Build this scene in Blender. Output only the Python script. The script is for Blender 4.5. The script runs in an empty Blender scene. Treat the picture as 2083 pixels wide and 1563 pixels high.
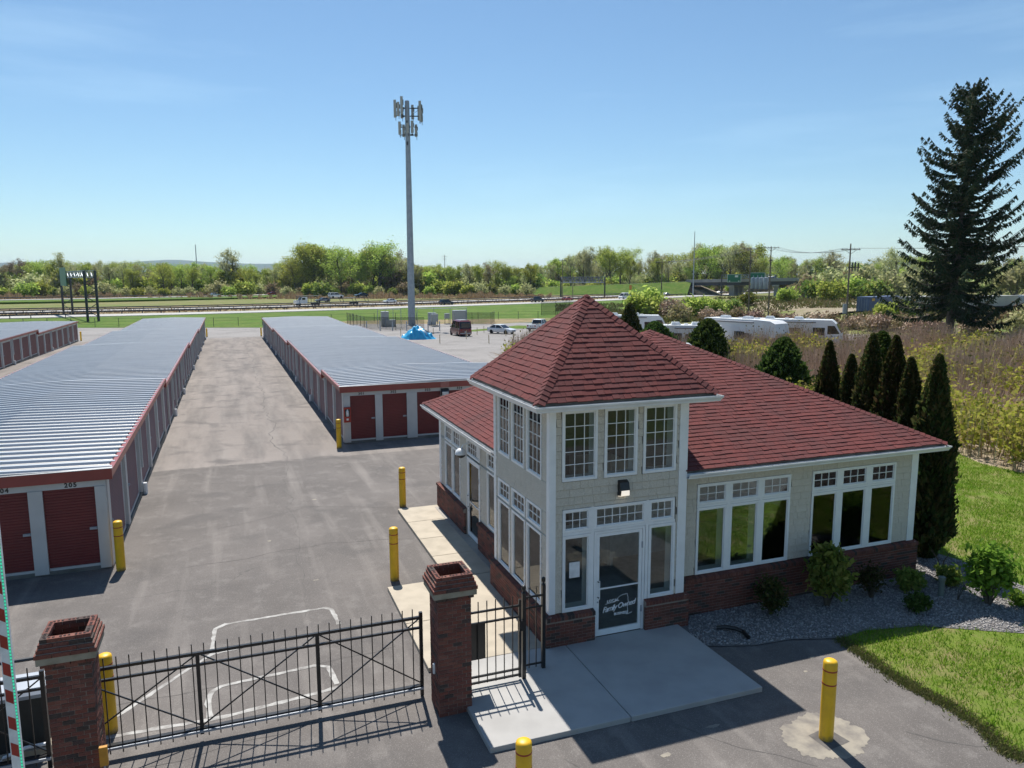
import bpy, bmesh, math, random
import numpy as np
from mathutils import Matrix, Vector
R = math.radians
random.seed(7); rng = np.random.default_rng(7)
scn = bpy.context.scene
col = scn.collection

# ------------------------------------------------------------------ camera
cd = bpy.data.cameras.new('camera'); cam = bpy.data.objects.new('camera', cd); col.objects.link(cam)
PITCH = math.atan(218.5/1525.0); ROLL = -0.003; CAMH = 7.7
cd.sensor_fit = 'HORIZONTAL'; cd.sensor_width = 36.0; cd.lens = 1525.0/2083.0*36.0
cd.clip_start = 0.1; cd.clip_end = 30000
_f = Vector((0, math.cos(PITCH), -math.sin(PITCH))); _u = Vector((0, math.sin(PITCH), math.cos(PITCH))); _r = Vector((1, 0, 0))
_R = _r*math.cos(ROLL)+_u*math.sin(ROLL); _U = _u*math.cos(ROLL)-_r*math.sin(ROLL)
cam.matrix_world = Matrix(((_R.x, _U.x, -_f.x, 0), (_R.y, _U.y, -_f.y, 0), (_R.z, _U.z, -_f.z, CAMH), (0, 0, 0, 1)))
scn.camera = cam
cy = scn.cycles; cy.max_bounces = 5; cy.diffuse_bounces = 2; cy.glossy_bounces = 2; cy.transmission_bounces = 2; cy.transparent_max_bounces = 8; cy.volume_bounces = 0
scn.render.resolution_x = 1024; scn.render.resolution_y = 768

# ------------------------------------------------------------------ sky, sun, exposure
SUN_AZ = -15.0; SUN_EL = 59.0            # azimuth from +Y towards +X
wd = bpy.data.worlds.new('World'); scn.world = wd; wd.use_nodes = True
nt = wd.node_tree; nt.nodes.clear()
out = nt.nodes.new('ShaderNodeOutputWorld'); bg = nt.nodes.new('ShaderNodeBackground')
sky = nt.nodes.new('ShaderNodeTexSky'); sky.sky_type = 'NISHITA'; sky.sun_disc = False
sky.sun_elevation = R(SUN_EL); sky.sun_rotation = R(SUN_AZ)
sky.altitude = 0; sky.air_density = 1.0; sky.dust_density = 0.15; sky.ozone_density = 3.0
bg.inputs['Strength'].default_value = 0.080
# faint cirrus streaks
tc = nt.nodes.new('ShaderNodeTexCoord'); mp = nt.nodes.new('ShaderNodeMapping'); mp.inputs['Scale'].default_value = (1.2, 1.0, 9.0)
mp.inputs['Rotation'].default_value = (0, R(14), R(20))
nz = nt.nodes.new('ShaderNodeTexNoise'); nz.inputs['Scale'].default_value = 2.1; nz.inputs['Detail'].default_value = 6; nz.inputs['Roughness'].default_value = .55
rp = nt.nodes.new('ShaderNodeValToRGB'); rp.color_ramp.elements[0].position = .53; rp.color_ramp.elements[1].position = .85
ml = nt.nodes.new('ShaderNodeMath'); ml.operation = 'MULTIPLY'; ml.inputs[1].default_value = .18
mx = nt.nodes.new('ShaderNodeMixRGB'); mx.inputs[2].default_value = (9.5, 11.0, 12.0, 1)
L_ = nt.links.new
L_(tc.outputs['Generated'], mp.inputs[0]); L_(mp.outputs[0], nz.inputs[0]); L_(nz.outputs[0], rp.inputs[0]); L_(rp.outputs[0], ml.inputs[0])
L_(ml.outputs[0], mx.inputs[0]); L_(sky.outputs[0], mx.inputs[1]); tn = nt.nodes.new('ShaderNodeMixRGB'); tn.blend_type = 'MULTIPLY'; tn.inputs[0].default_value = 1; tn.inputs[2].default_value = (.92, 1.07, 1.10, 1)
L_(mx.outputs[0], tn.inputs[1]); L_(tn.outputs[0], bg.inputs[0]); L_(bg.outputs[0], out.inputs[0])
sl = bpy.data.lights.new('sun', 'SUN'); sl.energy = 5.0; sl.angle = R(0.55); sl.color = (1.0, .955, .89)
sun = bpy.data.objects.new('sun', sl); col.objects.link(sun); sun.location = (0, 0, 80)
_s = Vector((math.sin(R(SUN_AZ))*math.cos(R(SUN_EL)), math.cos(R(SUN_AZ))*math.cos(R(SUN_EL)), math.sin(R(SUN_EL))))
sun.rotation_euler = _s.to_track_quat('Z', 'Y').to_euler()
vs = scn.view_settings; vs.view_transform = 'Standard'; vs.look = 'None'; vs.exposure = 0.40; vs.gamma = 1.0; vs.use_curve_mapping = False

# ------------------------------------------------------------------ frames
A0 = R(20.36); S0 = R(20.69)
OX, OY = 0.77, 14.80
UX, UY = math.cos(A0), math.sin(A0)
def OF(u, v):                     # office frame -> world xy
    return (OX+u*UX-v*UY, OY+u*UY+v*UX)
SX, SY = math.cos(S0), math.sin(S0)
def SF(a, b):                     # storage frame -> world xy
    return (a*SX-b*SY, a*SY+b*SX)
def SV(x, y): return -x*SY+y*SX
def sm(a, b, x):
    t = np.clip((x-a)/(b-a), 0, 1); return t*t*(3-2*t)
def G(x, y):                      # height of the ground
    b = -x*SY+y*SX
    z = -.06-.0128*np.clip(b-22, 0, 105)
    return z + 2.0*sm(56, 68, x)*sm(98, 125, y)*(1-sm(235, 300, y))

# ------------------------------------------------------------------ mesh helpers
class MB:
    def __init__(s): s.v = []; s.f = []
    def add(s, vs, fs):
        o = len(s.v); s.v += [tuple(p) for p in vs]; s.f += [tuple(i+o for i in f) for f in fs]; return s
    def box(s, x0, x1, y0, y1, z0, z1):
        return s.add([(x0,y0,z0),(x1,y0,z0),(x1,y1,z0),(x0,y1,z0),(x0,y0,z1),(x1,y0,z1),(x1,y1,z1),(x0,y1,z1)],
                     [(0,3,2,1),(4,5,6,7),(0,1,5,4),(1,2,6,5),(2,3,7,6),(3,0,4,7)])
    def cbox(s, c, d, rz=0, tilt=None):
        x, y, z = d[0]/2, d[1]/2, d[2]/2
        m = Matrix.Rotation(rz, 3, 'Z')
        if tilt: m = m @ Matrix.Rotation(tilt[1], 3, tilt[0])
        vs = [Vector(c)+m @ Vector((a*x, b*y, e*z)) for e in (-1,1) for a, b in ((-1,-1),(1,-1),(1,1),(-1,1))]
        return s.add(vs, [(0,3,2,1),(4,5,6,7),(0,1,5,4),(1,2,6,5),(2,3,7,6),(3,0,4,7)])
    def hexa(s, b, t):                                  # 4 bottom, 4 top points
        return s.add(list(b)+list(t), [(0,3,2,1),(4,5,6,7),(0,1,5,4),(1,2,6,5),(2,3,7,6),(3,0,4,7)])
    def bar(s, a, b, w, h=None, up=(0,0,1)):            # square bar between two points
        a = Vector(a); b = Vector(b); d = (b-a)
        if d.length < 1e-6: return s
        d.normalize(); u = Vector(up)
        if abs(d.dot(u)) > .98: u = Vector((1,0,0)) if abs(d.x) < .9 else Vector((0,1,0))
        x = d.cross(u).normalized(); y = x.cross(d).normalized(); h = h or w
        q = [x*(i*w/2)+y*(j*h/2) for i, j in ((-1,-1),(1,-1),(1,1),(-1,1))]
        return s.hexa([a+k for k in q], [b+k for k in q])
    def tube(s, pts, r, n=8, cap=True):
        pts = [Vector(p) for p in pts]; rr = r if hasattr(r, '__len__') else [r]*len(pts)
        o = len(s.v); prev = None
        for i, p in enumerate(pts):
            d = (pts[min(i+1, len(pts)-1)]-pts[max(i-1, 0)]).normalized()
            u = Vector((0,0,1)) if abs(d.z) < .95 else Vector((1,0,0))
            x = d.cross(u).normalized(); y = x.cross(d)
            for k in range(n):
                a = 2*math.pi*k/n; s.v.append(tuple(p+(x*math.cos(a)+y*math.sin(a))*rr[i]))
        for i in range(len(pts)-1):
            for k in range(n):
                s.f.append((o+i*n+k, o+i*n+(k+1) % n, o+(i+1)*n+(k+1) % n, o+(i+1)*n+k))
        if cap:
            s.f.append(tuple(o+k for k in range(n))[::-1]); s.f.append(tuple(o+(len(pts)-1)*n+k for k in range(n)))
        return s
    def lathe(s, prof, n=20, c=(0,0,0)):                # prof: (r,z)
        o = len(s.v)
        for r, z in prof:
            for k in range(n):
                a = 2*math.pi*k/n; s.v.append((c[0]+r*math.cos(a), c[1]+r*math.sin(a), c[2]+z))
        for i in range(len(prof)-1):
            for k in range(n):
                s.f.append((o+i*n+k, o+i*n+(k+1) % n, o+(i+1)*n+(k+1) % n, o+(i+1)*n+k))
        s.f.append(tuple(o+k for k in range(n))[::-1]); s.f.append(tuple(o+(len(prof)-1)*n+k for k in range(n)))
        return s
    def prism(s, poly, axis, a, b):                     # poly in 2D extruded along axis ('x','y','z')
        def P(p, t): return {'x': (t, p[0], p[1]), 'y': (p[0], t, p[1]), 'z': (p[0], p[1], t)}[axis]
        n = len(poly); o = len(s.v)
        s.v += [P(p, a) for p in poly]+[P(p, b) for p in poly]
        for i in range(n): s.f.append((o+i, o+(i+1) % n, o+n+(i+1) % n, o+n+i))
        s.f.append(tuple(o+i for i in range(n))[::-1]); s.f.append(tuple(o+n+i for i in range(n)))
        return s
    def mesh(s, name):
        me = bpy.data.meshes.new(name); me.from_pydata(s.v, [], s.f); me.validate(); return me

def np_mesh(name, V, F):
    V = np.asarray(V, np.float32); F = np.asarray(F, np.int32); n = F.shape[1]
    me = bpy.data.meshes.new(name)
    me.vertices.add(len(V)); me.vertices.foreach_set('co', V.ravel())
    me.loops.add(F.size); me.loops.foreach_set('vertex_index', F.ravel())
    me.polygons.add(len(F)); me.polygons.foreach_set('loop_start', np.arange(0, F.size, n, dtype=np.int32))
    me.update(calc_edges=True); return me

def fixn(me):
    bm = bmesh.new(); bm.from_mesh(me); bmesh.ops.recalc_face_normals(bm, faces=bm.faces); bm.to_mesh(me); bm.free(); return me
def smooth(me, ang=40):
    me.polygons.foreach_set('use_smooth', [True]*len(me.polygons))
    try: me.set_sharp_from_angle(angle=R(ang))
    except Exception: pass
    return me

def tag(o, label=None, cat=None, group=None, kind=None):
    if label: o['label'] = label
    if cat: o['category'] = cat
    if group: o['group'] = group
    if kind: o['kind'] = kind
    return o
def obj(name, me, mat=None, parent=None, loc=(0,0,0), rz=0, sc=None):
    if isinstance(me, MB): me = fixn(me.mesh(name))
    if mat is not None and not me.materials: me.materials.append(mat)
    o = bpy.data.objects.new(name, me); col.objects.link(o)
    o.location = loc
    if rz: o.rotation_euler = (0, 0, rz)
    if sc is not None: o.scale = sc if hasattr(sc, '__len__') else (sc, sc, sc)
    if parent is not None: o.parent = parent
    return o
def empty(name, loc=(0,0,0), rz=0, sc=None):
    o = bpy.data.objects.new(name, None); col.objects.link(o); o.location = loc; o.rotation_euler = (0,0,rz); o.empty_display_size = .2
    if sc is not None: o.scale = sc if hasattr(sc, '__len__') else (sc, sc, sc)
    return o
def thing(name, label, cat, loc=(0,0,0), rz=0, group=None, sc=None):
    return tag(empty(name, loc, rz, sc), label, cat, group)
def copy_tree(o, parent=None):
    c = o.copy(); col.objects.link(c); c.parent = parent
    for ch in list(o.children): copy_tree(ch, c)
    return c

# ------------------------------------------------------------------ materials
def nodes(name):
    m = bpy.data.materials.new(name); m.use_nodes = True; t = m.node_tree; t.nodes.clear()
    o = t.nodes.new('ShaderNodeOutputMaterial'); b = t.nodes.new('ShaderNodeBsdfPrincipled'); t.links.new(b.outputs[0], o.inputs[0])
    return m, t, b, o
def N(t, typ, **kw):
    n = t.nodes.new(typ)
    for k, v in kw.items():
        if k.startswith('i_'):
            key = k[2:]; key = int(key) if key.isdigit() else key.replace('_', ' ')
            n.inputs[key].default_value = v
        else: setattr(n, k, v)
    return n
def c4(c): return (c[0], c[1], c[2], 1)
def mixc(t, fac, a, b, mode='MIX'):
    n = t.nodes.new('ShaderNodeMixRGB'); n.blend_type = mode
    for i, s in ((0, fac), (1, a), (2, b)):
        if hasattr(s, 'links') or hasattr(s, 'is_linked'): t.links.new(s, n.inputs[i])
        else: n.inputs[i].default_value = s if i == 0 else c4(s)
    return n.outputs[0]
def ramp(t, src, p0, p1, c0=(0,0,0), c1=(1,1,1)):
    n = t.nodes.new('ShaderNodeValToRGB'); e = n.color_ramp.elements
    e[0].position = p0; e[1].position = p1; e[0].color = c4(c0); e[1].color = c4(c1); t.links.new(src, n.inputs[0]); return n.outputs[0]
def coord(t, scale=None, rot=None, kind='Object'):
    c = t.nodes.new('ShaderNodeTexCoord').outputs[kind]
    for key, val in (('Rotation', rot), ('Scale', scale)):       # turn first, then stretch
        if val:
            m = t.nodes.new('ShaderNodeMapping'); m.inputs[key].default_value = val; t.links.new(c, m.inputs[0]); c = m.outputs[0]
    return c
def noise(t, co, scale, detail=4, rough=.55, dist=0):
    n = N(t, 'ShaderNodeTexNoise', i_Scale=scale, i_Detail=detail, i_Roughness=rough, i_Distortion=dist); t.links.new(co, n.inputs['Vector']); return n.outputs[0]
def bump(t, b, src, strength, dist=.02):
    n = N(t, 'ShaderNodeBump', i_Strength=strength, i_Distance=dist); t.links.new(src, n.inputs['Height']); t.links.new(n.outputs[0], b.inputs['Normal'])
def pieces_random(t):            # one value for each piece, separate object or joined island
    a = t.nodes.new('ShaderNodeObjectInfo').outputs['Random']; g = t.nodes.new('ShaderNodeNewGeometry').outputs['Random Per Island']
    s = N(t, 'ShaderNodeMath', operation='ADD'); t.links.new(a, s.inputs[0]); t.links.new(g, s.inputs[1])
    f = N(t, 'ShaderNodeMath', operation='FRACT'); t.links.new(s.outputs[0], f.inputs[0]); return f.outputs[0]
def plain(name, c, rough=.6, metal=0, c2=None, scale=6, bmp=0, bscale=60, spec=.5, coat=0):
    m, t, b, o = nodes(name)
    b.inputs['Roughness'].default_value = rough; b.inputs['Metallic'].default_value = metal; b.inputs['Specular IOR Level'].default_value = spec
    b.inputs['Coat Weight'].default_value = coat
    if c2 is None: c2 = tuple(x*.78 for x in c)
    co = coord(t); n = noise(t, co, scale, 5)
    t.links.new(mixc(t, ramp(t, n, .38, .68), c, c2), b.inputs['Base Color'])
    if bmp: bump(t, b, noise(t, co, bscale, 4), bmp, .01)
    return m
def varied(name, cols, rough=.85, bmp=.3, bscale=90, grime=None, gscale=3, spec=.4):   # one colour for each piece
    m, t, b, o = nodes(name); b.inputs['Roughness'].default_value = rough; b.inputs['Specular IOR Level'].default_value = spec
    r = pieces_random(t)
    cr = t.nodes.new('ShaderNodeValToRGB'); e = cr.color_ramp.elements; cr.color_ramp.interpolation = 'CONSTANT'
    n = len(cols)
    while len(e) < n: e.new(.5)
    for i, c in enumerate(cols): e[i].position = i/n; e[i].color = c4(c)
    t.links.new(r, cr.inputs[0]); c = cr.outputs[0]
    co = coord(t); f = noise(t, co, bscale, 4)
    c = mixc(t, ramp(t, f, .3, .75, (.72,.72,.72), (1.12,1.12,1.12)), (1,1,1), c, 'MULTIPLY') if False else mixc(t, .5, c, mixc(t, ramp(t, f, .3, .7), tuple([.0]*3), (1,1,1)), 'SOFT_LIGHT')
    if grime:
        c = mixc(t, ramp(t, noise(t, coord(t, kind='Object'), gscale, 5), .5, .8), c, mixc(t, .6, c, grime))
    t.links.new(c, b.inputs['Base Color'])
    if bmp: bump(t, b, f, bmp, .006)
    return m
def foliage(name, cols, trans=.3, rough=.6):
    m, t, b, o = nodes(name)
    b.inputs['Roughness'].default_value = rough; b.inputs['Specular IOR Level'].default_value = .08
    r = t.nodes.new('ShaderNodeNewGeometry').outputs['Random Per Island']; ob = t.nodes.new('ShaderNodeObjectInfo').outputs['Random']
    cr = t.nodes.new('ShaderNodeValToRGB'); e = cr.color_ramp.elements; n = len(cols)
    while len(e) < n: e.new(.5)
    for i, c in enumerate(cols): e[i].position = i/max(1, n-1); e[i].color = c4(c)
    t.links.new(r, cr.inputs[0])
    hs = t.nodes.new('ShaderNodeHueSaturation'); t.links.new(cr.outputs[0], hs.inputs['Color'])
    mr = N(t, 'ShaderNodeMapRange'); mr.inputs[3].default_value = .475; mr.inputs[4].default_value = .525; t.links.new(ob, mr.inputs[0]); t.links.new(mr.outputs[0], hs.inputs['Hue'])
    mv = N(t, 'ShaderNodeMapRange'); mv.inputs[3].default_value = .75; mv.inputs[4].default_value = 1.2; t.links.new(ob, mv.inputs[0]); t.links.new(mv.outputs[0], hs.inputs['Value'])
    t.links.new(hs.outputs[0], b.inputs['Base Color'])
    if trans:
        tr = t.nodes.new('ShaderNodeBsdfTranslucent'); ms = N(t, 'ShaderNodeMixShader', i_0=trans)
        t.links.new(hs.outputs[0], tr.inputs[0]); t.links.new(b.outputs[0], ms.inputs[1]); t.links.new(tr.outputs[0], ms.inputs[2]); t.links.new(ms.outputs[0], o.inputs[0])
    return m
def glass(name, tint=(.90,.94,.93), ior=1.46):
    m, t, b, o = nodes(name); t.nodes.remove(b)
    tr = N(t, 'ShaderNodeBsdfTransparent', i_Color=c4(tint)); gl = N(t, 'ShaderNodeBsdfGlossy', i_Roughness=.015, i_Color=(.95,.97,1,1))
    fr = N(t, 'ShaderNodeFresnel', i_IOR=ior); ms = N(t, 'ShaderNodeMixShader')
    nn = noise(t, coord(t), 1.1, 2); bm_ = N(t, 'ShaderNodeBump', i_Strength=.05, i_Distance=.02); t.links.new(nn, bm_.inputs['Height']); t.links.new(bm_.outputs[0], gl.inputs['Normal'])
    t.links.new(fr.outputs[0], ms.inputs[0]); t.links.new(tr.outputs[0], ms.inputs[1]); t.links.new(gl.outputs[0], ms.inputs[2]); t.links.new(ms.outputs[0], o.inputs[0])
    return m
def emis(name, c, s, base=(.8,.8,.8)):
    m, t, b, o = nodes(name); b.inputs['Base Color'].default_value = c4(base); b.inputs['Emission Color'].default_value = c4(c); b.inputs['Emission Strength'].default_value = s; b.inputs['Roughness'].default_value = .3
    return m

M = {}
M['white'] = plain('white_trim', (.84,.84,.83), .45, c2=(.77,.77,.76), scale=3)
M['whitemetal'] = plain('white_metal', (.76,.77,.77), .35, c2=(.66,.67,.67), scale=2)
M['fascia_red'] = plain('red_fascia', (.30,.060,.050), .38, c2=(.24,.050,.042), scale=1.5)
M['door_red'] = plain('red_door', (.175,.028,.027), .5, c2=(.135,.022,.022), scale=1.2)
M['grey_wall'] = plain('light_grey_metal', (.55,.545,.53), .5, c2=(.47,.465,.45), scale=1.1)
M['galv'] = None
M['black'] = plain('black_metal', (.012,.012,.013), .3, c2=(.02,.02,.02), scale=20)
M['steel'] = plain('galvanised_steel', (.36,.39,.43), .5, .35, c2=(.28,.31,.35), scale=1.5)
M['darksteel'] = plain('dark_steel', (.05,.055,.065), .55, .3)
def mat_yellow():
    m, t, b, o = nodes('yellow_plastic'); b.inputs['Roughness'].default_value = .45
    co = coord(t); c = mixc(t, ramp(t, noise(t, co, 4, 5, .6), .4, .7), (.80,.47,.012), (.68,.38,.014)); sp_ = N(t, 'ShaderNodeSeparateXYZ'); t.links.new(co, sp_.inputs[0])
    sc = noise(t, coord(t, (6, 6, 1.2)), 3.2, 6, .75); c = mixc(t, ramp(t, sc, .62, .74), c, (.42,.27,.05))                     # scuffs
    ft = N(t, 'ShaderNodeMath', operation='MULTIPLY_ADD'); ft.inputs[1].default_value = -3.2; t.links.new(sp_.outputs['Z'], ft.inputs[0]); t.links.new(noise(t, co, 9, 4), ft.inputs[2])
    c = mixc(t, ramp(t, ft.outputs[0], .1, .5), c, (.26,.17,.05)); t.links.new(c, b.inputs['Base Color']); return m
M['yellow'] = mat_yellow()
M['redtape'] = plain('red_tape', (.36,.03,.02), .4)
M['mortar'] = plain('mortar', (.30,.25,.21), .9, bmp=.3)
M['concrete'] = plain('concrete', (.46,.40,.31), .85, c2=(.38,.33,.255), scale=2.2, bmp=.12, bscale=120)
M['padconcrete'] = plain('pad_concrete', (.40,.39,.37), .85, c2=(.34,.33,.315), scale=1.3, bmp=.15, bscale=100)
M['stone'] = plain('lime_stone', (.30,.27,.21), .85, c2=(.20,.18,.13), scale=6)
BRK = [(0.164,0.056,0.040),(0.143,0.048,0.036),(0.180,0.066,0.045),(0.123,0.044,0.034),(0.156,0.060,0.045),(0.168,0.053,0.036),(0.135,0.049,0.036),(0.070,0.044,0.038),(0.189,0.075,0.054),(0.148,0.051,0.038),(0.057,0.040,0.034),(0.156,0.055,0.041)]
M['brick'] = varied('brick', BRK, .85, .35, 70, grime=(.06,.04,.03))
SHN = [(0.1316,0.0314,0.0287),(0.1413,0.0336,0.0303),(0.1251,0.0303,0.0282),(0.1359,0.0330,0.0303),(0.1294,0.0357,0.0336),(0.1462,0.0357,0.0314),(0.1197,0.0314,0.0293),(0.1337,0.0309,0.0276),(0.1273,0.0336,0.0314),(0.1148,0.0303,0.0287)]
M['shingle'] = varied('roof_shingle', SHN, .92, .55, 140, grime=(.05,.03,.03), gscale=.7)
M['shingle_under'] = plain('roof_felt', (.02,.012,.012), .95)
SID = [(.575,.515,.425),(.585,.525,.435),(.56,.505,.418),(.58,.52,.43),(.568,.51,.423)]
M['siding'] = varied('siding_shake', SID, .75, .15, 60)
M['sheath'] = plain('wall_sheathing', (.16,.14,.11), .85)
M['inner'] = plain('inner_wall', (.68,.67,.63), .8)
M['innerfloor'] = plain('inner_floor', (.34,.31,.27), .5)
M['glass'] = glass('window_glass')
M['darkglass'] = plain('car_glass', (.012,.015,.018), .05, spec=.8)
M['rubber'] = plain('tyre_rubber', (.015,.015,.015), .8)
M['rim'] = plain('wheel_rim', (.35,.36,.38), .35, .7)
M['carwhite'] = plain('white_car_paint', (.75,.76,.77), .25, coat=.6)
M['carblack'] = plain('black_car_paint', (.012,.013,.016), .22, coat=.7)
M['carmaroon'] = plain('maroon_car_paint', (.17,.016,.024), .3, coat=.6)
M['cargrey'] = plain('grey_car_paint', (.20,.21,.23), .3, coat=.6)
M['carred'] = plain('red_car_paint', (.35,.03,.03), .3, coat=.5)
M['lamplens'] = plain('lamp_lens', (.7,.7,.68), .2)
M['redlens'] = plain('red_lens', (.3,.01,.01), .25)
M['wood'] = plain('weathered_wood', (.20,.165,.13), .85, c2=(.12,.10,.08), scale=4, bmp=.3)
M['stakewood'] = plain('stake_wood', (.46,.36,.20), .8)
M['signgreen'] = plain('sign_green', (.012,.15,.085), .5)
M['signwhite'] = plain('sign_white', (.8,.8,.8), .5)
M['bark'] = plain('bark', (.10,.085,.065), .9, c2=(.055,.047,.038), scale=3, bmp=.4, bscale=15)
M['barkpale'] = plain('pale_bark', (.20,.18,.145), .9, c2=(.11,.10,.08), scale=2, bmp=.3, bscale=12)
# ================================================================== THE SETTING
def mat_asphalt():
    m, t, b, o = nodes('asphalt'); b.inputs['Roughness'].default_value = .9; b.inputs['Specular IOR Level'].default_value = .3
    co = coord(t)
    sp_ = N(t, 'ShaderNodeSeparateXYZ'); t.links.new(coord(t, None, (0, 0, -S0)), sp_.inputs[0])            # older, paler paving beyond the cross seam
    old = N(t, 'ShaderNodeMath', operation='GREATER_THAN'); old.inputs[1].default_value = 33.2; t.links.new(sp_.outputs['Y'], old.inputs[0])
    cA = mixc(t, ramp(t, noise(t, co, .16, 5, .6), .38, .64), (.205,.183,.167), (.265,.238,.218)); cB = mixc(t, ramp(t, noise(t, co, .12, 5, .6), .38, .64), (.218,.191,.171), (.268,.236,.212))
    new = N(t, 'ShaderNodeMath', operation='MULTIPLY_ADD'); new.inputs[1].default_value = .16; t.links.new(sp_.outputs['Y'], new.inputs[0]); t.links.new(noise(t, co, .5, 5, .65), new.inputs[2])
    cA = mixc(t, ramp(t, new.outputs[0], 2.75, 3.05), mixc(t, ramp(t, noise(t, co, .3, 5, .6), .38, .64), (.115,.103,.095), (.165,.148,.136)), cA)       # darker apron outside the gate
    c = mixc(t, old.outputs[0], cA, cB)
    st = noise(t, coord(t, (1.2, .16, 1), (0, 0, -S0)), .9, 5, .6)               # streaks along the aisles
    c = mixc(t, ramp(t, st, .42, .66), c, mixc(t, .75, c, (.125,.113,.105)))
    st2 = noise(t, coord(t, (1.6, .10, 1), (0, 0, -S0)), 1.1, 4, .55); c = mixc(t, ramp(t, st2, .54, .72), c, mixc(t, .6, c, (.25,.226,.205)))
    c = mixc(t, ramp(t, noise(t, co, 1.7, 6, .7), .52, .72), c, mixc(t, .45, c, (.26,.24,.22)))
    c = mixc(t, ramp(t, noise(t, co, .55, 4, .5, .6), .54, .70), c, mixc(t, .75, c, (.10,.091,.086)))   # old oil and seal stains
    sp = noise(t, co, 55, 3, .8)
    c = mixc(t, ramp(t, sp, .56, .74), c, (.33,.31,.285)); c = mixc(t, ramp(t, sp, .30, .44, (1,1,1), (0,0,0)), c, (.10,.093,.088))
    vo = N(t, 'ShaderNodeTexVoronoi', feature='DISTANCE_TO_EDGE', i_Scale=.21); w = N(t, 'ShaderNodeTexNoise', i_Scale=.9, i_Detail=6)
    ad = N(t, 'ShaderNodeVectorMath', operation='ADD'); sc_ = N(t, 'ShaderNodeVectorMath', operation='SCALE'); sc_.inputs['Scale'].default_value = 1.1
    t.links.new(co, w.inputs[0]); t.links.new(w.outputs['Color'], sc_.inputs[0]); t.links.new(co, ad.inputs[0]); t.links.new(sc_.outputs[0], ad.inputs[1]); t.links.new(ad.outputs[0], vo.inputs['Vector'])
    ck = ramp(t, vo.outputs['Distance'], .0006, .0024, (.7,.7,.7), (0,0,0)); mk = ramp(t, noise(t, co, .13, 2), .53, .6)
    c = mixc(t, mixc(t, 1, ck, mk, 'MULTIPLY'), c, (.09,.085,.08))
    t.links.new(c, b.inputs['Base Color']); bump(t, b, sp, .55, .008); return m
def mat_ground(name, cols, sc=(.03, .35, 3.0), spd=40, rough=.95, bmp=.6, bd=.05):
    m, t, b, o = nodes(name); b.inputs['Roughness'].default_value = rough; b.inputs['Specular IOR Level'].default_value = .15
    co = coord(t); c = mixc(t, ramp(t, noise(t, co, sc[0], 5, .6), .35, .65), cols[0], cols[1])
    c = mixc(t, ramp(t, noise(t, co, sc[1], 6, .65), .45, .65), c, cols[2])
    f = noise(t, co, sc[2], 6, .75); c = mixc(t, ramp(t, f, .5, .8), c, cols[3])
    g = noise(t, co, spd, 3, .8); c = mixc(t, .55, c, mixc(t, ramp(t, g, .25, .75), (0,0,0), (1,1,1)), 'SOFT_LIGHT')
    t.links.new(c, b.inputs['Base Color']); bump(t, b, g, bmp, bd); return m
M['asphalt'] = mat_asphalt()
M['field'] = mat_ground('field_grass', [(.12,.165,.035),(.19,.18,.065),(.24,.20,.11),(.09,.135,.028)], spd=6)
M['verge'] = mat_ground('verge_grass', [(.085,.155,.018),(.062,.118,.013),(.125,.165,.032),(.052,.10,.012)], (.06,.35,1.6), 4)
M['lawn'] = mat_ground('lawn_soil', [(.13,.20,.026),(.17,.215,.04),(.24,.21,.09),(.10,.165,.02)], (.2,1.2,9), 60)
M['roadside'] = mat_ground('roadside_grass', [(.075,.105,.03),(.10,.115,.045),(.13,.12,.06),(.055,.08,.022)], (.05,.3,2), 7)
M['gravel'] = mat_ground('yard_gravel', [(.25,.237,.226),(.295,.28,.267),(.215,.204,.194),(.32,.305,.293)], (.05,.3,2.5), 14, bmp=.7, bd=.03)
M['dirt'] = mat_ground('dirt', [(.27,.215,.155),(.31,.26,.19),(.20,.19,.09),(.24,.20,.14)], (.05,.25,2), 5)
M['dry'] = mat_ground('dry_grass', [(.24,.185,.105),(.30,.23,.135),(.14,.15,.05),(.20,.15,.09)], (.06,.3,2), 5)
M['litter'] = mat_ground('brush_litter', [(.34,.27,.19),(.42,.34,.25),(.30,.26,.13),(.33,.26,.18)], (.1,.6,4), 20)
M['road'] = mat_ground('road_concrete', [(.43,.42,.40),(.47,.46,.44),(.38,.37,.36),(.46,.45,.43)], (.02,.1,1), 8, bmp=.2)
M['bed'] = mat_ground('bed_stone', [(.22,.21,.205),(.28,.27,.26),(.17,.16,.155),(.30,.29,.28)], (.3,3,14), 60, bmp=.9, bd=.04)
M['paint'] = plain('road_paint', (.43,.42,.395), .85, c2=(.19,.175,.16), scale=4.5)
M['patch'] = plain('concrete_patch', (.30,.268,.215), .9, c2=(.17,.153,.135), scale=3.6, bmp=.3)
M['crack'] = plain('crack_seal', (.085,.078,.073), .9, c2=(.13,.12,.11))

def sheet(name, poly, mat, dz, kind='structure', parent=None, sub=0):
    bm = bmesh.new(); vs_ = [bm.verts.new((x, y, 0)) for x, y in poly]; bm.faces.new(vs_)
    for b in (22.0, 127.0):
        bmesh.ops.bisect_plane(bm, geom=bm.verts[:]+bm.edges[:]+bm.faces[:], plane_co=(*SF(0, b), 0), plane_no=(-SY, SX, 0))
    bmesh.ops.triangulate(bm, faces=bm.faces[:])
    for _ in range(sub): bmesh.ops.subdivide_edges(bm, edges=bm.edges[:], cuts=1, use_grid_fill=True)
    for v in bm.verts: v.co.z = float(G(v.co.x, v.co.y))+dz
    bmesh.ops.recalc_face_normals(bm, faces=bm.faces[:])
    for f in bm.faces:
        if f.normal.z < 0: f.normal_flip()
    me = bpy.data.meshes.new(name); bm.to_mesh(me); bm.free()
    o = obj(name, me, mat, parent)
    if kind and parent is None: tag(o, kind=kind)
    return o

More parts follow.
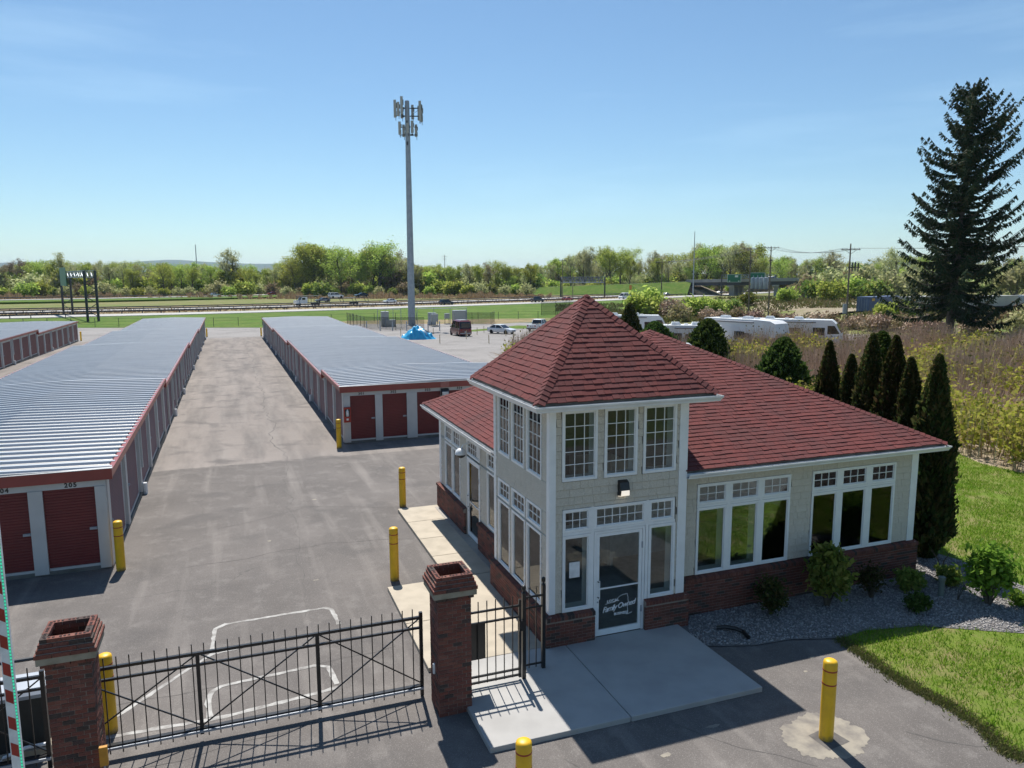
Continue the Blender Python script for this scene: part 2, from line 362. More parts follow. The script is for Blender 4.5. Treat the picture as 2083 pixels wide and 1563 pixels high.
# ground: one big sheet to the horizon
def make_ground():
    a = np.unique(np.concatenate([np.linspace(-9000, -400, 12), np.linspace(-400, 420, 83), np.linspace(420, 9000, 12)]))
    b = np.unique(np.concatenate([np.linspace(-400, -40, 6), np.linspace(-40, 22, 8), np.linspace(22, 127, 22), np.linspace(127, 420, 36), np.linspace(420, 12000, 16)]))
    A, Bv = np.meshgrid(a, b); x = A*SX-Bv*SY; y = A*SY+Bv*SX; z = G(x, y)-.03
    V = np.stack([x.ravel(), y.ravel(), z.ravel()], 1); na, nb = len(a), len(b)
    i = np.arange(na*(nb-1)).reshape(nb-1, na)[:, :-1].ravel()
    me = np_mesh('ground', V, np.stack([i, i+1, i+na+1, i+na], 1))
    tag(obj('ground', me, M['field']), kind='structure')
make_ground()
# asphalt lot with the aisles between the storage buildings
lot = [OF(-75,-17), OF(45,-17), OF(45,-6.6), OF(9,-6.5), OF(5.8,-6.05), OF(5.72,-5.75), OF(5.95,-5.2), OF(6.01,-4.44), OF(5.93,-3.96), OF(5.9,-3.38), OF(5.98,-2.6), OF(6.08,-1.8),
       OF(5.5,-1.3), OF(4.98,-1.1), OF(4.1,-1.0), OF(3.3,-.6), OF(3.3,5), OF(3,9), OF(14,9), OF(15,20), SF(14.5,60), SF(14.5,121), SF(-45,121), SF(-45,20)]
ASPH = sheet('asphalt_lot', lot, M['asphalt'], .0)
yard = [SF(14.4,28), SF(22,28), (28,55), (30,80), (52,86), (66,90), (64,100), (47,113), (33,118), (22,128), (14,150), (-3,150), (-34.5,152), (-44,137), (-80,138), (-130,120), SF(-90,121.05), SF(14.45,121.05)]
sheet('gravel_yard', yard, M['gravel'], .006)
sheet('lawn', [OF(6.08,-1.8), OF(6.79,-1.71), OF(8.13,-1.96), OF(9.65,-2.86), OF(9.96,-3.03), OF(12.4,-1.3), OF(12.5,.5), OF(12.38,1.0), OF(12.2,2.2), OF(11.3,3.2), OF(11.3,14), OF(24.9,12.5), OF(24.9,11.3), OF(23.4,9.2), OF(22.95,8), OF(23,6.3), OF(23.5,-6.4),
       OF(9,-6.45), OF(5.8,-6.0), OF(5.72,-5.72), OF(5.95,-5.2), OF(6.01,-4.44), OF(5.93,-3.96), OF(5.9,-3.38), OF(5.98,-2.6)], M['lawn'], .01)
sheet('gravel_bed', [OF(3.1,-1.05), OF(4.10,-1.40), OF(4.98,-1.45), OF(6.08,-1.8), OF(6.79,-1.71), OF(8.13,-1.96), OF(9.65,-2.86), OF(9.96,-3.03), OF(12.4,-1.3), OF(12.5,.5), OF(12.38,1.0), OF(12.2,2.2), OF(11.3,3.2), OF(10.3,3.0), OF(10.3,.6), OF(3.1,.6)], M['bed'], .022)
sheet('road_lawn', [OF(-75,-60), OF(60,-60), OF(60,-17), OF(-75,-17)], M['roadside'], .004)
sheet('brush_ground', [OF(23,6.3), OF(22.95,8), OF(23.4,9.2), OF(24.9,11.3), OF(20,16), OF(16,24), (25,50), (29,78), (60,88), (130,80), (90,20), (40,15), OF(30,-6)], M['litter'], .003, sub=4)
sheet('grass_verge', [(-250,40), (-130,121), (-80,138.5), (-44,137.6), (-34.5,152.6), (-3,150.6), (14,151), (22,160), (40,200), (60,260), (62,300), (38,284), (3,250), (-47,212), (-76,189), (-98,177), (-117,168), (-220,110), (-330,58)], M['verge'], .004)
sheet('dry_strip', [(-40,147), (-3,146), (10,158), (8,166), (-34,158)], M['dry'], .008)
sheet('grass_patch', [(-9.5,125), (1,141), (9,139), (6,132), (-2,131), (-6,124)], M['verge'], .012)
sheet('dirt_lot', [(56,150), (80,146), (130,170), (140,215), (100,232), (66,214), (56,180)], M['dirt'], .05, sub=4)
sheet('meadow', [(66,222), (110,240), (160,230), (170,300), (120,330), (80,300)], M['verge'], .03, sub=4)
# painted outline by the gate
def stroke(name, pts, w, mat, z, par, jit=.25):
    P = [Vector((*OF(*p), 0)) for p in pts]; Q = [P[0]]
    for a, b in zip(P, P[1:]):
        n = max(1, int((b-a).length/.12))
        for k in range(1, n+1): Q.append(a.lerp(b, k/n))
    V = []; F = []
    for i, p in enumerate(Q):
        d = (Q[min(i+1, len(Q)-1)]-Q[max(i-1, 0)]); d = d.normalized() if d.length > 1e-6 else Vector((1,0,0)); n = Vector((-d.y, d.x, 0))
        ww = w*(1+jit*random.uniform(-1, 1)); c = p+n*random.uniform(-.12, .12)*w
        for s_ in (-1, 1):
            q = c+n*s_*ww/2; V.append((q.x, q.y, float(G(q.x, q.y))+z))
        if i: F.append((2*i-2, 2*i-1, 2*i+1, 2*i))
    me = bpy.data.meshes.new(name); me.from_pydata(V, [], F); me.update()
    return obj(name, me, mat, par)
stroke('paint_line', [(-6.66,2.3),(-6.63,3.05),(-6.6,3.5),(-6.4,3.66),(-5.29,3.7),(-4.19,3.73),(-4.05,3.59),(-3.99,2.75)], .09, M['paint'], .004, ASPH)
stroke('paint_line', [(-4.06,2.4),(-5.8,2.43),(-6.64,2.31),(-7.03,1.86),(-7.72,1.05),(-8.04,.65),(-8.3,.4)], .09, M['paint'], .005, ASPH)
stroke('paint_line', [(-8.3,-.14),(-7.81,-.15),(-6.93,-.18),(-6.5,-.2),(-5.11,-.04),(-4.36,.08)], .10, M['paint'], .004, ASPH)
stroke('paint_line', [(-6.62,-.12),(-6.67,.35),(-6.62,.76),(-6.45,.91),(-5.44,1.0),(-4.7,1.06),(-4.44,.93),(-4.36,.2)], .10, M['paint'], .006, ASPH)
# cracks and seams in the asphalt
def crack(a, b, w=.025, wob=.12, z=.003):
    A_ = Vector(a); B_ = Vector(b); n = max(3, int((B_-A_).length/.5)); d = (B_-A_).normalized(); s_ = Vector((-d.y, d.x)); q = 0; pts = []
    for i in range(n+1):
        q = q*.7+random.uniform(-wob, wob); p = A_.lerp(B_, i/n)+s_*q*(0 if i in (0, n) else 1); pts.append((p.x, p.y))
    stroke('pavement_crack', pts, w, M['crack'], z, ASPH, .6)
def OFI(x, y): dx, dy = x-OX, y-OY; return (dx*UX+dy*UY, -dx*UY+dy*UX)
for s0, b0, s1, b1, w in ((1.9,36,2.1,119,.04),(1.7,24,1.9,36,.02),(1.3,17,1.75,24,.014)):
    crack(OFI(*SF(s0, b0)), OFI(*SF(s1, b1)), w, .16)
for b, s0, s1, w in ((33.2,-3.2,4.8,.05),(44,1.9,4.8,.03),(58,-3.2,1.9,.02),(75,-3.2,4.8,.02)):
    crack(OFI(*SF(s0, b)), OFI(*SF(s1, b+random.uniform(-.3,.3))), w, .06)
for a, b, w in (((-7.5,7.6),(-3.6,8.2),.02),((-3.6,8.2),(-1.1,7.7),.02),((-6.7,10.8),(-3.8,12.2),.018),((-3.8,12.2),(-.9,11),.015),((-8.3,.9),(-3,1.3),.02),((-8,-1.2),(-3,-.9),.018),((-1.2,-3.4),(-.4,-5.2),.02),((-.9,-4.4),(-3,-5.5),.015),((4.6,-4.8),(5.9,-5.7),.03),((1,-3.2),(2.5,-5),.015)):
    crack(a, b, w)
stroke('pavement_crack', [(-8.9,-.52),(-2.9,-.36)], .05, M['crack'], .0035, ASPH, .2)
# old concrete patch round the front bollard
def blob(cu, cv, a, b, n=90, jag=.1, rot=0):
    ph = [(k, random.uniform(0, 6.28), random.uniform(.3, 1)/k**.85) for k in range(2, 60)]; o_ = []
    for i in range(n):
        t_ = 2*math.pi*i/n; r_ = 1+jag*sum(w*math.sin(k*t_+p) for k, p, w in ph); x, y = a*r_*math.cos(t_), b*r_*math.sin(t_); o_.append(OF(cu+x*math.cos(rot)-y*math.sin(rot), cv+x*math.sin(rot)+y*math.cos(rot)))
    return o_
for cu, cv, a, b in ((-1.9,-4.6,.13,.09),(-.6,-4.0,.1,.07),(.4,-3.9,.16,.08),(1.6,-3.5,.2,.07),(4.9,-2.2,.12,.06),(4.4,-2.6,.09,.05),(-4.2,5.5,.12,.08),(-5.2,9,.1,.1),(-3.5,13,.12,.12)):
    sheet('pale_scab', blob(cu, cv, a*.6, b*.6, 24, .3), M['patch'], .0032, parent=ASPH)
sheet('concrete_patch', blob(3.2,-4.4,.70,.64,260,.14,.4), M['patch'], .003, parent=ASPH)
sheet('asphalt_collar', [OF(2.95,-4.3), OF(3.4,-4.22), OF(3.48,-4.68), OF(2.98,-4.75)], M['crack'], .0055, parent=ASPH)

# ---- walks
def slab(name, uv4, z0, z1, mat, par, jit=0):
    b = [(*OF(*p), z0) for p in uv4]; t_ = [(*OF(*p), z1) for p in uv4]
    o = obj(name, MB().hexa(b, t_), mat, par)
    bv = o.modifiers.new('edge', 'BEVEL'); bv.width = .012; bv.segments = 2
    return o
PADE = tag(empty('front_pad'), 'pale concrete landing slab in front of the glass tower door', 'pad')
slab('slab', [(-2.28,-2.85),(.32,-2.88),(.32,-.02),(-2.28,-.02)], -.2, .035, M['padconcrete'], PADE)
slab('slab', [(.335,-2.88),(3.12,-2.9),(3.05,-.02),(.335,-.02)], -.2, .035, M['padconcrete'], PADE)
WALK = tag(empty('side_walk'), 'tan concrete walkway along the left wall of the office', 'walkway')
for v0, v1 in ((.0,2.05),(2.065,4.2)): slab('slab', [(-2.6,v0),(.45,v0),(.45,v1),(-2.6,v1)], -.2, .03, M['concrete'], WALK)
for v0, v1 in ((4.215,5.8),(5.815,7.28),(7.295,8.9),(8.915,10.4)): slab('slab', [(-1.04,v0),(.45,v0),(.45,v1),(-1.04,v1)], -.2, .035, M['concrete'], WALK)

# ---- highway
E_ = [(-420,10),(-330,58),(-220,112),(-117,168),(-66,195),(3,250),(40,288),(90,345),(150,420),(215,520)]
def catmull(P, n=10):
    P = [Vector(p) for p in P]; out_ = []
    for i in range(len(P)-1):
        p0, p1, p2, p3 = P[max(i-1,0)], P[i], P[i+1], P[min(i+2,len(P)-1)]
        for k in range(n):
            t_ = k/n; out_.append(.5*((2*p1)+(p2-p0)*t_+(2*p0-5*p1+4*p2-p3)*t_*t_+(3*p1-p0-3*p2+p3)*t_**3))
    out_.append(P[-1]); return out_
def offset(path, d):
    o_ = []
    for i, p in enumerate(path):
        t_ = (path[min(i+1,len(path)-1)]-path[max(i-1,0)]).normalized(); o_.append(p+Vector((-t_.y, t_.x))*d)
    return o_
HW = catmull(E_)
def ribbon(name, path, d0, d1, z, mat, thick=.3, parent=None, kind='structure'):
    a, b = offset(path, d0), offset(path, d1); m = MB(); n = len(path)
    zz = z if hasattr(z, '__len__') else [z]*n
    V = [(p.x, p.y, h) for p, h in zip(a, zz)]+[(p.x, p.y, h) for p, h in zip(b, zz)]+[(p.x, p.y, h-thick) for p, h in zip(a, zz)]+[(p.x, p.y, h-thick) for p, h in zip(b, zz)]
    F = []
    for i in range(n-1):
        F += [(i, i+1, n+i+1, n+i), (2*n+i, 2*n+i+1, i+1, i), (n+i, n+i+1, 3*n+i+1, 3*n+i)]
    m.add(V, F); o = obj(name, m, mat, parent)
    if parent is None: tag(o, kind=kind)
    return o
ROADZ = -1.28
hw1 = ribbon('highway', HW, 0, 11, ROADZ, M['road'])
ribbon('paint_line', HW, 1.6, 1.8, ROADZ+.012, M['paint'], .008, hw1); ribbon('paint_line', HW, 9.4, 9.6, ROADZ+.012, M['paint'], .008, hw1)
ribbon('median', HW, 11.02, 29, ROADZ-.06, M['dry'])
hw2 = ribbon('highway_far', HW, 29.02, 41, ROADZ+.02, M['road'])
ribbon('far_verge', HW, 41.02, 60, ROADZ-.04, M['dry'])
RAMPL = catmull([(-330,215),(-230,268),(-175,300),(-130,342),(-115,365),(-90,380)])
ribbon('ramp_road', RAMPL, 0, 9, -.6, M['road'], .8)
ribbon('ramp_verge', RAMPL, -26, -.02, -.75, M['verge'], .6)
# hills on the left horizon
def hills():
    n = 120; V = []; F = []
    xs = np.linspace(-7600, 900, n)
    prof = 95+70*np.exp(-((xs+4300)/700)**2)+40*np.exp(-((xs+3000)/900)**2)+60*np.exp(-((xs+6300)/900)**2)
    prof *= (1-sm(-2600, -1700, xs)*.55)*(1-sm(-1500,-200,xs)*.5)
    prof += np.interp(xs, np.linspace(-7600,900,40), rng.uniform(-6, 6, 40))
    yy = 9300+0*xs
    for x, h, y in zip(xs, prof, yy): V += [(x, y-900, -5), (x, y-500, h*.55), (x, y, h*1.28), (x, y+900, h*.6), (x, y+1500, -5)]
    for i in range(n-1):
        for k in range(4): F.append((5*i+k, 5*i+5+k, 5*i+6+k, 5*i+1+k))
    me = bpy.data.meshes.new('hills'); me.from_pydata(V, [], F); fixn(me)
    tag(obj('hills', smooth(me, 80), mat_ground('hill_wood', [(.045,.075,.025),(.055,.08,.03),(.07,.075,.035),(.035,.06,.022)], (.002,.008,.03), .2)), kind='structure')
hills()
# ================================================================== LETTERING (made first, while the scene is light)
def text_mesh(body, size, offset_=0, shear=0, ext=.002, spacing=1.0):
    cu = bpy.data.curves.new('lettering', 'FONT'); cu.body = body; cu.size = size; cu.extrude = ext; cu.offset = offset_; cu.shear = shear; cu.space_character = spacing
    cu.align_x = 'CENTER'; cu.align_y = 'CENTER'; cu.resolution_u = 3
    o = bpy.data.objects.new('lettering', cu); col.objects.link(o); bpy.context.view_layer.update()
    me = bpy.data.meshes.new_from_object(o.evaluated_get(bpy.context.evaluated_depsgraph_get())); bpy.data.objects.remove(o); bpy.data.curves.remove(cu)
    me.transform(Matrix.Rotation(R(90), 4, 'X')); me.materials.clear(); return me
TX = {k: text_mesh(k, .165, .006, spacing=1.25) for k in ('201','202','203','204','205','301','302','303','304','305','306')}
TX['LOCAL'] = text_mesh('LOCAL', .085, .003, spacing=1.1); TX['BUSINESS'] = text_mesh('BUSINESS', .078, .003, spacing=1.05)
TX['Family Owned'] = text_mesh('Family Owned', .165, .003, .38, spacing=.82)

# ================================================================== OFFICE
OFC = thing('office_building', 'beige shingle-sided office with red roofed tower, white windows and brick base', 'building', (OX, OY, 0), A0)
FRONT = dict(rz=0.0); LEFT = dict(rz=-math.pi/2)
class Face:                       # local x along the wall, local -y outwards
    def __init__(s, loc, rz): s.loc = loc; s.rz = rz
    def put(s, name, me, mat, parent=None):
        if parent is None: return obj(name, me, mat, OFC, s.loc, s.rz)
        return obj(name, me, mat, parent)
FT = Face((0, 0, 0), 0); FM = Face((0, .41, 0), 0); LT = Face((0, 0, 0), -math.pi/2); LM = Face((.43, 0, 0), -math.pi/2)
RT = Face((3.2, 0, 0), math.pi/2); RM = Face((10.43, 0, 0), math.pi/2); BM_ = Face((0, 10.28, 0), math.pi); BT = Face((0, 3.4, 0), math.pi)

def wall_holes(x0, x1, z0, z1, holes, y0, y1):
    xs = sorted({x0, x1, *[min(max(h[i], x0), x1) for h in holes for i in (0, 1)]}); zs = sorted({z0, z1, *[min(max(h[i], z0), z1) for h in holes for i in (2, 3)]})
    m = MB()
    for a, b in zip(xs, xs[1:]):
        run = None
        for c, d in zip(zs, zs[1:]):
            cx, cz = (a+b)/2, (c+d)/2
            if any(h[0] < cx < h[1] and h[2] < cz < h[3] for h in holes):
                if run: m.box(a, b, y0, y1, *run); run = None
            else: run = (run[0], d) if run else (c, d)
        if run: m.box(a, b, y0, y1, *run)
    return m
siding_rest = {}; siding_n = [0]
def siding(face, x0, x1, z0, z1, holes, key, course=.165, parts=True):
    z = z0; k = 0
    while z < z1-.03:
        t = min(z+course, z1); x = x0-random.uniform(0, .25)
        segs = [(z, t)]
        cuts = sorted({z, t, *[q for h in holes for q in (h[2], h[3]) if z < q < t]})
        while x < x1:
            w = random.choice((.14,.19,.24,.28,.33)); a, b = max(x, x0)+.002, min(x+w, x1)-.002; x += w
            if b-a < .03: continue
            for c, d in zip(cuts, cuts[1:]):
                iv = [(a, b)]
                for h in holes:
                    if h[2] < (c+d)/2 < h[3]:
                        nv = []
                        for p, q in iv:
                            if h[1] <= p or h[0] >= q: nv.append((p, q))
                            else:
                                if h[0]-p > .02: nv.append((p, h[0]))
                                if q-h[1] > .02: nv.append((h[1], q))
                        iv = nv
                for p, q in iv:
                    j = random.uniform(0, .004)
                    lap_gap = .010 if abs(c-z) < 1e-6 else .001  # open gap bares dark sheathing, standing in for shade under each course
                    bt = [(p, -.030-j, c+lap_gap), (q, -.030-j, c+lap_gap), (q, 0, c+lap_gap), (p, 0, c+lap_gap)]; tp = [(p, -.009-j, d), (q, -.009-j, d), (q, 0, d), (p, 0, d)]
                    if parts and siding_n[0] < 300 and q-p > .12 and d-c > .1:
                        siding_n[0] += 1; face.put('siding_shake', MB().hexa(bt, tp), M['siding'])
                    else: siding_rest.setdefault(key, (face, MB()))[1].hexa(bt, tp)
        z = t; k += 1

WIN_F = .055
def window(face, x0, x1, z0, z1, nx, nz, fw=WIN_F, deep=.27, name='window'):
    f = MB()
    f.box(x0, x1, -.035, deep, z0, z0+fw).box(x0, x1, -.035, deep, z1-fw, z1).box(x0, x0+fw, -.035, deep, z0+fw, z1-fw).box(x1-fw, x1, -.035, deep, z0+fw, z1-fw)
    g = fw*.55                                                # inner sash bead
    a0, a1, c0, c1 = x0+fw, x1-fw, z0+fw, z1-fw; s = .022
    f.box(a0, a1, -.012, .03, c0, c0+s).box(a0, a1, -.012, .03, c1-s, c1).box(a0, a0+s, -.012, .03, c0+s, c1-s).box(a1-s, a1, -.012, .03, c0+s, c1-s)
    w = face.put(name, f, M['white'])
    a0 += s; a1 -= s; c0 += s; c1 -= s
    if nx*nz > 1:
        m = MB()
        for i in range(1, nx): x = a0+(a1-a0)*i/nx; m.box(x-.0075, x+.0075, -.008, .012, c0, c1)
        for k in range(1, nz):
            z = c0+(c1-c0)*k/nz
            for i in range(nx):
                p = a0+(a1-a0)*i/nx; q = a0+(a1-a0)*(i+1)/nx; m.box(p+(.0075 if i else 0), q-(.0075 if i < nx-1 else 0), -.0075, .0115, z-.0075, z+.0075)
        face.put('muntin', m, M['white'], w)
    for i in range(nx):
        for k in range(nz):
            p, q = a0+(a1-a0)*i/nx, a0+(a1-a0)*(i+1)/nx; c, d = c0+(c1-c0)*k/nz, c0+(c1-c0)*(k+1)/nz
            face.put('pane', MB().box(p+.004, q-.004, .0, .005, c+.004, d-.004), M['glass'], w)
    return w
# --- tower front
TU = [(.25,1.05,3.54,5.02),(1.21,1.99,3.54,5.02),(2.13,2.94,3.54,5.02)]
TT = [(.27,.91,2.45,2.94),(.99,2.23,2.45,2.94),(2.30,2.94,2.45,2.94)]; TS = [(.27,.92,.72,2.38),(2.31,2.97,.72,2.38)]
DOOR = (1.0,2.22,.04,2.40)
hf = [(a+.04, b-.04, c+.04, d-.04) for a, b, c, d in TU+TT+TS]+[DOOR]
FT.put('wall', wall_holes(.0, 3.2, .0, 5.2, hf, .0, .14), M['sheath'])
siding(FT, .11, 3.02, .72, 5.15, [(a-.01, b+.01, c-.01, d+.01) for a, b, c, d in TU]+[(.26,2.98,.6,2.95)], 'a')
for r_ in TU: window(FT, *r_, 3, 5)
window(FT, *TT[0], 3, 2); window(FT, *TT[1], 6, 2); window(FT, *TT[2], 3, 2)
for r_ in TS: window(FT, *r_, 1, 1)
FT.put('head_panel', MB().box(.27,2.96,-.03,.0,2.385,2.445), M['white'])
for a_, b_ in ((.91,.99),(2.23,2.30)): FT.put('mullion', MB().box(a_,b_,-.033,.0,.72,2.95), M['white'])
# --- tower left (x = -v)
LU = [(-3.12,-2.32,3.50,5.02),(-2.18,-1.40,3.50,5.02),(-1.24,-.40,3.50,5.02)]
LT2 = [(-3.12,-2.32,2.41,2.88),(-2.18,-1.34,2.41,2.88),(-1.24,-.40,2.41,2.88)]; LS = [(-3.12,-2.32,.74,2.35),(-2.18,-1.34,.74,2.35),(-1.24,-.40,.74,2.35)]
lf = [(a+.04, b-.04, c+.04, d-.04) for a, b, c, d in LU+LT2+LS]
LT.put('wall', wall_holes(-3.4, -.15, .0, 5.2, lf, .0, .14), M['sheath'])
siding(LT, -3.28, -.11, .72, 5.15, [(a-.01, b+.01, c-.01, d+.01) for a, b, c, d in LU+LT2+LS], 'b')
for r_ in LU: window(LT, *r_, 3, 5)
for r_ in LT2: window(LT, *r_, 3, 2)
for r_ in LS: window(LT, *r_, 1, 1)
# --- main front
g1 = [3.80,4.62,4.70,5.52,5.60,6.42]; g2 = [7.07,7.88,7.97,8.80,8.90,9.72]
MT = [(g[i], g[i+1], 2.53, 3.02) for g in (g1, g2) for i in (0,2,4)]; MS = [(g[i], g[i+1], .88, 2.47) for g in (g1, g2) for i in (0,2,4)]
mf = [(a+.04, b-.04, c+.04, d-.04) for a, b, c, d in MT+MS]
FM.put('wall', wall_holes(3.2, 10.43, .0, 3.4, mf, .0, .14), M['sheath'])
siding(FM, 3.22, 10.24, .88, 3.32, [(g[0]-.01, g[5]+.01, .87, 3.03) for g in (g1, g2)], 'c')
for r_ in MT: window(FM, *r_, 3, 2)
for r_ in MS: window(FM, *r_, 1, 1)
for g in (g1, g2): FM.put('head_panel', MB().box(g[0]+.001,g[5]-.001,-.03,.0,2.475,2.525), M['white'])
for g in (g1, g2):
    for i in (1, 3): FM.put('mullion', MB().box(g[i], g[i+1], -.033, .0, .88, 3.02), M['white'])
# --- main left (x = -v)
QT = [(-9.62,-8.78,2.48,3.0),(-8.72,-7.88,2.48,3.0),(-7.18,-5.92,2.52,3.0),(-5.29,-4.50,2.55,3.02)]; QS = [(-9.62,-8.78,.88,2.42),(-8.72,-7.88,.88,2.42),(-5.29,-4.50,.90,2.48)]
DOOR2 = (-7.16,-5.94,.05,2.45)
qf = [(a+.04, b-.04, c+.04, d-.04) for a, b, c, d in QT+QS]+[DOOR2]
LM.put('wall', wall_holes(-10.28, -3.4, .0, 3.4, qf, .0, .14), M['sheath'])
siding(LM, -10.1, -3.45, .85, 3.32, [(a-.01, b+.01, c-.01, d+.01) for a, b, c, d in QT+QS]+[(-7.2,-5.9,0,2.5)], 'd')
for r_ in QT: window(LM, *r_, 3 if r_[1]-r_[0] < 1 else 5, 2)
for r_ in QS: window(LM, *r_, 1, 1)
# --- right and back, plain
RM.put('wall', MB().box(.41+.14, 10.28, 0, .14, 0, 3.4), M['sheath']); siding(RM, .5, 10.2, .88, 3.32, [], 'e', parts=False)
BM_.put('wall', MB().box(-10.29, -.43, 0, .14, 0, 3.4), M['sheath']); siding(BM_, -10.3, -.5, .1, 3.32, [], 'f', parts=False)
RT.put('wall', MB().box(.14, 3.4, 0, .14, 3.2, 5.2), M['sheath']); siding(RT, .1, 3.3, 3.2, 5.15, [], 'g', parts=False)
BT.put('wall', MB().box(-3.06, -.14, 0, .14, 3.2, 5.2), M['sheath']); siding(BT, -3.1, -.1, 3.2, 5.15, [], 'h', parts=False)
for k, (fc, m_) in siding_rest.items(): tag(fc.put('siding_courses', m_, M['siding']), kind='stuff')
# --- corner boards
def board(x0, x1, y0, y1, z0, z1): obj('corner_board', MB().box(x0, x1, y0, y1, z0, z1), M['white'], OFC)
board(-.03,.11,-.035,-.002,.72,5.12); board(-.033,-.002,-.001,.12,.72,5.12)
board(3.02,3.23,-.035,-.002,.72,5.12); board(3.202,3.232,-.001,.1,.72,5.12)
board(-.033,-.002,3.28,3.43,.72,5.12)
board(10.24,10.46,.375,.408,.87,3.36); board(10.432,10.462,.409,.52,.87,3.36)
board(.397,.428,10.1,10.31,.85,3.36)
# --- interior
obj('floor', MB().box(.16,10.25,.58,10.1,-.02,.045).box(.16,3.05,.16,.575,-.02,.045), M['innerfloor'], OFC)
obj('ceiling', MB().box(3.25,10.2,.6,10.1,3.2,3.26).box(.6,3.25,3.6,10.1,3.2,3.26), M['inner'], OFC)
obj('ceiling', MB().box(.15,3.05,.15,3.25,5.1,5.14), M['inner'], OFC)
obj('inner_wall', MB().box(3.3,10.2,3.9,4.0,.046,3.19).box(3.2,3.3,3.4,6,.046,3.19).box(3.35,3.38,.6,.9,.046,3.19), M['inner'], OFC)
obj('inner_wall', MB().box(1.7,1.8,5.6,10,.046,3.19), M['inner'], OFC)
ct = MB().box(5.2,8.6,3.0,3.6,.046,1.05).box(5.15,8.65,2.95,3.65,1.051,1.1)
obj('counter', ct, M['wood'], OFC)

# --- brick base
brick_n = [0]; brick_rest = MB(); BL, BH, BJ = .198, .0585, .0095
def brick_put(face, name, m_, part):
    if part and brick_n[0] < 296:
        brick_n[0] += 1; face.put(name, m_, M['brick'])
    else:
        mt = Matrix.Translation(face.loc) @ Matrix.Rotation(face.rz, 4, 'Z')
        brick_rest.add([mt @ Vector(v) for v in m_.v], m_.f)
def brick_base(face, x0, x1, zb, zt, off, part=True, cap=True, body=True):
    ctop = .115 if cap else 0
    face.put('brick_backing', MB().box(x0+.006, x1-.006, -off+.008, -.001 if body else -off+.05, zb, zt-ctop), M['mortar'])
    z = zb; row = 0
    while z+BH < zt-ctop+.01:
        x = x0-(BL+BJ)/2*(row % 2)
        while x < x1-.01:
            a, b = max(x, x0), min(x+BL, x1); x += BL+BJ
            if b-a < .02: continue
            d = random.uniform(-.0025, .0025)
            brick_put(face, 'brick', MB().box(a, b, -off+d, -off+.05, z, z+BH), part)
        z += BH+BJ; row += 1
    if cap:
        n = max(1, int((x1-x0)/.0755)); w = (x1-x0)/n
        for i in range(n):
            a = x0+i*w+.0045; b = x0+(i+1)*w-.0045; d = random.uniform(-.003, .003); zt2 = zt+random.uniform(-.002, .002)
            brick_put(face, 'cap_brick', MB().hexa([(a,-off-.028+d,zt-.115),(b,-off-.028+d,zt-.115),(b,-.0,zt-.115),(a,-.0,zt-.115)], [(a,-off-.028+d,zt-.035),(b,-off-.028+d,zt-.035),(b,-.0,zt2),(a,-.0,zt2)]), part)
        face.put('cap_mortar', MB().hexa([(x0,-off-.02,zt-.113),(x1,-off-.02,zt-.113),(x1,-.002,zt-.113),(x0,-.002,zt-.113)], [(x0,-off-.02,zt-.044),(x1,-off-.02,zt-.044),(x1,-.002,zt-.009),(x0,-.002,zt-.009)]), M['mortar'])
brick_base(FT, -.12, 1.0, -.05, .72, .12); brick_base(FT, 2.22, 3.32, -.05, .72, .12)
brick_base(FM, 3.33, 10.55, -.05, .87, .12)
brick_base(LT, -3.5, .117, -.05, .72, .12, part=False); brick_base(LM, -5.88, -3.54, -.05, .85, .12, part=False); brick_base(LM, -10.40, -7.2, -.05, .85, .12, part=False)
brick_base(RT, -.117, .285, -.05, .72, .117, part=False)
brick_base(RM, .294, 10.4, -.05, .87, .117, part=False); brick_base(BM_, -10.4, -.35, -.05, .3, .12, part=False)
tag(obj('brick_courses', brick_rest, M['brick'], OFC), kind='stuff')

# --- doors
def glass_door(face, x0, x1, z0, z1, flip=1):
    m = MB(); s = .07
    m.box(x0, x0+.055, -.03, .06, z0, z1).box(x1-.055, x1, -.03, .06, z0, z1).box(x0+.055, x1-.055, -.03, .06, z1-.06, z1)
    fr = face.put('door_frame', m, M['white'])
    a, b, c, d = x0+.062, x1-.062, z0+.012, z1-.068
    dr = MB().box(a, a+s, -.02, .025, c, d).box(b-s, b, -.02, .025, c, d).box(a+s, b-s, -.02, .025, c, c+.13).box(a+s, b-s, -.02, .025, d-s, d)
    dr.box(a+s, b-s, -.012, .012, 1.085, 1.115)
    o = face.put('door', dr, M['white'])
    face.put('pane', MB().box(a+s, b-s, .0, .006, c+.13, 1.085), M['glass'], o); face.put('pane', MB().box(a+s, b-s, .0, .006, 1.115, d-s), M['glass'], o)
    hx = a+s*.55
    h = MB().tube([(hx,-.02,1.28),(hx+.01,-.07,1.28),(hx+.02,-.07,1.26)], .011).tube([(hx,-.02,.93),(hx+.01,-.07,.93),(hx+.02,-.07,.95)], .011)
    face.put('handle', h, M['black'], o); face.put('pull_bar', MB().tube([(hx+.02,-.07,.9),(hx+.02,-.07,1.31)], .012), M['white'], o)
    face.put('lock', MB().lathe([(.018,0),(.018,.012)], 12, (0,0,0)), M['steel'], o).matrix_local = Matrix.Translation((hx,-.02,.82)) @ Matrix.Rotation(R(90), 4, 'X')
    for hz in (.45, 1.9): face.put('hinge', MB().box(b-.012, b+.012, -.04, -.021, hz, hz+.14), M['steel'], o)
    return o, (a+b)/2
dr_, cx_ = glass_door(FT, *DOOR); glass_door(LM, *DOOR2)
def lett(k, x, z, rot=0):
    o = obj('lettering', TX[k], M['signwhite'], dr_); o.location = (x, -.004, z); o.rotation_euler = (0, -rot, 0); return o
lett('LOCAL', 1.48, .79, R(2)); lett('Family Owned', 1.62, .645, R(7)); lett('BUSINESS', 1.68, .475, 0)
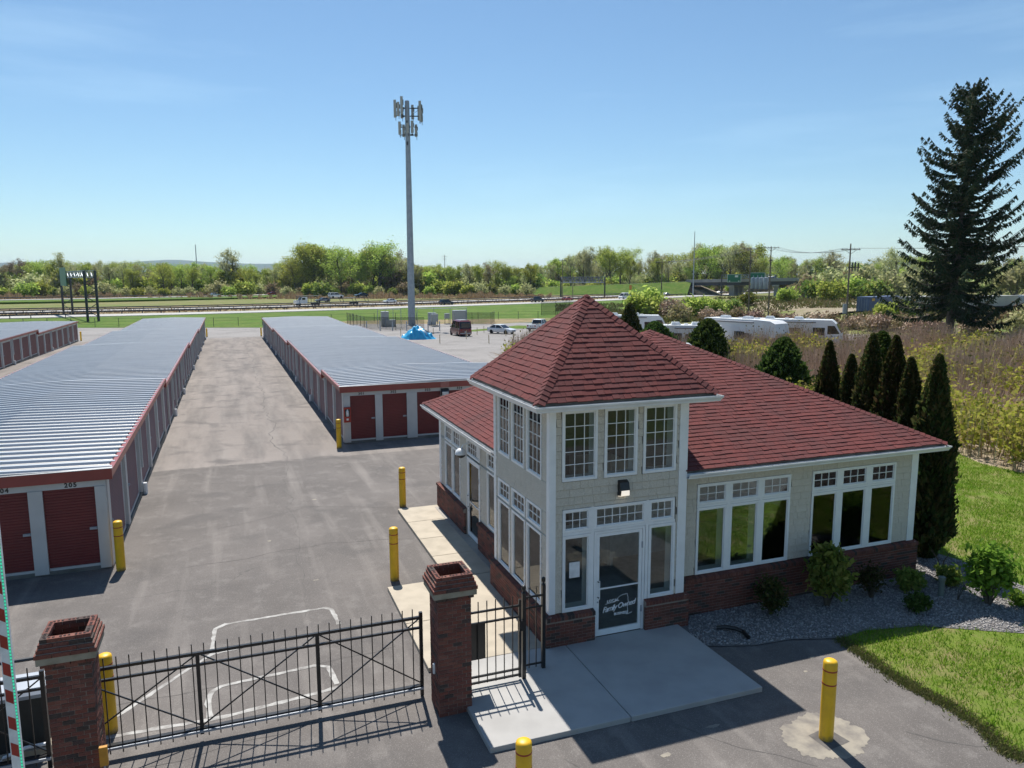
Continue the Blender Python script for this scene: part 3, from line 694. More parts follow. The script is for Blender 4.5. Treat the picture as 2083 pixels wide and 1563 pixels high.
ny = [(1.30,.735),(1.42,.745),(1.53,.755),(1.58,.79),(1.60,.835),(1.66,.875),(1.74,.895),(1.83,.895),(1.83,.86),(1.85,.82),(1.845,.77),(1.86,.72),(1.845,.66),(1.83,.60),(1.85,.52),(1.845,.46),(1.80,.435),(1.85,.432),(1.95,.462)]
nm = MB()
for (a, b), (c, d) in zip(ny, ny[1:]): nm.bar((a,-.003,b), (c,-.003,d), .004, .009)
obj('state_outline', nm, M['signwhite'], dr_)
# --- roofs
def on_tri(A, B, P): A, B, P = Vector(A), Vector(B), Vector(P); s = (B-A).normalized(); h = (P-A)-(P-A).dot(s)*s; t = h.normalized(); return A, s, t, s.cross(t).normalized(), (B-A).length, h.length, (P-A).dot(s)
sh_n = [0]
def shingle_face(A, B, P, expo, part, lo=None, rest=None, tabs=True):
    A, s, t, n, Lb, Hh, pk = on_tri(A, B, P)
    if n.z < 0: n = -n
    rows = int(Hh/expo); expo = Hh/(rows+.0)
    for k in range(rows):
        t0, t1 = k*expo, min((k+1)*expo+.02, Hh)
        l0, r0 = pk*t0/Hh, Lb-(Lb-pk)*t0/Hh; l1, r1 = pk*t1/Hh, Lb-(Lb-pk)*t1/Hh
        if lo:
            q = lo((t0+t1)/2)
            if q is not None: l0 = max(l0, q[0]) if q[0] is not None else l0; l1 = max(l1, q[0]) if q[0] is not None else l1; r0 = min(r0, q[1]) if q[1] is not None else r0; r1 = min(r1, q[1]) if q[1] is not None else r1
        x = l0-random.uniform(0, .3)
        while x < r0:
            w = random.choice((.1,.13,.16,.2,.25,.3)); a, b = max(x, l0), min(x+w-.004, r0); x += w
            if b-a < .015: continue
            a1, b1 = max(a, l1), min(b, r1)
            if b1 < a1: a1 = b1 = (max(l1, min(r1, (a+b)/2)))
            hb = random.choice((.017,.020,.024,.027)); db = random.uniform(-.012, .006)
            bt = [A+s*a+t*(t0+db)+n*.001, A+s*b+t*(t0+db)+n*.001, A+s*b1+t*t1+n*.001, A+s*a1+t*t1+n*.001]
            tp = [A+s*a+t*(t0+db)+n*hb, A+s*b+t*(t0+db)+n*hb, A+s*b1+t*t1+n*.005, A+s*a1+t*t1+n*.005]
            if part and sh_n[0] < 300 and b-a > .13:
                sh_n[0] += 1; obj('roof_shingle', MB().hexa(bt, tp), M['shingle'], part)
            else: rest.hexa(bt, tp)
def hip_caps(A, P, n1, n2, part, rest, lo=0, hi=1.0, step=.135):
    A, P = Vector(A), Vector(P); d = P-A; Ln = d.length; d.normalize(); k = lo*Ln
    w1 = (n1.cross(d)); w2 = (n2.cross(d))
    w1 = w1 if w1.dot(n1.cross(d)) > 0 else -w1
    s1 = d.cross(n1).normalized(); s2 = d.cross(n2).normalized()
    if s1.dot(n2) > 0: s1 = -s1
    if s2.dot(n1) > 0: s2 = -s2
    up = (n1+n2).normalized()
    while k < hi*Ln-.05:
        a = A+d*k; b = A+d*min(k+step+.05, Ln); th = .026+random.uniform(0, .006)
        lo_ = [a+s1*.135+n1*.006, a+up*.012, a+s2*.135+n2*.006]; hi_ = [b+s1*.13+n1*.004, b+up*.01, b+s2*.13+n2*.004]
        V = [a+s1*.135+n1*.004, a+up*.008, a+s2*.135+n2*.004, a+s1*.135+n1*th, a+up*(th+.012), a+s2*.135+n2*th, b+s1*.13+n1*.003, b+up*.006, b+s2*.13+n2*.003, b+s1*.13+n1*.012, b+up*.02, b+s2*.13+n2*.012]
        F = [(0,1,4,3),(1,2,5,4),(3,4,10,9),(4,5,11,10),(0,3,9,6),(2,8,11,5),(6,9,10,7),(7,10,11,8)]
        m_ = MB().add(V, F)
        if part: obj('hip_cap', m_, M['shingle'], part)
        else: rest.add(V, F)
        k += step
def pyramid(x0, x1, y0, y1, ze, P, name, expo, part_faces, caps, cut=None):
    c = [Vector((x0,y0,ze)), Vector((x1,y0,ze)), Vector((x1,y1,ze)), Vector((x0,y1,ze))]; P = Vector(P)
    bm = bmesh.new()
    for i in range(4): bm.faces.new([bm.verts.new(c[i]), bm.verts.new(c[(i+1) % 4]), bm.verts.new(P)])
    if cut:
        for co_, no_ in (((cut[0],0,0),(1,0,0)), ((0,cut[1],0),(0,1,0))): bmesh.ops.bisect_plane(bm, geom=bm.verts[:]+bm.edges[:]+bm.faces[:], plane_co=co_, plane_no=no_)
        bmesh.ops.delete(bm, geom=[f for f in bm.faces if f.calc_center_median().x < cut[0] and f.calc_center_median().y < cut[1]], context='FACES')
    me = bpy.data.meshes.new(name); bm.to_mesh(me); bm.free()
    rf = obj(name, me, M['shingle_under'], OFC); rest = MB(); nr = []
    for i in range(4):
        A, B = c[i], c[(i+1) % 4]; nn = (B-A).cross(P-A).normalized(); nr.append(nn if nn.z > 0 else -nn)
    for i in range(4):
        lo = None
        if cut and i == 0:      # front face: start right of the tower
            lim = (cut[1]-y0)/math.cos(math.atan2(P.z-ze, P.y-y0)); lo = lambda t, l=lim: ((cut[0]-x0+.01, None) if t < l+.05 else None)
        if cut and i == 3:      # left face: eave runs from back to front
            lim = (cut[0]-x0)/math.cos(math.atan2(P.z-ze, P.x-x0)); lo = lambda t, l=lim: ((None, y1-cut[1]-.01) if t < l+.05 else None)
        shingle_face(c[i], c[(i+1) % 4], P, expo, rf if i in part_faces else None, lo, rest)
    for i in range(4):
        if cut and i == 0: hip_caps(c[i], P, nr[i], nr[i-1], None, rest, lo=.62); continue
        hip_caps(c[i], P, nr[i], nr[i-1], rf if i in caps else None, rest)
    hb = MB().lathe([(.11,-.09),(.09,-.02),(.03,.03),(.0,.035)], 8, P); rest.add(hb.v, hb.f)
    tag(obj('shingle_courses', rest, M['shingle'], rf), kind='stuff'); return rf
ZT, ZM = 5.20, 3.43
TROOF = pyramid(-.455, 3.655, -.455, 3.855, ZT+.065, (1.6,1.7,7.27), 'tower_roof', .137, (0, 3), (0, 1, 3))
MROOF = pyramid(-.025, 10.885, -.045, 10.735, ZM+.065, (5.43,5.345,6.14), 'main_roof', .137, (), (), cut=(3.19, 3.39))
# --- eaves: soffit, fascia, gutters
def gutter(face, a0, a1, d0, zt, mit0, mit1):
    pr = [(0,0),(0,-.11),(.075,-.11),(.085,-.075),(.12,-.03),(.125,.004),(.112,.004),(.106,-.028),(.072,-.085),(.062,-.098),(.012,-.098),(.012,0)]
    n = len(pr); V = [(a0-(d if mit0 else 0), -d0-d, zt+z) for d, z in pr]+[(a1+(d if mit1 else 0), -d0-d, zt+z) for d, z in pr]
    F = [(i, (i+1) % n, n+(i+1) % n, n+i) for i in range(n)]+[tuple(range(n))[::-1], tuple(range(n, 2*n))]
    g = face.put('gutter', MB().add(V, F), M['whitemetal'])
    k = a0+.4
    while k < a1: 
        face.put('gutter_hanger', MB().box(k-.012, k+.012, -d0-.11, -d0-.013, zt-.018, zt-.012), M['steel'], g); k += .62
    face.put('gutter_floor_strip', MB().box(a0+.02, a1-.02, -d0-.06, -d0-.0125, zt-.097, zt-.08), M['crack'], g)  # dark strip laid along the gutter floor
O_ = .42
gutter(FT, -O_, 3.2+O_, O_, ZT+.0, 1, 1); gutter(LT, -3.4-O_, O_, O_, ZT, 1, 1); gutter(RT, -O_, 3.4+O_, O_, ZT, 1, 1); gutter(BT, -3.2-O_, O_, O_, ZT, 1, 1)
OM = .42
gutter(FM, 3.24, 10.43+OM, OM, ZM+.0, 0, 1); gutter(LM, -10.28-OM, -3.44, OM, ZM, 1, 0); gutter(RM, .41-OM, 10.28+OM, OM, ZM, 1, 1); gutter(BM_, -10.43-OM, -.43+OM, OM, ZM, 1, 1)
def ring(x0, x1, y0, y1, i, z0, z1, mat, nm, xs=None):
    m = MB().box(x0, x1, y0, y0+i, z0, z1).box(x0, x1, y1-i, y1, z0, z1).box(x0, x0+i, y0+i, y1-i, z0, z1).box(x1-i, x1, y0+i, y1-i, z0, z1)
    return obj(nm, m, mat, OFC)
M['dripedge'] = plain('drip_edge', (.10,.095,.09), .7, c2=(.045,.045,.045), scale=3)
ring(-.415, 3.615, -.415, 3.815, .022, ZT-.13, ZT+.0, M['white'], 'fascia_board'); ring(-.43, 3.63, -.43, 3.83, .037, ZT+.001, ZT+.064, M['dripedge'], 'drip_edge'); ring(-.392, 3.592, -.392, 3.792, .40, ZT-.125, ZT-.11, M['white'], 'soffit')
obj('fascia_board', MB().box(3.24,10.845,-.005,.017,ZM-.13,ZM).box(10.823,10.845,.017,10.695,ZM-.13,ZM).box(.015,.037,3.44,10.695,ZM-.13,ZM).box(.037,10.823,10.673,10.695,ZM-.13,ZM), M['white'], OFC)
obj('soffit', MB().box(3.24,10.82,.018,.409,ZM-.125,ZM-.11).box(10.44,10.82,.41,10.27,ZM-.125,ZM-.11).box(.04,.42,3.44,10.27,ZM-.125,ZM-.11).box(.04,10.82,10.285,10.67,ZM-.125,ZM-.11), M['white'], OFC)
obj('drip_edge', MB().box(3.24,10.86,-.02,.017,ZM+.001,ZM+.064).box(10.823,10.86,.0171,10.71,ZM+.001,ZM+.064).box(.0,.037,3.44,10.71,ZM+.001,ZM+.064).box(.0371,10.8229,10.673,10.71,ZM+.001,ZM+.064), M['dripedge'], OFC)
# roof vents and flashing
obj('roof_vent', MB().lathe([(.09,0),(.09,.22),(.16,.24),(.15,.32),(.07,.38),(.0,.39)], 14, (7.05,5.9,5.3)), M['whitemetal'], OFC)
obj('roof_vent', MB().lathe([(.06,0),(.06,.42),(.05,.43)], 12, (8.6,8.2,4.35)), M['whitemetal'], OFC)
obj('flashing', MB().hexa([(3.235,.0,ZM-.0),(3.32,.0,ZM),(3.32,3.4,ZM+1.7),(3.235,3.4,ZM+1.7)], [(3.235,.0,ZM+.09),(3.25,.0,ZM+.09),(3.25,3.4,ZM+1.79),(3.235,3.4,ZM+1.79)]), M['black'], OFC)
# --- things on the walls
def officething(name, label, cat, u, v, z, rz=0):
    x, y = OF(u, v); return thing(name, label, cat, (x, y, z), A0+rz)
lp = officething('wall_lamp', 'black wall pack lamp with a bright lens above the glass door', 'lamp', 1.645, -.018, 3.12)
obj('housing', MB().prism([(0,.0),(-.13,.03),(-.15,.12),(-.10,.30),(0,.34)], 'x', -.11, .11), M['black'], lp); obj('lens', MB().prism([(-.012,-.012),(-.125,.015),(-.155,.03),(-.156,.13),(-.13,.145),(-.13,.03),(-.012,.0)], 'x', -.095, .095), emis('lamp_lens_lit', (1,.86,.66), .55), lp)
cm = officething('security_camera', 'white dome security camera on an arm under the left eave', 'camera', .4, 6.0, 2.95)
obj('arm', MB().tube([(.0,0,.1),(-.25,0,.16),(-.45,0,.12),(-.5,0,.02)], .025), M['whitemetal'], cm); obj('backplate', MB().box(-.02,.02,-.16,.16,-.3,.16), M['whitemetal'], cm)
obj('hood', smooth(MB().lathe([(.165,-.14),(.165,-.11),(.145,-.04),(.08,.02),(.02,.03)], 20, (-.52,0,0)).mesh('hood')), M['whitemetal'], cm); obj('dome', smooth(MB().lathe([(.14,-.145),(.12,-.2),(.06,-.24),(.01,-.25)], 20, (-.52,0,0)).mesh('dome')), M['black'], cm)
pn = officething('paper_notice', 'white paper notice taped inside the left sidelight of the glass door', 'notice', .555, -.014, 1.62)
obj('sheet', MB().box(-.12,.12,-.001,.001,-.17,.17), M['signwhite'], pn)
fl = officething('floodlight_sensor', 'tiny dark sensor under the front gutter beside the tower', 'sensor', 5.25, .38, 3.24)
obj('body', MB().lathe([(.03,-.06),(.045,-.03),(.03,.0)], 10), M['darksteel'], fl)
# ================================================================== STORAGE BUILDINGS (storage frame: x across, y along the aisles)
def mat_galv():
    m, t, b, o = nodes('galvalume_roof'); b.inputs['Metallic'].default_value = .88; b.inputs['Roughness'].default_value = .36
    co = coord(t); n = noise(t, coord(t, (.35, 2.2, 1)), 1.1, 6, .7)
    t.links.new(mixc(t, ramp(t, n, .35, .7), (.78,.75,.70), (.60,.58,.545)), b.inputs['Base Color'])
    r_ = N(t, 'ShaderNodeMapRange'); r_.inputs[3].default_value = .27; r_.inputs[4].default_value = .37; t.links.new(n, r_.inputs[0]); t.links.new(r_.outputs[0], b.inputs['Roughness']); return m
M['galv'] = mat_galv()
M['curb'] = plain('curb_concrete', (.20,.19,.18), .9, c2=(.11,.11,.09), scale=1.2, bmp=.3)
def door_mesh(w, h, name):
    n = int(h/.075); V = []; F = []; rows = []
    for k in range(n):
        z = h*k/n; p = h/n
        rows += [(z, 0), (z+p*.30, 0), (z+p*.42, -.016), (z+p*.86, -.016), (z+p*.99, 0)]
    rows.append((h, 0))
    for z, y in rows: V += [(-w/2, y, z), (w/2, y, z)]
    for i in range(len(rows)-1): F.append((2*i, 2*i+1, 2*i+3, 2*i+2))
    me = bpy.data.meshes.new(name); me.from_pydata(V, [], F); me.update(); me.materials.append(M['door_red']); return me
DM_F = door_mesh(1.2, 2.13, 'roll_up_door'); DM_S = door_mesh(2.74, 2.15, 'roll_up_door')
HM = fixn(MB().box(-.09,.09,-.03,0,-.035,.035).box(-.02,.08,-.05,-.03,-.015,.02).mesh('handle')); HM.materials.append(M['steel'])
BMs = fixn(MB().box(-.6,.6,-.03,0,-.07,-.002).mesh('bottom_bar')); BMs.materials.append(M['grey_wall'])
BML = fixn(MB().box(-1.37,1.37,-.03,0,-.07,-.002).mesh('bottom_bar')); BML.materials.append(M['grey_wall'])
COLM = fixn(MB().box(-.18,.18,-.09,.06,0,1).mesh('pilaster')); COLM.materials.append(M['grey_wall'])
DSM = MB(); DSM.box(-.05,.05,-.16,-.092,.35,1.0); DSM = fixn(DSM.mesh('downspout')); DSM.materials.append(M['grey_wall'])
BOOT = fixn(MB().lathe([(.09,0),(.09,.42),(.07,.44)], 10).mesh('downspout_boot')); BOOT.materials.append(M['whitemetal'])
def tinted(base, k): return base
def roof_seg(y0, y1, w, ze, ridge, per=.6, amp=.040):
    n = max(1, round((y1-y0)/per)); p = (y1-y0)/n; ys = []; V = []; F = []
    xs = (0, .25*w, .5*w, .75*w, w)
    for i in range(n):
        for dy, h in ((0, 0), (.36*p, -.004), (.42*p, .0), (.50*p, .066), (.66*p, .070), (.74*p, .0)): ys.append((y0+i*p+dy, h))
    ys.append((y1, 0))
    for y, h in ys:
        for x in xs: V.append((x, y, ze+ridge*(1-abs(x-w/2)/(w/2))+h))
    for i in range(len(ys)-1):
        for j in range(4): F.append((5*i+j, 5*i+j+1, 5*i+j+6, 5*i+j+5))
    me = bpy.data.meshes.new('roof_panel'); me.from_pydata(V, [], F); me.update(); return me
def storage(name, label, x0, w, y0, segs, y1, front=None, side='right', start_side=0, unit=3.22):
    # segs: list of (y_start, gutter_z); local origin at (x0,y0)
    ox, oy = SF(x0, y0); t = thing(name, label, 'storage building', (ox, oy, 0), S0, 'rows of red door storage buildings')
    ys = [s_[0] for s_ in segs]+[y1]
    for i, (ya, gz) in enumerate(segs):
        a, b = ya-y0, ys[i+1]-y0; fz = gz-2.66
        body = MB().box(.06, w-.06, a, b, fz, gz-.06); obj('wall', body, M['grey_wall'], t)
        obj('foundation', MB().box(-.02, w+.02, a-.03 if i == 0 else a+.001, b, -2.2, fz-.001), M['curb'], t)
        obj('roof_panel', roof_seg(a-(.1 if i == 0 else 0), b-.02, w+.3, gz-.02, .12), M['galv'], t, (-.15, 0, 0))
        # eave trim along both sides, step caps
        for s_, xx in (('l', -.19), ('r', w+.07)):
            e = MB().box(xx, xx+.12, a-(.12 if i == 0 else .0), b, gz-.17, gz+.03); obj('eave_trim', e, M['fascia_red'], t)
            cl = MB(); k_ = a+.15
            while k_ < b: 
                cx = xx+(.125 if s_ == 'l' else -.035); cl.box(cx, cx+.03, k_-.1, k_+.06, gz+.0, gz+.05); k_ += .6
            obj('closure_strip', cl, M['darksteel'], t)
        if i: obj('step_cap', MB().box(-.2, w+.2, a-.06, a-.021, gz-.1, segs[i-1][1]-.03), M['fascia_red'], t)
        # side doors
        xs_, rz = (w, math.pi/2) if side == 'right' else (0, -math.pi/2)
        n = int((b-a)/unit); 
        if n < 1: n = 1
        p = (b-a)/n; dw = min(2.74, p-.42)
        for k in range(n):
            c = a+p*(k+.5)
            o = obj('roll_up_door', DM_S, None, t, (xs_-.058 if side == 'right' else .058, c, fz+.1), rz, (dw/2.74, 1, 1)); o.location.x = (w-.055+.0) if side == 'right' else .055
            obj('handle', HM, None, o, (1.2 if side == 'left' else -1.2, -.017, .95)); obj('bottom_bar', BML, None, o, (0,0,0))
        for k in range(n+1):
            c = a+p*k
            if k == n and i < len(segs)-1: continue
            c = min(max(c, .19), y1-y0-.19)
            wd_ = 1.0
            obj('pilaster', COLM, None, t, (w-.06+.0 if side == 'right' else .06, c, fz-.02), rz, (wd_, 1, 2.5))
            if k % 3 == 2:
                ds = obj('downspout', DSM, None, t, (w-.06 if side == 'right' else .06, c+.1, fz-.02), rz, (1, 1, 2.5))
                obj('downspout_boot', BOOT, None, t, (w+.10 if side == 'right' else -.10, c+.1, float(G(*SF(x0+(w if side == 'right' else 0), y0+c)))-.02))
        hd = MB().box(w-.055, w-.03, a+.01, b-.01, fz+2.26, gz-.1) if side == 'right' else MB().box(.03, .055, a+.01, b-.01, fz+2.26, gz-.1)
        obj('header_panel', hd, M['grey_wall'], t)
    if front:
        gz = segs[0][1]; fz = gz-2.66
        obj('gable_closure', MB().prism([(-.15,gz-.1),(w+.15,gz-.1),(w+.15,gz+.05),(w/2,gz+.165),(-.15,gz+.05)], 'y', -.105, -.06), M['grey_wall'], t)
        obj('fascia', MB().box(-.19, w+.19, -.16, -.11, gz-.23, gz+.06), M['fascia_red'], t)
        obj('fascia_cap', MB().box(-.2, w+.2, -.18, -.02, gz+.061, gz+.075), M['grey_wall'], t)
        obj('header_panel', MB().box(.0, w, -.055, -.0, fz+2.25, gz-.1), M['grey_wall'], t)
        xs_ = front['doors']
        edges = [0]
        for c, nm in xs_:
            o = obj('roll_up_door', DM_F, None, t, (c, -.012, fz+.13)); obj('handle', HM, None, o, (.5, -.017, .98)); obj('bottom_bar', BMs, None, o)
            tx = obj('unit_number', TX[nm], M['black'], t, (c+front.get('dx', 0), -.059, fz+2.335)); edges += [c-.6, c+.6]
        edges.append(w)
        for a, b in zip(edges[::2], edges[1::2]):
            obj('pilaster', MB().box(a, b, -.09, .05, fz-.0, fz+2.25), M['grey_wall'], t)
        obj('sill', MB().box(0, w, -.04, .0, fz-.0, fz+.055), M['curb'], t)
    return t
wB = 8.1
sB = [(21.98, 2.65), (41.2, 2.38), (67.2, 2.08), (89.5, 1.78)]
dB = [(wB-.26-.6, '205'), (wB-.26-1.2-.33-.6, '204'), (wB-.26-2.4-.33-.49-.6, '203'), (wB-.26-3.6-.66-.49-.6, '202'), (wB-.26-4.8-.66-.98-.6, '201')]
storage('storage_building', 'long storage building with silver ribbed roof and red door 205 at its end', -3.28-wB, wB, 21.98, sB, 120.6, dict(doors=dB[::-1], dx=.05), 'right')
wC = 9.5
dC = [(.29+.6, '301'), (.29+1.2+.35+.6, '302'), (3.57+.58, '303'), (5.19+.6, '304'), (6.39+.35+.6, '305'), (6.39+.35+1.2+.2+.6, '306')]
storage('storage_building', 'storage building behind the office with red doors 301 to 304 at its end', 4.94, wC, 35.8, [(35.8, 2.50), (43.1, 2.20), (68.8, 1.90), (91, 1.60)], 120.2, dict(doors=dC, dx=-.05), 'left')
storage('storage_building', 'far left storage building seen end on past the second aisle', -20.25-9.5, 9.5, 40, [(40, 2.45), (62, 2.2), (80, 1.93), (98, 1.53)], 122.6, None, 'right')
# things on building 300
def sthing(name, label, cat, a, b, z, rz=0, group=None):
    x, y = SF(a, b); return thing(name, label, cat, (x, y, z), S0+rz, group)
fx = sthing('extinguisher_cabinet', 'red fire extinguisher cabinet on the corner beside door 301', 'cabinet', 4.94+.13, 35.8-.1, .85)
obj('box', MB().box(-.17,.17,-.14,-.0,0,.72), M['redtape'], fx); obj('window', MB().box(-.12,.12,-.143,-.141,.28,.64), M['darkglass'], fx)
obj('extinguisher', MB().lathe([(.05,0),(.06,.04),(.06,.24),(.025,.29),(.02,.33)], 10, (0,-.15,.30)), M['signwhite'], fx); obj('label_plate', MB().box(-.05,.05,-.144,-.141,.1,.19), M['signwhite'], fx)
lk = sthing('wall_lamp', 'black wall pack lamp between doors 303 and 304', 'lamp', 4.94+4.95, 35.8-.093, 1.85)
obj('housing', MB().prism([(0,0),(-.14,.02),(-.18,.14),(-.12,.32),(0,.36)], 'x', -.2, .2), M['black'], lk); obj('lens', MB().prism([(-.145,.03),(-.186,.05),(-.186,.2),(-.165,.21)], 'x', -.16, .16), M['lamplens'], lk)
sg = sthing('notice_plate', 'small pink notice plate on the red fascia above door 303', 'sign', 4.94+4.95, 35.8-.175, 2.27)
obj('plate', MB().box(-.22,.22,-.012,-.002,.0,.28), plain('faded_plate', (.42,.16,.13), .6), sg)
# ================================================================== BRICK PILLARS, GATES, BOLLARDS
def pillar(name, label, u, v, lean=0):
    x, y = OF(u, v); t = thing(name, label, 'pillar', (x, y, -.06), A0)
    n = [0]; rest = MB(); h = .30; z = .0; row = 0
    obj('core', MB().box(-h+.008,h-.008,-h+.008,-h+.1,0,2.3).box(-h+.008,h-.008,h-.1,h-.008,0,2.3).box(-h+.008,-h+.1,-h+.1,h-.1,0,2.3).box(h-.1,h-.008,-h+.1,h-.1,0,2.3), M['mortar'], t)
    def course(z, hw, row, hh=BH, mat=None, name='brick'):
        for side in range(4):
            m4 = Matrix.Rotation(side*math.pi/2, 4, 'Z')
            L0, L1 = (-hw, hw-.1) if row % 2 == 0 else (-hw+.1, hw)
            L0 = -hw if row % 2 == 0 else -hw+.0975; L1 = hw-.0975 if row % 2 == 0 else hw
            k = 3; w = (L1-L0)/k if hw < .33 else (L1-L0)/3
            for i in range(3):
                a, b = L0+i*w, L0+(i+1)*w-BJ*(1 if i < 2 else .0)
                if i == 2: b = L1-(BJ if row % 2 == 0 else 0)
                d = random.uniform(-.003, .003); m_ = MB().box(a, b, -hw+d, -hw+.092, z, z+hh); V = [m4 @ Vector(q) for q in m_.v]
                if n[0] < 300 and side in (0, 3, 1): n[0] += 1; obj(name, MB().add(V, m_.f), mat or M['brick'], t)
                else: rest.add(V, m_.f)
    while z < 2.12: course(z, h, row); z += BH+BJ; row += 1
    # corbelled head: pale stone band, then stepped courses, hollow with cored bricks on top
    obj('stone_band', MB().box(-.385,.385,-.385,-.28,z+.06,z+.16).box(-.385,.385,.28,.385,z+.06,z+.16).box(-.385,-.28,-.28,.28,z+.06,z+.16).box(.28,.385,-.28,.28,z+.06,z+.16), M['stone'], t)
    course(z-.004, .345, row)
    z += .165
    for k, hw in enumerate((.40, .375, .35, .33)):
        course(z, hw, k); mtop = z+BH+BJ-.001 if k < 3 else z+BH-.006; obj('mortar_bed', MB().box(-hw+.02,hw-.02,-hw+.02,-hw+.085,z+.01,mtop).box(-hw+.02,hw-.02,hw-.085,hw-.02,z+.01,mtop).box(-hw+.02,-hw+.085,-hw+.085,hw-.085,z+.01,mtop).box(hw-.085,hw-.02,-hw+.085,hw-.085,z+.01,mtop), M['mortar'], t); z += BH+BJ
    holes = MB(); hw = .33; zt = z-BJ+.0035
    for side in range(4):
        m4 = Matrix.Rotation(side*math.pi/2, 4, 'Z'); q = -hw+.05
        while q < hw-.12:
            for j in range(3): 
                m_ = MB().box(q+j*.055, q+j*.055+.032, -hw+.028, -hw+.064, zt-.04, zt+.001); holes.add([m4 @ Vector(p) for p in m_.v], m_.f)
            q += .2
    obj('core_holes', holes, M['shingle_under'], t)
    tag(obj('brick_courses', rest, M['brick'], t), kind='stuff'); return t
PR = pillar('brick_pillar', 'hollow topped brick gate pillar beside the white concrete pad', -2.49, -1.27)
PL = pillar('brick_pillar', 'hollow topped brick gate pillar at the far left behind the barrier arm', -8.4, -1.40)

# ---- sliding gate
PKT = fixn(MB().box(-.0085,.0085,-.0085,.0085,0,1.66).mesh('picket')); PKT.materials.append(M['black'])
def gate(label, u0, u1, v, posts, name='driveway_gate', z0=.1, pick=.186, diag=True):
    x, y = OF(u0, v); t = thing(name, label, 'gate', (x, y, -.06), A0); w = u1-u0; ztop = 1.56
    for nm, z, s in (('bottom_rail', .20, .075), ('top_rail', ztop, .05), ('middle_rail', ztop-.20, .04)):
        obj(nm, MB().bar((0,0,z), (w,0,z), s), M['black'], t)
    obj('roller_track', MB().box(0, w, -.075, -.045, .17, .21), M['steel'], t)
    for p in posts: obj('gate_post', MB().box(p-u0-.03, p-u0+.03, -.031, .031, .12 if p < u1-.05 else .02, ztop+(.02 if p < u1-.05 else .10)), M['black'], t)
    if diag:
        for a, b in zip(posts, posts[1:]):
            a, b = a-u0, b-u0
            obj('brace', MB().bar((a,.028,.24), (b,.028,ztop-.02), .02), M['black'], t); obj('brace', MB().bar((a,.05,ztop-.02), (b,.05,.24), .02), M['black'], t)
    k = .09
    while k < w-.03:
        obj('picket', PKT, None, t, (k, -.035, .09), 0, (1, 1, 1)); k += pick
    return t
gate('black iron sliding gate closed across the drive between the pillars', -8.75, -2.9, -.78, [-8.72, -6.72, -4.78, -2.92])
gate('black iron gate tail panel behind the far left pillar', -12.6, -8.95, -.70, [-12.55, -10.7, -8.98], 'gate_tail')
# gate catch and wheel on the right end
# ---- pedestrian gate
x, y = OF(-2.19, -1.02); pg = thing('walk_gate', 'narrow black picket walk gate with ball finial posts by the pillar', 'gate', (x, y, .03), A0)
W_ = 1.13
for nm, z in (('rail', .10), ('rail', 1.28), ('rail', 1.50), ('rail', .22)): obj(nm, MB().bar((0,0,z), (W_,0,z), .035), M['black'], pg)
obj('stile', MB().box(W_-.02, W_+.025, -.025, .025, .05, 1.62), M['black'], pg); obj('stile', MB().box(-.02, .02, -.025, .025, .05, 1.56), M['black'], pg)
for k in range(6): obj('picket', PKT, None, pg, (.13+k*.17, -.02, .08), 0, (1, 1, .98))
def finial_post(par, px, py, h, s=.07):
    obj('post', MB().box(px-s/2, px+s/2, py-s/2, py+s/2, 0, h), M['black'], par); obj('finial', smooth(MB().lathe([(s*.55,0),(s*.62,.02),(s*.3,.035),(s*.3,.05),(s*.52,.075),(s*.62,.11),(s*.5,.15),(s*.1,.17)], 14, (px,py,h)).mesh('finial')), M['black'], par)
finial_post(pg, W_+.085, 0, 1.72)
obj('latch_box', MB().box(W_-.02, W_+.1, -.05, .05, 1.0, 1.2), M['black'], pg)
obj('kick_panel', MB().box(-.0, .45, .02, .03, .55, 1.27), M['black'], pg)
x, y = OF(-.92, -.78); fpn = thing('fence_panel', 'short black picket fence panel between walk gate and tower corner', 'fence', (x, y, .03), A0)
for z in (.12, 1.3, 1.52): obj('rail', MB().bar((0,0,z), (.42,0,z), .03), M['black'], fpn)
for k in range(2): obj('picket', PKT, None, fpn, (.14+k*.15, -.02, .06))
finial_post(fpn, .45, 0, 1.72)
x, y = OF(-1.75, .9); kp = thing('keypad_post', 'black ball top post with access box behind the walk gate', 'post', (x, y, .03), A0)
finial_post(kp, 0, 0, 1.55, .1); obj('box', MB().box(-.17,.17,-.12,.12,.95,1.3), M['black'], kp); obj('collar', MB().lathe([(.11,0),(.11,.03),(.06,.08)], 14, (0,0,0)), M['black'], kp)
# ---- gate operator behind the left pillar
x, y = OF(-9.95, .1); op = thing('gate_operator', 'dark gate motor cabinet with grey lid behind the left gate panel', 'cabinet', (x, y, -.06), A0)
obj('cabinet', MB().box(-.75,.85,-.35,.35,.12,1.0), plain('dark_cabinet', (.025,.028,.027), .5), op); obj('lid', MB().prism([(-.38,1.001),(.38,1.001),(.36,1.10),(-.3,1.13),(-.38,1.06)], 'x', -.78, .88), M['steel'], op); obj('base', MB().box(-.8,.9,-.4,.4,0,.119), M['concrete'], op)
obj('conduit', MB().tube([(.2,-.45,.02),(.3,-.6,.2),(.6,-.6,.3),(.9,-.5,.25)], .03), M['signwhite'], op)
x, y = OF(-13.5, .9); rl = thing('pipe_rail', 'dark horizontal pipe rail left of the left pillar', 'rail', (x, y, -.06), A0)
obj('pipe', MB().tube([(0,0,1.15),(4.9,0,1.15)], .035), M['darksteel'], rl)
for q in (.1, 4.8): obj('post', MB().tube([(q,0,0),(q,0,1.115)], .035), M['darksteel'], rl)
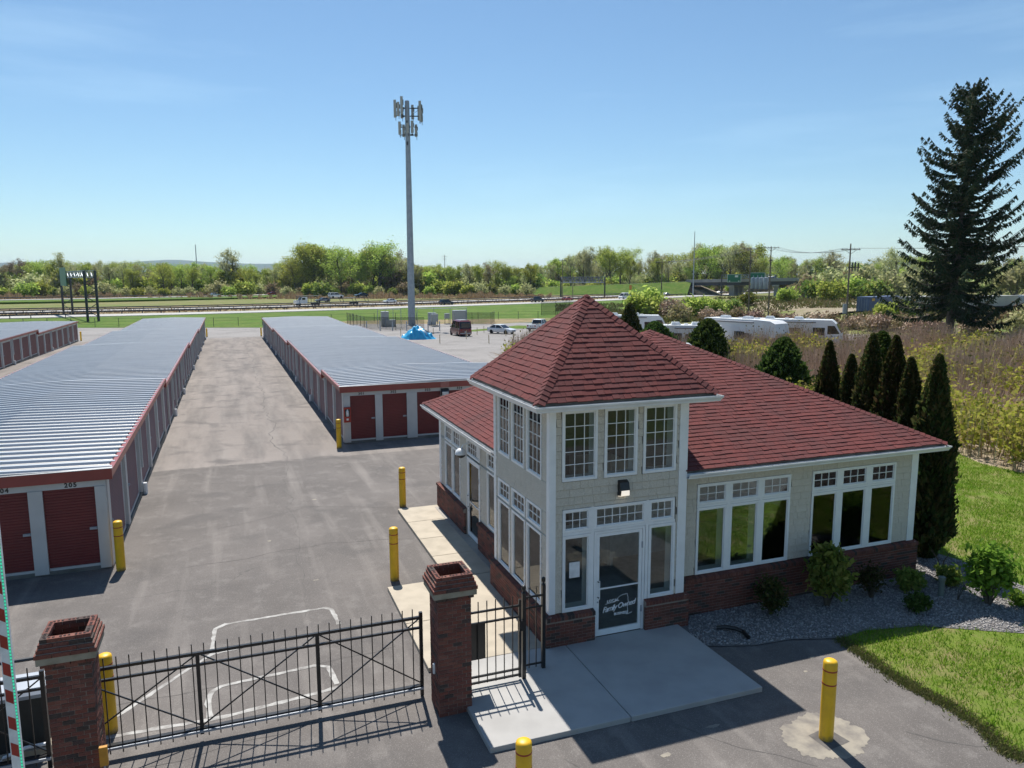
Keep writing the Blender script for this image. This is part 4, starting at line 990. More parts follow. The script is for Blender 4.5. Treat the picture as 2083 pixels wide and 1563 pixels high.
# photo eye on the left pillar
x, y = OF(-8.02, -1.79); pe = thing('photo_eye', 'orange photo eye sensor on the front of the left pillar', 'sensor', (x, y, .1), A0)
obj('body', MB().box(-.055,.055,-.06,.0,.38,.68), plain('orange_plastic', (.55,.26,.03), .5), pe); obj('conduit', MB().tube([(0,-.03,.38),(0,-.03,-.16)], .014), M['steel'], pe)
# gate latch knob on the right pillar
x, y = OF(-2.80, -1.27); kn = thing('pillar_sensor', 'small white sensor on the left side of the right pillar', 'sensor', (x, y, .72), A0)
obj('body', MB().lathe([(.03,-.09),(.03,.09),(.02,.1)], 8), M['signwhite'], kn)
# ---- bollards
def bollard_tree(h, r=.115):
    t = empty('bollard')
    pr = [(r,.0),(r,h-.15),(r,h-.06),(r*.93,h-.025),(r*.7,h-.006),(r*.3,h+.004),(.004,h+.006)]
    obj('sleeve', smooth(MB().lathe(pr, 28).mesh('sleeve'), 50), M['yellow'], t)
    for z in (h-.17, h-.40): obj('stripe', MB().lathe([(r+.0015,z-.012),(r+.003,z-.01),(r+.003,z+.01),(r+.0015,z+.012)], 28), M['redtape'], t)
    return t
b0 = bollard_tree(1.38)
BOL = [(OF(3.17,-4.47), 1.04, 'yellow bollard standing alone on the pale patch by the front lawn'), (OF(-2.38,-4.63), 1.0, 'yellow bollard cut off by the bottom edge in front of the pad'),
       (OF(-9.03,8.04), 1.0, 'yellow bollard left of the aisle beside the nearest red door'), (OF(-2.30,4.78), 1.03, 'yellow bollard at the near end of the tan walkway'),
       (OF(-.74,11.03), 1.0, 'yellow bollard at the far corner of the tan walkway'), (OF(-1.52,21.4), 1.0, 'yellow bollard right of the aisle beside the fire extinguisher cabinet'), (OF(-8.22,.03), 1.04, 'yellow bollard behind the left brick pillar inside the gate'),
       ((-46.9,115.2), 1.0, 'small yellow bollard at the far end of the aisle, left side'), ((-39,116.6), 1.0, 'small yellow bollard at the far end of the aisle, right side'), ((-62.5,108.6), 1.0, 'small yellow bollard at the end of the far left building')]
for i, (p, s, lb) in enumerate(BOL):
    o = b0 if i == 0 else copy_tree(b0)
    o.location = (p[0], p[1], float(G(*p))-.005); o.scale = (1, 1, s); tag(o, lb, 'bollard', 'yellow pipe bollards')
# ---- barrier arm at the left edge, raised
bx, by = -5.75, 8.0
ba = thing('barrier_arm', 'raised white barrier arm with red stripes and green light strip at left edge', 'barrier', (bx, by, -.06), A0)
obj('post_cabinet', MB().box(-.2,.2,-.5,-.06,0,1.05), M['yellow'], ba)
ARM = 5.6
obj('arm', MB().box(-.055,.055,-.03,.03,.75,ARM), M['signwhite'], ba)
for k in range(14):
    z = 1.0+k*.33
    obj('red_stripe', MB().hexa([(-.045,-.032,z),(.028,-.032,z-.05),(.028,-.03,z-.05),(-.045,-.03,z)], [(-.045,-.032,z+.15),(.028,-.032,z+.10),(.028,-.03,z+.10),(-.045,-.03,z+.15)]), M['redtape'], ba)
led = MB(); z = 1.2
while z < ARM-.1: led.box(.036,.052,-.038,-.0305,z,z+.022); z += .04
tag(obj('light_strip', led, emis('green_led', (.05,.9,.5), .4, (.1,.7,.45)), ba), kind='stuff')
obj('strip_cover', MB().box(.033,.0548,-.0325,-.0302,1.2,ARM-.05), plain('led_cover', (.25,.62,.48), .3), ba)
# ================================================================== CELL TOWER AND COMPOUND
def gz(x, y): return float(G(x, y))
ct_ = thing('cell_tower', 'tall grey monopole cell tower with panel antennas at its top', 'cell tower', (-19, 142.7, gz(-19,142.7)))
obj('pole', MB().lathe([(.70,0),(.62,12),(.54,24),(.46,33),(.42,40.8),(.36,40.9)], 12), M['steel'], ct_); obj('base_plate', MB().lathe([(1.0,0),(1.0,.12)], 12), M['steel'], ct_)
obj('port', MB().box(-.12,.12,-.72,-.55,36.8,37.3).box(-.12,.12,-.75,-.55,33.0,33.6), M['darksteel'], ct_)
M['antenna'] = plain('antenna_grey', (.42,.42,.39), .5)
def antenna(x, y, z0, h, w=.46, d=.2):
    o = obj('antenna', MB().box(x-w/2, x+w/2, y-d/2, y+d/2, z0, z0+h), M['antenna'], ct_)
    obj('mount_pipe', MB().tube([(x+.1,y+.22,z0-.5),(x+.1,y+.22,z0+h-.1)], .045, 6), M['darksteel'], o)
    obj('radio_unit', MB().box(x+.02,x+.3,y+.28,y+.48,z0+h*.55,z0+h*.85).box(x-.02,x+.24,y+.28,y+.46,z0+.2,z0+h*.4), M['darksteel'], o)
for a in ((-2.5,-.6,37.85,3.1),(-.9,-1.7,38.2,3.1),(-1.3,.9,38,2.4),(-1.75,-1.0,38.1,2.4),(-.5,1.6,37.9,2.6),(2.35,.8,37.6,2.6),(.9,1.4,37.9,2.6),(-1.0,.9,34.7,2.2),(.2,-1.2,35.0,1.8),(2.75,-.4,37.3,3.5),(2.95,.3,37.2,3.0),(-1.65,-.3,34.9,2.3),(1.05,-.6,35.1,2.2),(1.75,.3,34.6,2.2)): antenna(a[0]*.86, *a[1:])
fr_ = MB()
for z in (39.6, 38.2):
    for a, b in (((.4,0,z),(2.65,-.4,z)), ((.4,.2,z),(2.7,.4,z)), ((-.4,0,z),(-2.4,-.5,z)), ((-.4,-.2,z),(-.9,-1.5,z)), ((-.4,.2,z),(-1.3,1.0,z))): fr_.bar(a, b, .09)
for z in (36.3, 35.0, 34.8):
    for a, b in (((-.4,0,z),(-1.5,-.2,z-.1)), ((.4,0,z),(1.0,-.5,z)), ((.4,.1,z),(1.7,.2,z))): fr_.bar(a, b, .09)
fr_.bar((.5,0,38.2),(2.6,-.2,39.6),.05).bar((-.5,0,38.2),(-2.3,-.5,39.6),.05)
obj('antenna_mount', fr_, M['darksteel'], ct_)
M['mesh'] = None
def mat_mesh():
    m, t, b, o = nodes('chain_link'); b.inputs['Base Color'].default_value = (.03,.035,.035,1); b.inputs['Roughness'].default_value = .6
    w = [N(t, 'ShaderNodeTexWave', bands_direction=d_, i_Scale=8.0) for d_ in ('DIAGONAL',)]
    co = coord(t); t.links.new(co, w[0].inputs[0]); tr = N(t, 'ShaderNodeBsdfTransparent'); ms = N(t, 'ShaderNodeMixShader')
    t.links.new(ramp(t, w[0].outputs[0], .55, .8, (.12,.12,.12), (.45,.45,.45)), ms.inputs[0]); t.links.new(tr.outputs[0], ms.inputs[1]); t.links.new(b.outputs[0], ms.inputs[2]); t.links.new(ms.outputs[0], o.inputs[0]); return m
M['mesh'] = mat_mesh()
def chain_fence(name, label, pts, h=2.2, step=3.0, barb=False):
    x0, y0 = pts[0]; t = thing(name, label, 'fence', (x0, y0, gz(x0,y0)))
    for (a, b), (c, d) in zip(pts, pts[1:]):
        L = math.hypot(c-a, d-b); n = max(1, int(L/step))
        for k in range(n):
            p = Vector((a,b)).lerp(Vector((c,d)), k/n); q = Vector((a,b)).lerp(Vector((c,d)), (k+1)/n); za, zb = gz(*p)-gz(x0,y0), gz(*q)-gz(x0,y0)
            pa = Vector((p.x-x0, p.y-y0, za)); qa = Vector((q.x-x0, q.y-y0, zb)); up = Vector((0,0,h))
            obj('post', MB().tube([pa, pa+up*1.06], .045, 6), M['black'], t)
            obj('mesh_panel', MB().hexa([pa+Vector((0,0,.05)), qa+Vector((0,0,.05)), qa+Vector((.01,.012,.05)), pa+Vector((.01,.012,.05))], [pa+up, qa+up, qa+up+Vector((.01,.012,0)), pa+up+Vector((.01,.012,0))]), M['mesh'], t)
            obj('rail', MB().bar(pa+up, qa+up, .045), M['black'], t)
    return t
chain_fence('chain_link_fence', 'black chain link fence round the foot of the cell tower', [(-32,146),(-25.8,131.2),(-20,129.3),(-15,128.6)], 2.2, 2.9)
chain_fence('chain_link_fence', 'black chain link fence corner to the right of the cell tower cabinets', [(-11,147),(-7.7,145.5),(-4.0,145),(-3.4,151)], 2.2, 2.5)
chain_fence('chain_link_fence', 'grey chain link fence stretch in the grass beyond the white pickup', [(7,178),(14,182),(20,186)], 3.2, 3.4)
def cabinet(label, x, y, w, d, h, name='equipment_cabinet', mat=None, legs=0):
    t = thing(name, label, 'cabinet', (x, y, gz(x,y)), R(20), 'equipment cabinets below the cell tower')
    o = obj('body', MB().box(-w/2,w/2,-d/2,d/2,.15+legs,legs+h), mat or M['antenna'], t); obj('door', MB().box(-w/2+.06,w/2-.06,-d/2-.03,-d/2-.002,.25+legs,legs+h-.1), mat or M['antenna'], t)
    obj('hood', MB().box(-w/2-.05,w/2+.05,-d/2-.06,d/2+.05,legs+h,legs+h+.06), M['steel'], t); obj('plinth', MB().box(-w/2-.1,w/2+.1,-d/2-.1,d/2+.1,0,.15), M['concrete'], t)
    if legs: obj('stand', MB().box(-w/2,-w/2+.08,-.05,.05,.151,.15+legs).box(w/2-.08,w/2,-.05,.05,.151,.15+legs), M['darksteel'], t)
    return t
cabinet('tall pale generator cabinet left of the monopole base', -23.6, 139.6, 1.3, 1.2, 2.7); cabinet('low pale unit with pipes right beside the tall generator cabinet', -22.4, 138.8, 1.7, 1.0, 1.2)
cabinet('square grey cabinet on a frame right of the monopole', -14.4, 140, 1.2, .8, 1.5, legs=.7); cabinet('dark backed cabinet behind the square framed cabinet', -15.2, 143, 1.4, .8, 2.3, mat=M['steel'])
cabinet('wide grey shelter cabinet behind the maroon van', -10.2, 146.5, 2.6, 1.6, 2.6); cabinet('small grey meter cabinet between the framed cabinets', -12.6, 146, .9, .6, 1.1, legs=.9)
for i, (a, b, lb) in enumerate((((-24.5,137.2),(-20.2,137),'pale pipe ice bridge frame left of the monopole'), ((-17.5,139),(-8.5,141),'pale pipe ice bridge frame right of the monopole'))):
    t = thing('ice_bridge', lb, 'frame', (a[0], a[1], gz(*a)))
    d = (b[0]-a[0], b[1]-a[1]); nn = 4
    for k in range(nn): obj('leg', MB().tube([(d[0]*k/(nn-1),d[1]*k/(nn-1),0),(d[0]*k/(nn-1),d[1]*k/(nn-1),3.4)], .05, 6), M['steel'], t)
    obj('grating', MB().bar((0,0,3.3), (d[0],d[1],3.3), .5, .08), M['steel'], t)
for i, (px, py, dz) in enumerate(((-22.6,128.7,1.7),(-20.4,128.2,1.5),(-17.9,127.7,1.6),(-14.2,127.2,1.5),(-12.2,126.8,1.6),(-25.2,130.2,1.5))):
    t = thing('steel_post', ('grey steel guard post, number %s from the left in front of the tower fence' % ('two','three','four','five','six','one')[i]), 'post', (px, py, gz(px,py)), 0, 'guard posts before the tower fence'); obj('pipe', MB().lathe([(.09,0),(.09,dz),(.05,dz+.04)], 10), M['steel'], t)
# blue tarp heap
def tarp():
    n = 46; V = []; F = []; r_ = random.Random(3)
    ph = [(r_.uniform(.8,4.5), r_.uniform(0,6.3), r_.uniform(.8,4.5), r_.uniform(0,6.3)) for _ in range(14)]
    for i in range(n):
        for j in range(n):
            x, y = (i/(n-1)-.5)*5.4, (j/(n-1)-.5)*3.2; rr = math.hypot((x+.1)/2.6, y/1.55)
            h = max(0, 1-rr**2.6)*1.5*(1+.2*math.cos(1.9*x+.4))
            w = sum(math.sin(a*x*2+b)*math.sin(c*y*2+d) for a, b, c, d in ph)/14
            h += .7*w*min(1, h*1.5+.06); V.append((x*(1+.05*w), y*(1+.05*w), max(.01, h)))
    for i in range(n-1):
        for j in range(n-1): F.append((i*n+j, (i+1)*n+j, (i+1)*n+j+1, i*n+j+1))
    me = bpy.data.meshes.new('cover'); me.from_pydata(V, [], F); me.update(); return smooth(me, 180), V, n
tm, tv, tn = tarp(); tx, ty = -13.4, 107.2
tp_ = thing('tarp_heap', 'heap covered by a crumpled bright blue tarp in the gravel yard', 'tarp', (tx, ty, gz(tx,ty)-.01), R(5))
obj('cover', tm, plain('blue_tarp', (.05,.42,.68), .28, c2=(.03,.32,.60), scale=1.2, coat=.3), tp_)
st_ = MB()
for k in range(9):
    q = [tv[(24+k)*tn+16-k//2], tv[(25+k)*tn+16-k//2], tv[(25+k)*tn+19-k//2], tv[(24+k)*tn+19-k//2]]; st_.hexa([(a,b,c+.004) for a,b,c in q], [(a,b,c+.03) for a,b,c in q])
obj('ladder_strip', st_, M['signwhite'], tp_)
# wooden stakes of the parking bays
for i, (sx_, sy_, hh) in enumerate(((-16.9,114.1,1.15),(-9.5,98.7,1.2),(-6.5,106.6,1.25),(-3.0,98.0,1.15),(.2,101.2,1.2),(-5.4,116.3,1.1),(-4.5,121.1,1.1),(-12.4,118.3,1.0),(3.6,112,1.1),(4.6,117,1.1),(-.9,112.5,1.1))):
    lb = ['by the left foot of the tarp','in front of the tarp, nearest the roof edge','just right of the maroon van rear bumper','between the maroon van and white sedan, nearest','in front of the white sedan, nearest the red roof','left behind the white sedan','far behind the white sedan by the grass','behind the blue tarp','left of the white pickup, near','left of the white pickup, far','at the front wheel of the white sedan'][i]
    t = thing('wooden_stake', 'pale wooden stake '+lb, 'stake', (sx_, sy_, gz(sx_,sy_)), random.uniform(0,1), 'wooden stakes marking the parking bays'); obj('stake', MB().hexa([(-.04,-.03,-.02),(.04,-.03,-.02),(.04,.03,-.02),(-.04,.03,-.02)], [(-.04+.03*(i%3-1),-.03,hh),(.04+.03*(i%3-1),-.03,hh),(.04+.03*(i%3-1),.03,hh-.05),(-.04+.03*(i%3-1),.03,hh-.05)]), M['stakewood'], t)

# ================================================================== VEHICLES
TYRE = {}
def wheel(par, x, y, r, w=.22):
    k = round(r, 2)
    if k not in TYRE:
        me = MB().lathe([(r*.62,-w/2),(r*.94,-w/2),(r,-w/2+.03),(r,w/2-.03),(r*.94,w/2),(r*.62,w/2)], 18).mesh('tyre'); me.transform(Matrix.Rotation(R(90), 4, 'X')); fixn(me); me.materials.append(M['rubber'])
        rm = MB().lathe([(r*.1,-w/2+.005),(r*.6,-w/2+.02),(r*.62,-w/2-.004),(r*.62,w/2+.004),(r*.6,w/2-.02),(r*.1,w/2-.005)], 14).mesh('rim'); rm.transform(Matrix.Rotation(R(90), 4, 'X')); fixn(rm); rm.materials.append(M['rim'])
        TYRE[k] = (me, rm)
    t = obj('wheel', TYRE[k][0], None, par, (x, y, r)); obj('rim', TYRE[k][1], None, t)
CARS = dict(
 sedan=dict(L=4.7, W=1.82, H=1.45, belt=.93, hood=.88, deck=.98, cab=(-1.95,.95), roof=(-1.15,.10), r=.33),
 suv=dict(L=4.9, W=1.95, H=1.78, belt=1.10, hood=1.08, deck=1.10, cab=(-2.38,1.15), roof=(-2.05,.35), r=.38),
 van=dict(L=5.2, W=2.0, H=2.32, belt=1.22, hood=1.12, deck=1.22, cab=(-2.56,1.75), roof=(-2.35,.7), r=.36),
 pickup=dict(L=5.9, W=2.0, H=1.92, belt=1.22, hood=1.20, deck=1.18, cab=(-.95,1.35), roof=(-.75,.55), r=.41))
def car(kind, paint, label, x, y, z, ang, group=None, name=None, cat=None):
    c = CARS[kind]; L, W, H, bz = c['L']/2, c['W']/2, c['H'], c['belt']; t = thing(name or {'sedan':'car','suv':'suv','van':'van','pickup':'pickup_truck'}[kind], label, cat or {'sedan':'car','suv':'car','van':'van','pickup':'pickup truck'}[kind], (x, y, z), R(ang), group)
    zb = .26 if kind != 'pickup' else .36
    # body: loft of sections along the length
    st = [(-L, .80, bz*.55, c['deck']*.92), (-L+.10, .94, zb, c['deck']), (c['cab'][0]+.05, 1, zb, max(c['deck'], bz*.99)), (c['cab'][0]+.5, 1, zb, bz), (c['cab'][1]-.4, 1, zb, bz), (c['cab'][1], .98, zb, c['hood']*1.02), (L-.35, .95, zb, c['hood']*.90), (L-.06, .86, zb+.05, c['hood']*.78), (L, .78, zb+.12, c['hood']*.66)]
    V = []; F = []
    for sx_, ws, a, b in st:
        w = W*ws; V += [(sx_,-w*.90,a),(sx_,-w,a+.18),(sx_,-w,(a+b)/2+.1),(sx_,-w*.93,b),(sx_,w*.93,b),(sx_,w,(a+b)/2+.1),(sx_,w,a+.18),(sx_,w*.90,a)]
    n = 8
    for i in range(len(st)-1):
        for k in range(n): F.append((i*n+k, i*n+(k+1) % n, (i+1)*n+(k+1) % n, (i+1)*n+k))
    F += [tuple(range(n))[::-1], tuple(range((len(st)-1)*n, len(st)*n))]
    obj('body', smooth(fixn(MB().add(V, F).mesh('body')), 38), paint, t)
    (c0, c1), (r0, r1) = c['cab'], c['roof']; w0, w1 = W*.92, W*.76 if kind != 'van' else W*.84
    top = H-.05
    obj('window', MB().hexa([(c0,-w0,bz-.01),(c1,-w0,bz-.01),(c1,w0,bz-.01),(c0,w0,bz-.01)], [(r0,-w1,top),(r1,-w1,top),(r1,w1,top),(r0,w1,top)]), M['darkglass'], t)
    rf = MB().hexa([(r0-.06,-w1-.02,top-.03),(r1+.06,-w1-.02,top-.03),(r1+.06,w1+.02,top-.03),(r0-.06,w1+.02,top-.03)], [(r0+.05,-w1+.08,H),(r1-.06,-w1+.08,H),(r1-.06,w1-.08,H),(r0+.05,w1-.08,H)])
    obj('roof', rf, paint, t); pl_ = MB()
    for s in (-1, 1):
        pl_.bar((c0,s*w0,bz-.02), (r0,s*(w1+.01),top), .09).bar((c1,s*w0,bz-.02), (r1,s*(w1+.01),top), .07); mx_ = (c0+c1)/2-.1; pl_.bar((mx_,s*(w0+.005),bz-.02), ((r0+r1)/2-.05,s*(w1+.012),top), .08)
        if kind in ('suv','van'): q = c0+.95; pl_.bar((q,s*(w0+.005),bz-.02), (r0+.7,s*(w1+.012),top), .12)
    obj('pillar', pl_, paint, t)
    for sx_ in (-L*.60, L*.62):
        for s in (-1, 1): wheel(t, sx_, s*(W-.1), c['r'])
    for s in (-1, 1):
        obj('headlight', MB().box(L-.10,L-.005,s*W*.62-.17,s*W*.62+.17,c['hood']*.62,c['hood']*.76), M['lamplens'], t); obj('tail_light', MB().box(-L-.012,-L+.1,s*W*.68-.12,s*W*.68+.12,c['deck']*.70,c['deck']*.88), M['redlens'], t)
        obj('mirror', MB().box(c1-.45,c1-.3,s*(W+.09)-.08,s*(W+.09)+.08,bz+.02,bz+.16), M['carblack'], t)
    obj('grille', MB().box(L-.02,L+.012,-W*.4,W*.4,.42,.58), M['carblack'], t); obj('bumper', MB().box(-L-.05,-L+.04,-W*.84,W*.84,.40,.56), M['carblack'] if kind != 'van' else M['rim'], t); obj('number_plate', MB().box(-L-.056,-L-.05,-.16,.16,.62,.76), M['signwhite'], t)
    if kind == 'pickup':
        obj('bed_cover', MB().box(-L+.12,c0-.08,-W*.84,W*.84,c['deck'],c['deck']+.02), M['carblack'], t)
    if kind == 'van':
        obj('rear_window', MB().box(-L-.02,-L+.05,-W*.68,W*.68,1.32,2.0), M['darkglass'], t); obj('raised_roof', MB().hexa([(-2.4,-W*.82,H-.10),(.9,-W*.82,H-.10),(.9,W*.82,H-.10),(-2.4,W*.82,H-.10)], [(-2.2,-W*.6,H+.12),(.3,-W*.6,H+.12),(.3,W*.6,H+.12),(-2.2,W*.6,H+.12)]), paint, t)
    return t
car('van', M['carmaroon'], 'maroon high roof van parked with its back to the camera in gravel yard', -7.9, 114.6, gz(-7.9,114.6), 112)
car('sedan', M['carwhite'], 'white sedan parked by the grass strip in the gravel yard', -1.6, 118.2, gz(-1.6,118.2), -38)
car('pickup', M['carwhite'], 'white pickup truck parked behind the red tower roof', 4.6, 126, gz(4.6,126), 62)
HZ = ROADZ+.02
car('suv', M['carblack'], 'black suv driving on the near highway lane right of the cell tower', -21.0, 243, HZ, 38, 'vehicles on the highway')
car('pickup', M['carblack'], 'black pickup truck driving on the near highway lane', 9.0, 266, HZ, 43, 'vehicles on the highway')
car('sedan', M['carwhite'], 'white car half hidden behind the cell tower pole on the far lane', -42.5, 262.5, HZ+.03, 218, 'vehicles on the highway')
car('sedan', M['carred'], 'red car on the highway left of the red tower roof peak', 21, 283, HZ, 45, 'vehicles on the highway')
car('van', M['carwhite'], 'white van on the highway just right of the red tower roof peak', 45, 303, HZ, 225, 'vehicles on the highway')
car('sedan', M['carwhite'], 'white car on the highway below the grassy ramp', 71, 346, HZ+.03, 46, 'vehicles on the highway')
car('sedan', M['cargrey'], 'pale car passing below the highway bridge', 102, 371, HZ+.03, 48, 'vehicles on the highway')
car('sedan', M['carwhite'], 'white car on the far left ramp road', -133, 338, -.58, 45, 'vehicles on the highway'); car('sedan', M['carred'], 'red car on the far left ramp road', -115, 362, -.58, 230, 'vehicles on the highway')
# car transporter
hx, hy, ha = -66, 238.4, 218.5
tk = thing('car_transporter', 'white cab car transporter truck on the far highway lane', 'truck', (hx, hy, HZ+.02), R(ha), 'vehicles on the highway')
obj('cab', MB().prism([(-1.0,.7),(2.6,.7),(2.7,1.7),(1.2,1.85),(.75,2.75),(-1.0,2.85)], 'y', -1.15, 1.15), M['carwhite'], tk); obj('windshield', MB().hexa([(1.22,-1.0,1.86),(1.25,-1.0,1.84),(1.25,1.0,1.84),(1.22,1.0,1.86)], [(.80,-1.0,2.65),(.83,-1.0,2.66),(.83,1.0,2.66),(.80,1.0,2.65)]), M['darkglass'], tk)
obj('side_window', MB().box(-.3,.75,-1.165,1.165,1.85,2.5), M['darkglass'], tk)
dk = MB().box(-23,-1.1,-1.2,1.2,.75,1.0).box(-5.5,2.0,-1.2,1.2,3.0,3.12)
for q in (-5.2, -3.2, -1.2, 1.6): 
    for s in (-1.15, 1.15): dk.bar((q,s,.9), (q,s,3.05), .12)
for q in (-22.5, -18, -13.5, -8.5):
    for s in (-1.15, 1.15): dk.bar((q,s,.9), (q+.6,s,2.2), .12)
dk.hexa([(-22.8,-1.2,2.2),(-8,-1.2,2.0),(-8,1.2,2.0),(-22.8,1.2,2.2)], [(-22.8,-1.2,2.35),(-8,-1.2,2.15),(-8,1.2,2.15),(-22.8,1.2,2.35)])
obj('deck', dk, M['darksteel'], tk)
for q in (1.6, -3.5, -4.7, -17, -18.2):
    for s in (-1, 1): wheel(tk, q, s*1.0, .5, .3)
def onhw(dx, dz): a = R(ha); return hx+dx*math.cos(a), hy+dx*math.sin(a), HZ+dz
for kind, pm, lb, dx, dz, da in (('suv', M['carwhite'], 'white suv carried on the upper deck of the transporter', -11.2, 2.22, 183), ('sedan', M['carblack'], 'black car carried at the rear end of the transporter', -20.4, 2.4, 0), ('sedan', M['cargrey'], 'dark grey car carried low behind the transporter cab', -6.6, 1.03, 0)):
    X_, Y_, Z_ = onhw(dx, dz); car(kind, pm, lb, X_, Y_, Z_, ha+da, 'cars on the transporter')

# ---- motorhomes and trailers
M['rvwhite'] = plain('rv_shell', (.74,.745,.74), .35, c2=(.66,.665,.66), scale=.8); M['rvstripe'] = plain('rv_stripe', (.20,.21,.24), .45)
def rv(kind, label, x, y, ang, L=9.6, H=3.2, name='motorhome'):
    t = thing(name, label, 'rv', (x, y, gz(x,y)), R(ang)); h = L/2; W = 1.22
    if kind == 'A': pf = [(-h,.55),(h-.25,.55),(h,.95),(h-.05,1.65),(h-.75,2.85),(h-1.2,H),(-h+.15,H),(-h,H-.15)]
    elif kind == 'fifth': pf = [(-h,.6),(h-2.6,.6),(h-2.6,1.55),(h-.25,1.75),(h,2.2),(h-.3,H-.35),(h-.9,H-.08),(h-2.6,H),(-h+.1,H),(-h,H-.15)]
    else: pf = [(-h,.6),(h-.2,.6),(h,1.0),(h,2.2),(h-.35,H),(-h+.1,H),(-h,H-.12)]
    obj('shell', MB().prism(pf, 'y', -W, W), M['rvwhite'], t)
    for s in (-1, 1):
        ws = [(-h+1.0,-h+2.0,1.45,2.2),(-.6,.7,1.4,2.25)] + ([(h-3.2,h-1.9,1.45,2.35)] if kind == 'A' else [(h-4.2,h-3.4,1.5,2.1)])
        for a, b, c_, d in ws:
            o = obj('window', MB().box(a,b,s*(W+.012)-.012,s*(W+.012)+.012,c_,d), M['darkglass'], t)
        obj('stripe', MB().box(-h+.2,h-1.2 if kind == 'A' else h-2.8,s*(W+.006)-.005,s*(W+.006)+.005,.98,1.12), M['rvstripe'], t); obj('skirt', MB().box(-h+.05,h-1.0 if kind == 'A' else h-2.7,s*(W+.006)-.005,s*(W+.006)+.005,.61,.80), M['rvstripe'], t); obj('awning', MB().tube([(-h+1.2,s*(W+.09),H-.28),(h-2.9,s*(W+.09),H-.28)], .08, 8), M['rvstripe'], t)
    obj('door', MB().box(1.1,1.75,-W-.02,-W+.01,.62,2.45), M['rvwhite'], t)
    if kind == 'A':
        a, b = Vector((h-.09,0,1.75)), Vector((h-.69,0,2.78)); d = Vector((.03,0,.012))
        obj('windshield', MB().hexa([a+Vector((.0,-1.1,0)), a+Vector((.0,1.1,0)), a+d+Vector((.0,1.1,0)), a+d+Vector((0,-1.1,0))], [b+Vector((0,-1.1,0)), b+Vector((0,1.1,0)), b+d+Vector((0,1.1,0)), b+d+Vector((0,-1.1,0))]), M['darkglass'], t)
        for s in (-1, 1): obj('side_glass', MB().prism([(h-1.6,1.6),(h-.28,1.7),(h-.85,2.6),(h-1.6,2.6)], 'y', s*(W+.012)-.012, s*(W+.012)+.012), M['darkglass'], t)
    else:
        obj('end_window', MB().box(-h-.02,-h+.01,-.55,.55,1.5,2.15), M['darkglass'], t)
    for q, s_ in ((-h*.55,.9), (.4,.7)): obj('roof_unit', MB().hexa([(q-.55,-.4,H),(q+.55,-.4,H),(q+.55,.4,H),(q-.55,.4,H)], [(q-.45,-.33,H+.3),(q+.35,-.33,H+.3),(q+.35,.33,H+.3),(q-.45,.33,H+.3)]), M['whitemetal'], t)
    for q in (-h*.2, h*.25): obj('roof_hatch', MB().box(q-.2,q+.2,.3,.7,H,H+.12), M['whitemetal'], t)
    for q in ((-h*.5, h-1.9) if kind == 'A' else (-.6, .4)):
        for s in (-1, 1): wheel(t, q, s*(W-.18), .42, .26)
    return t
rv('A', 'white motorhome with big windshield parked right of the brush', 34.2, 90.5, -27, 10.6, 3.25)
rv('fifth', 'white fifth wheel trailer parked left of the big motorhome', 26.3, 84.5, -52, 9.6, 3.6, 'camper_trailer')
rv('T', 'white travel trailer half hidden behind the rounded evergreen', 20.0, 83.0, -6, 6.6, 3.05, 'camper_trailer')
rv('A', 'white motorhome farthest left behind the rounded evergreens', 17.2, 106.5, -8, 9.5, 3.25)
# ---- containers
M['contblue'] = plain('blue_container', (.10,.14,.26), .5, c2=(.08,.11,.20), scale=.6); M['contgrey'] = plain('grey_container', (.46,.455,.43), .55, c2=(.38,.37,.35), scale=.5); M['contmark'] = plain('container_mark', (.65,.36,.04), .5)
def container(label, x, y, ang, L=12.2, mat=None, mark=True):
    t = thing('shipping_container', label, 'container', (x, y, gz(x,y)), R(ang), 'containers beyond the spruce'); W, H = 1.22, 2.9; m_ = MB(); V = []; F = []
    n = int(L/.28); pts = []
    for k in range(n): x0 = -L/2+L*k/n; p = L/n; pts += [(x0,0),(x0+p*.35,0),(x0+p*.5,.04),(x0+p*.85,.04)]
    pts.append((L/2,0))
    for s in (-1, 1):
        o = len(V)
        for a, b in pts: V += [(a, s*(W-b), .16), (a, s*(W-b), H-.1)]
        for i in range(len(pts)-1): F.append((o+2*i, o+2*i+2, o+2*i+3, o+2*i+1))
    obj('side_wall', MB().add(V, F), mat, t); obj('frame', MB().box(-L/2,L/2,-W,-W+.1,0,.16).box(-L/2,L/2,W-.1,W,0,.16).box(-L/2,L/2,-W,W,H-.1,H).box(-L/2,-L/2+.12,-W,-W+.12,.161,H-.101).box(-L/2,-L/2+.12,W-.12,W,.161,H-.101).box(L/2-.12,L/2,-W,-W+.12,.161,H-.101).box(L/2-.12,L/2,W-.12,W,.161,H-.101), mat, t)
    for s in (-1, 1):
        e = obj('end_door', MB().box(-L/2+.03,-L/2+.07,s*.56-.54,s*.56+.54,.17,H-.11), mat, t); obj('lock_rod', MB().tube([(-L/2,s*.3,.2),(-L/2,s*.3,H-.15)], .025, 6).tube([(-L/2,s*.75,.2),(-L/2,s*.75,H-.15)], .025, 6), M['steel'], e)
    if mark: obj('mark', MB().box(-L/2+1.0,-L/2+2.1,-W-.012,-W-.004,2.1,2.6), M['contmark'], t)
    return t
container('blue shipping container at the left end of the container row', 71.8, 147.5, 38, 12.2, M['contblue'])
container('grey shipping container with yellow mark right of the blue one', 77.5, 143.6, 38, 12.2, M['contgrey']); container('grey shipping container half behind the spruce trunk', 92, 146, 14, 12.2, M['contgrey'])
container('pale container right of the spruce trunk', 105.5, 149, 12, 12.2, M['rvwhite'], False); container('pale container farthest right behind the spruce', 119, 152, 12, 12.2, M['rvwhite'], False)

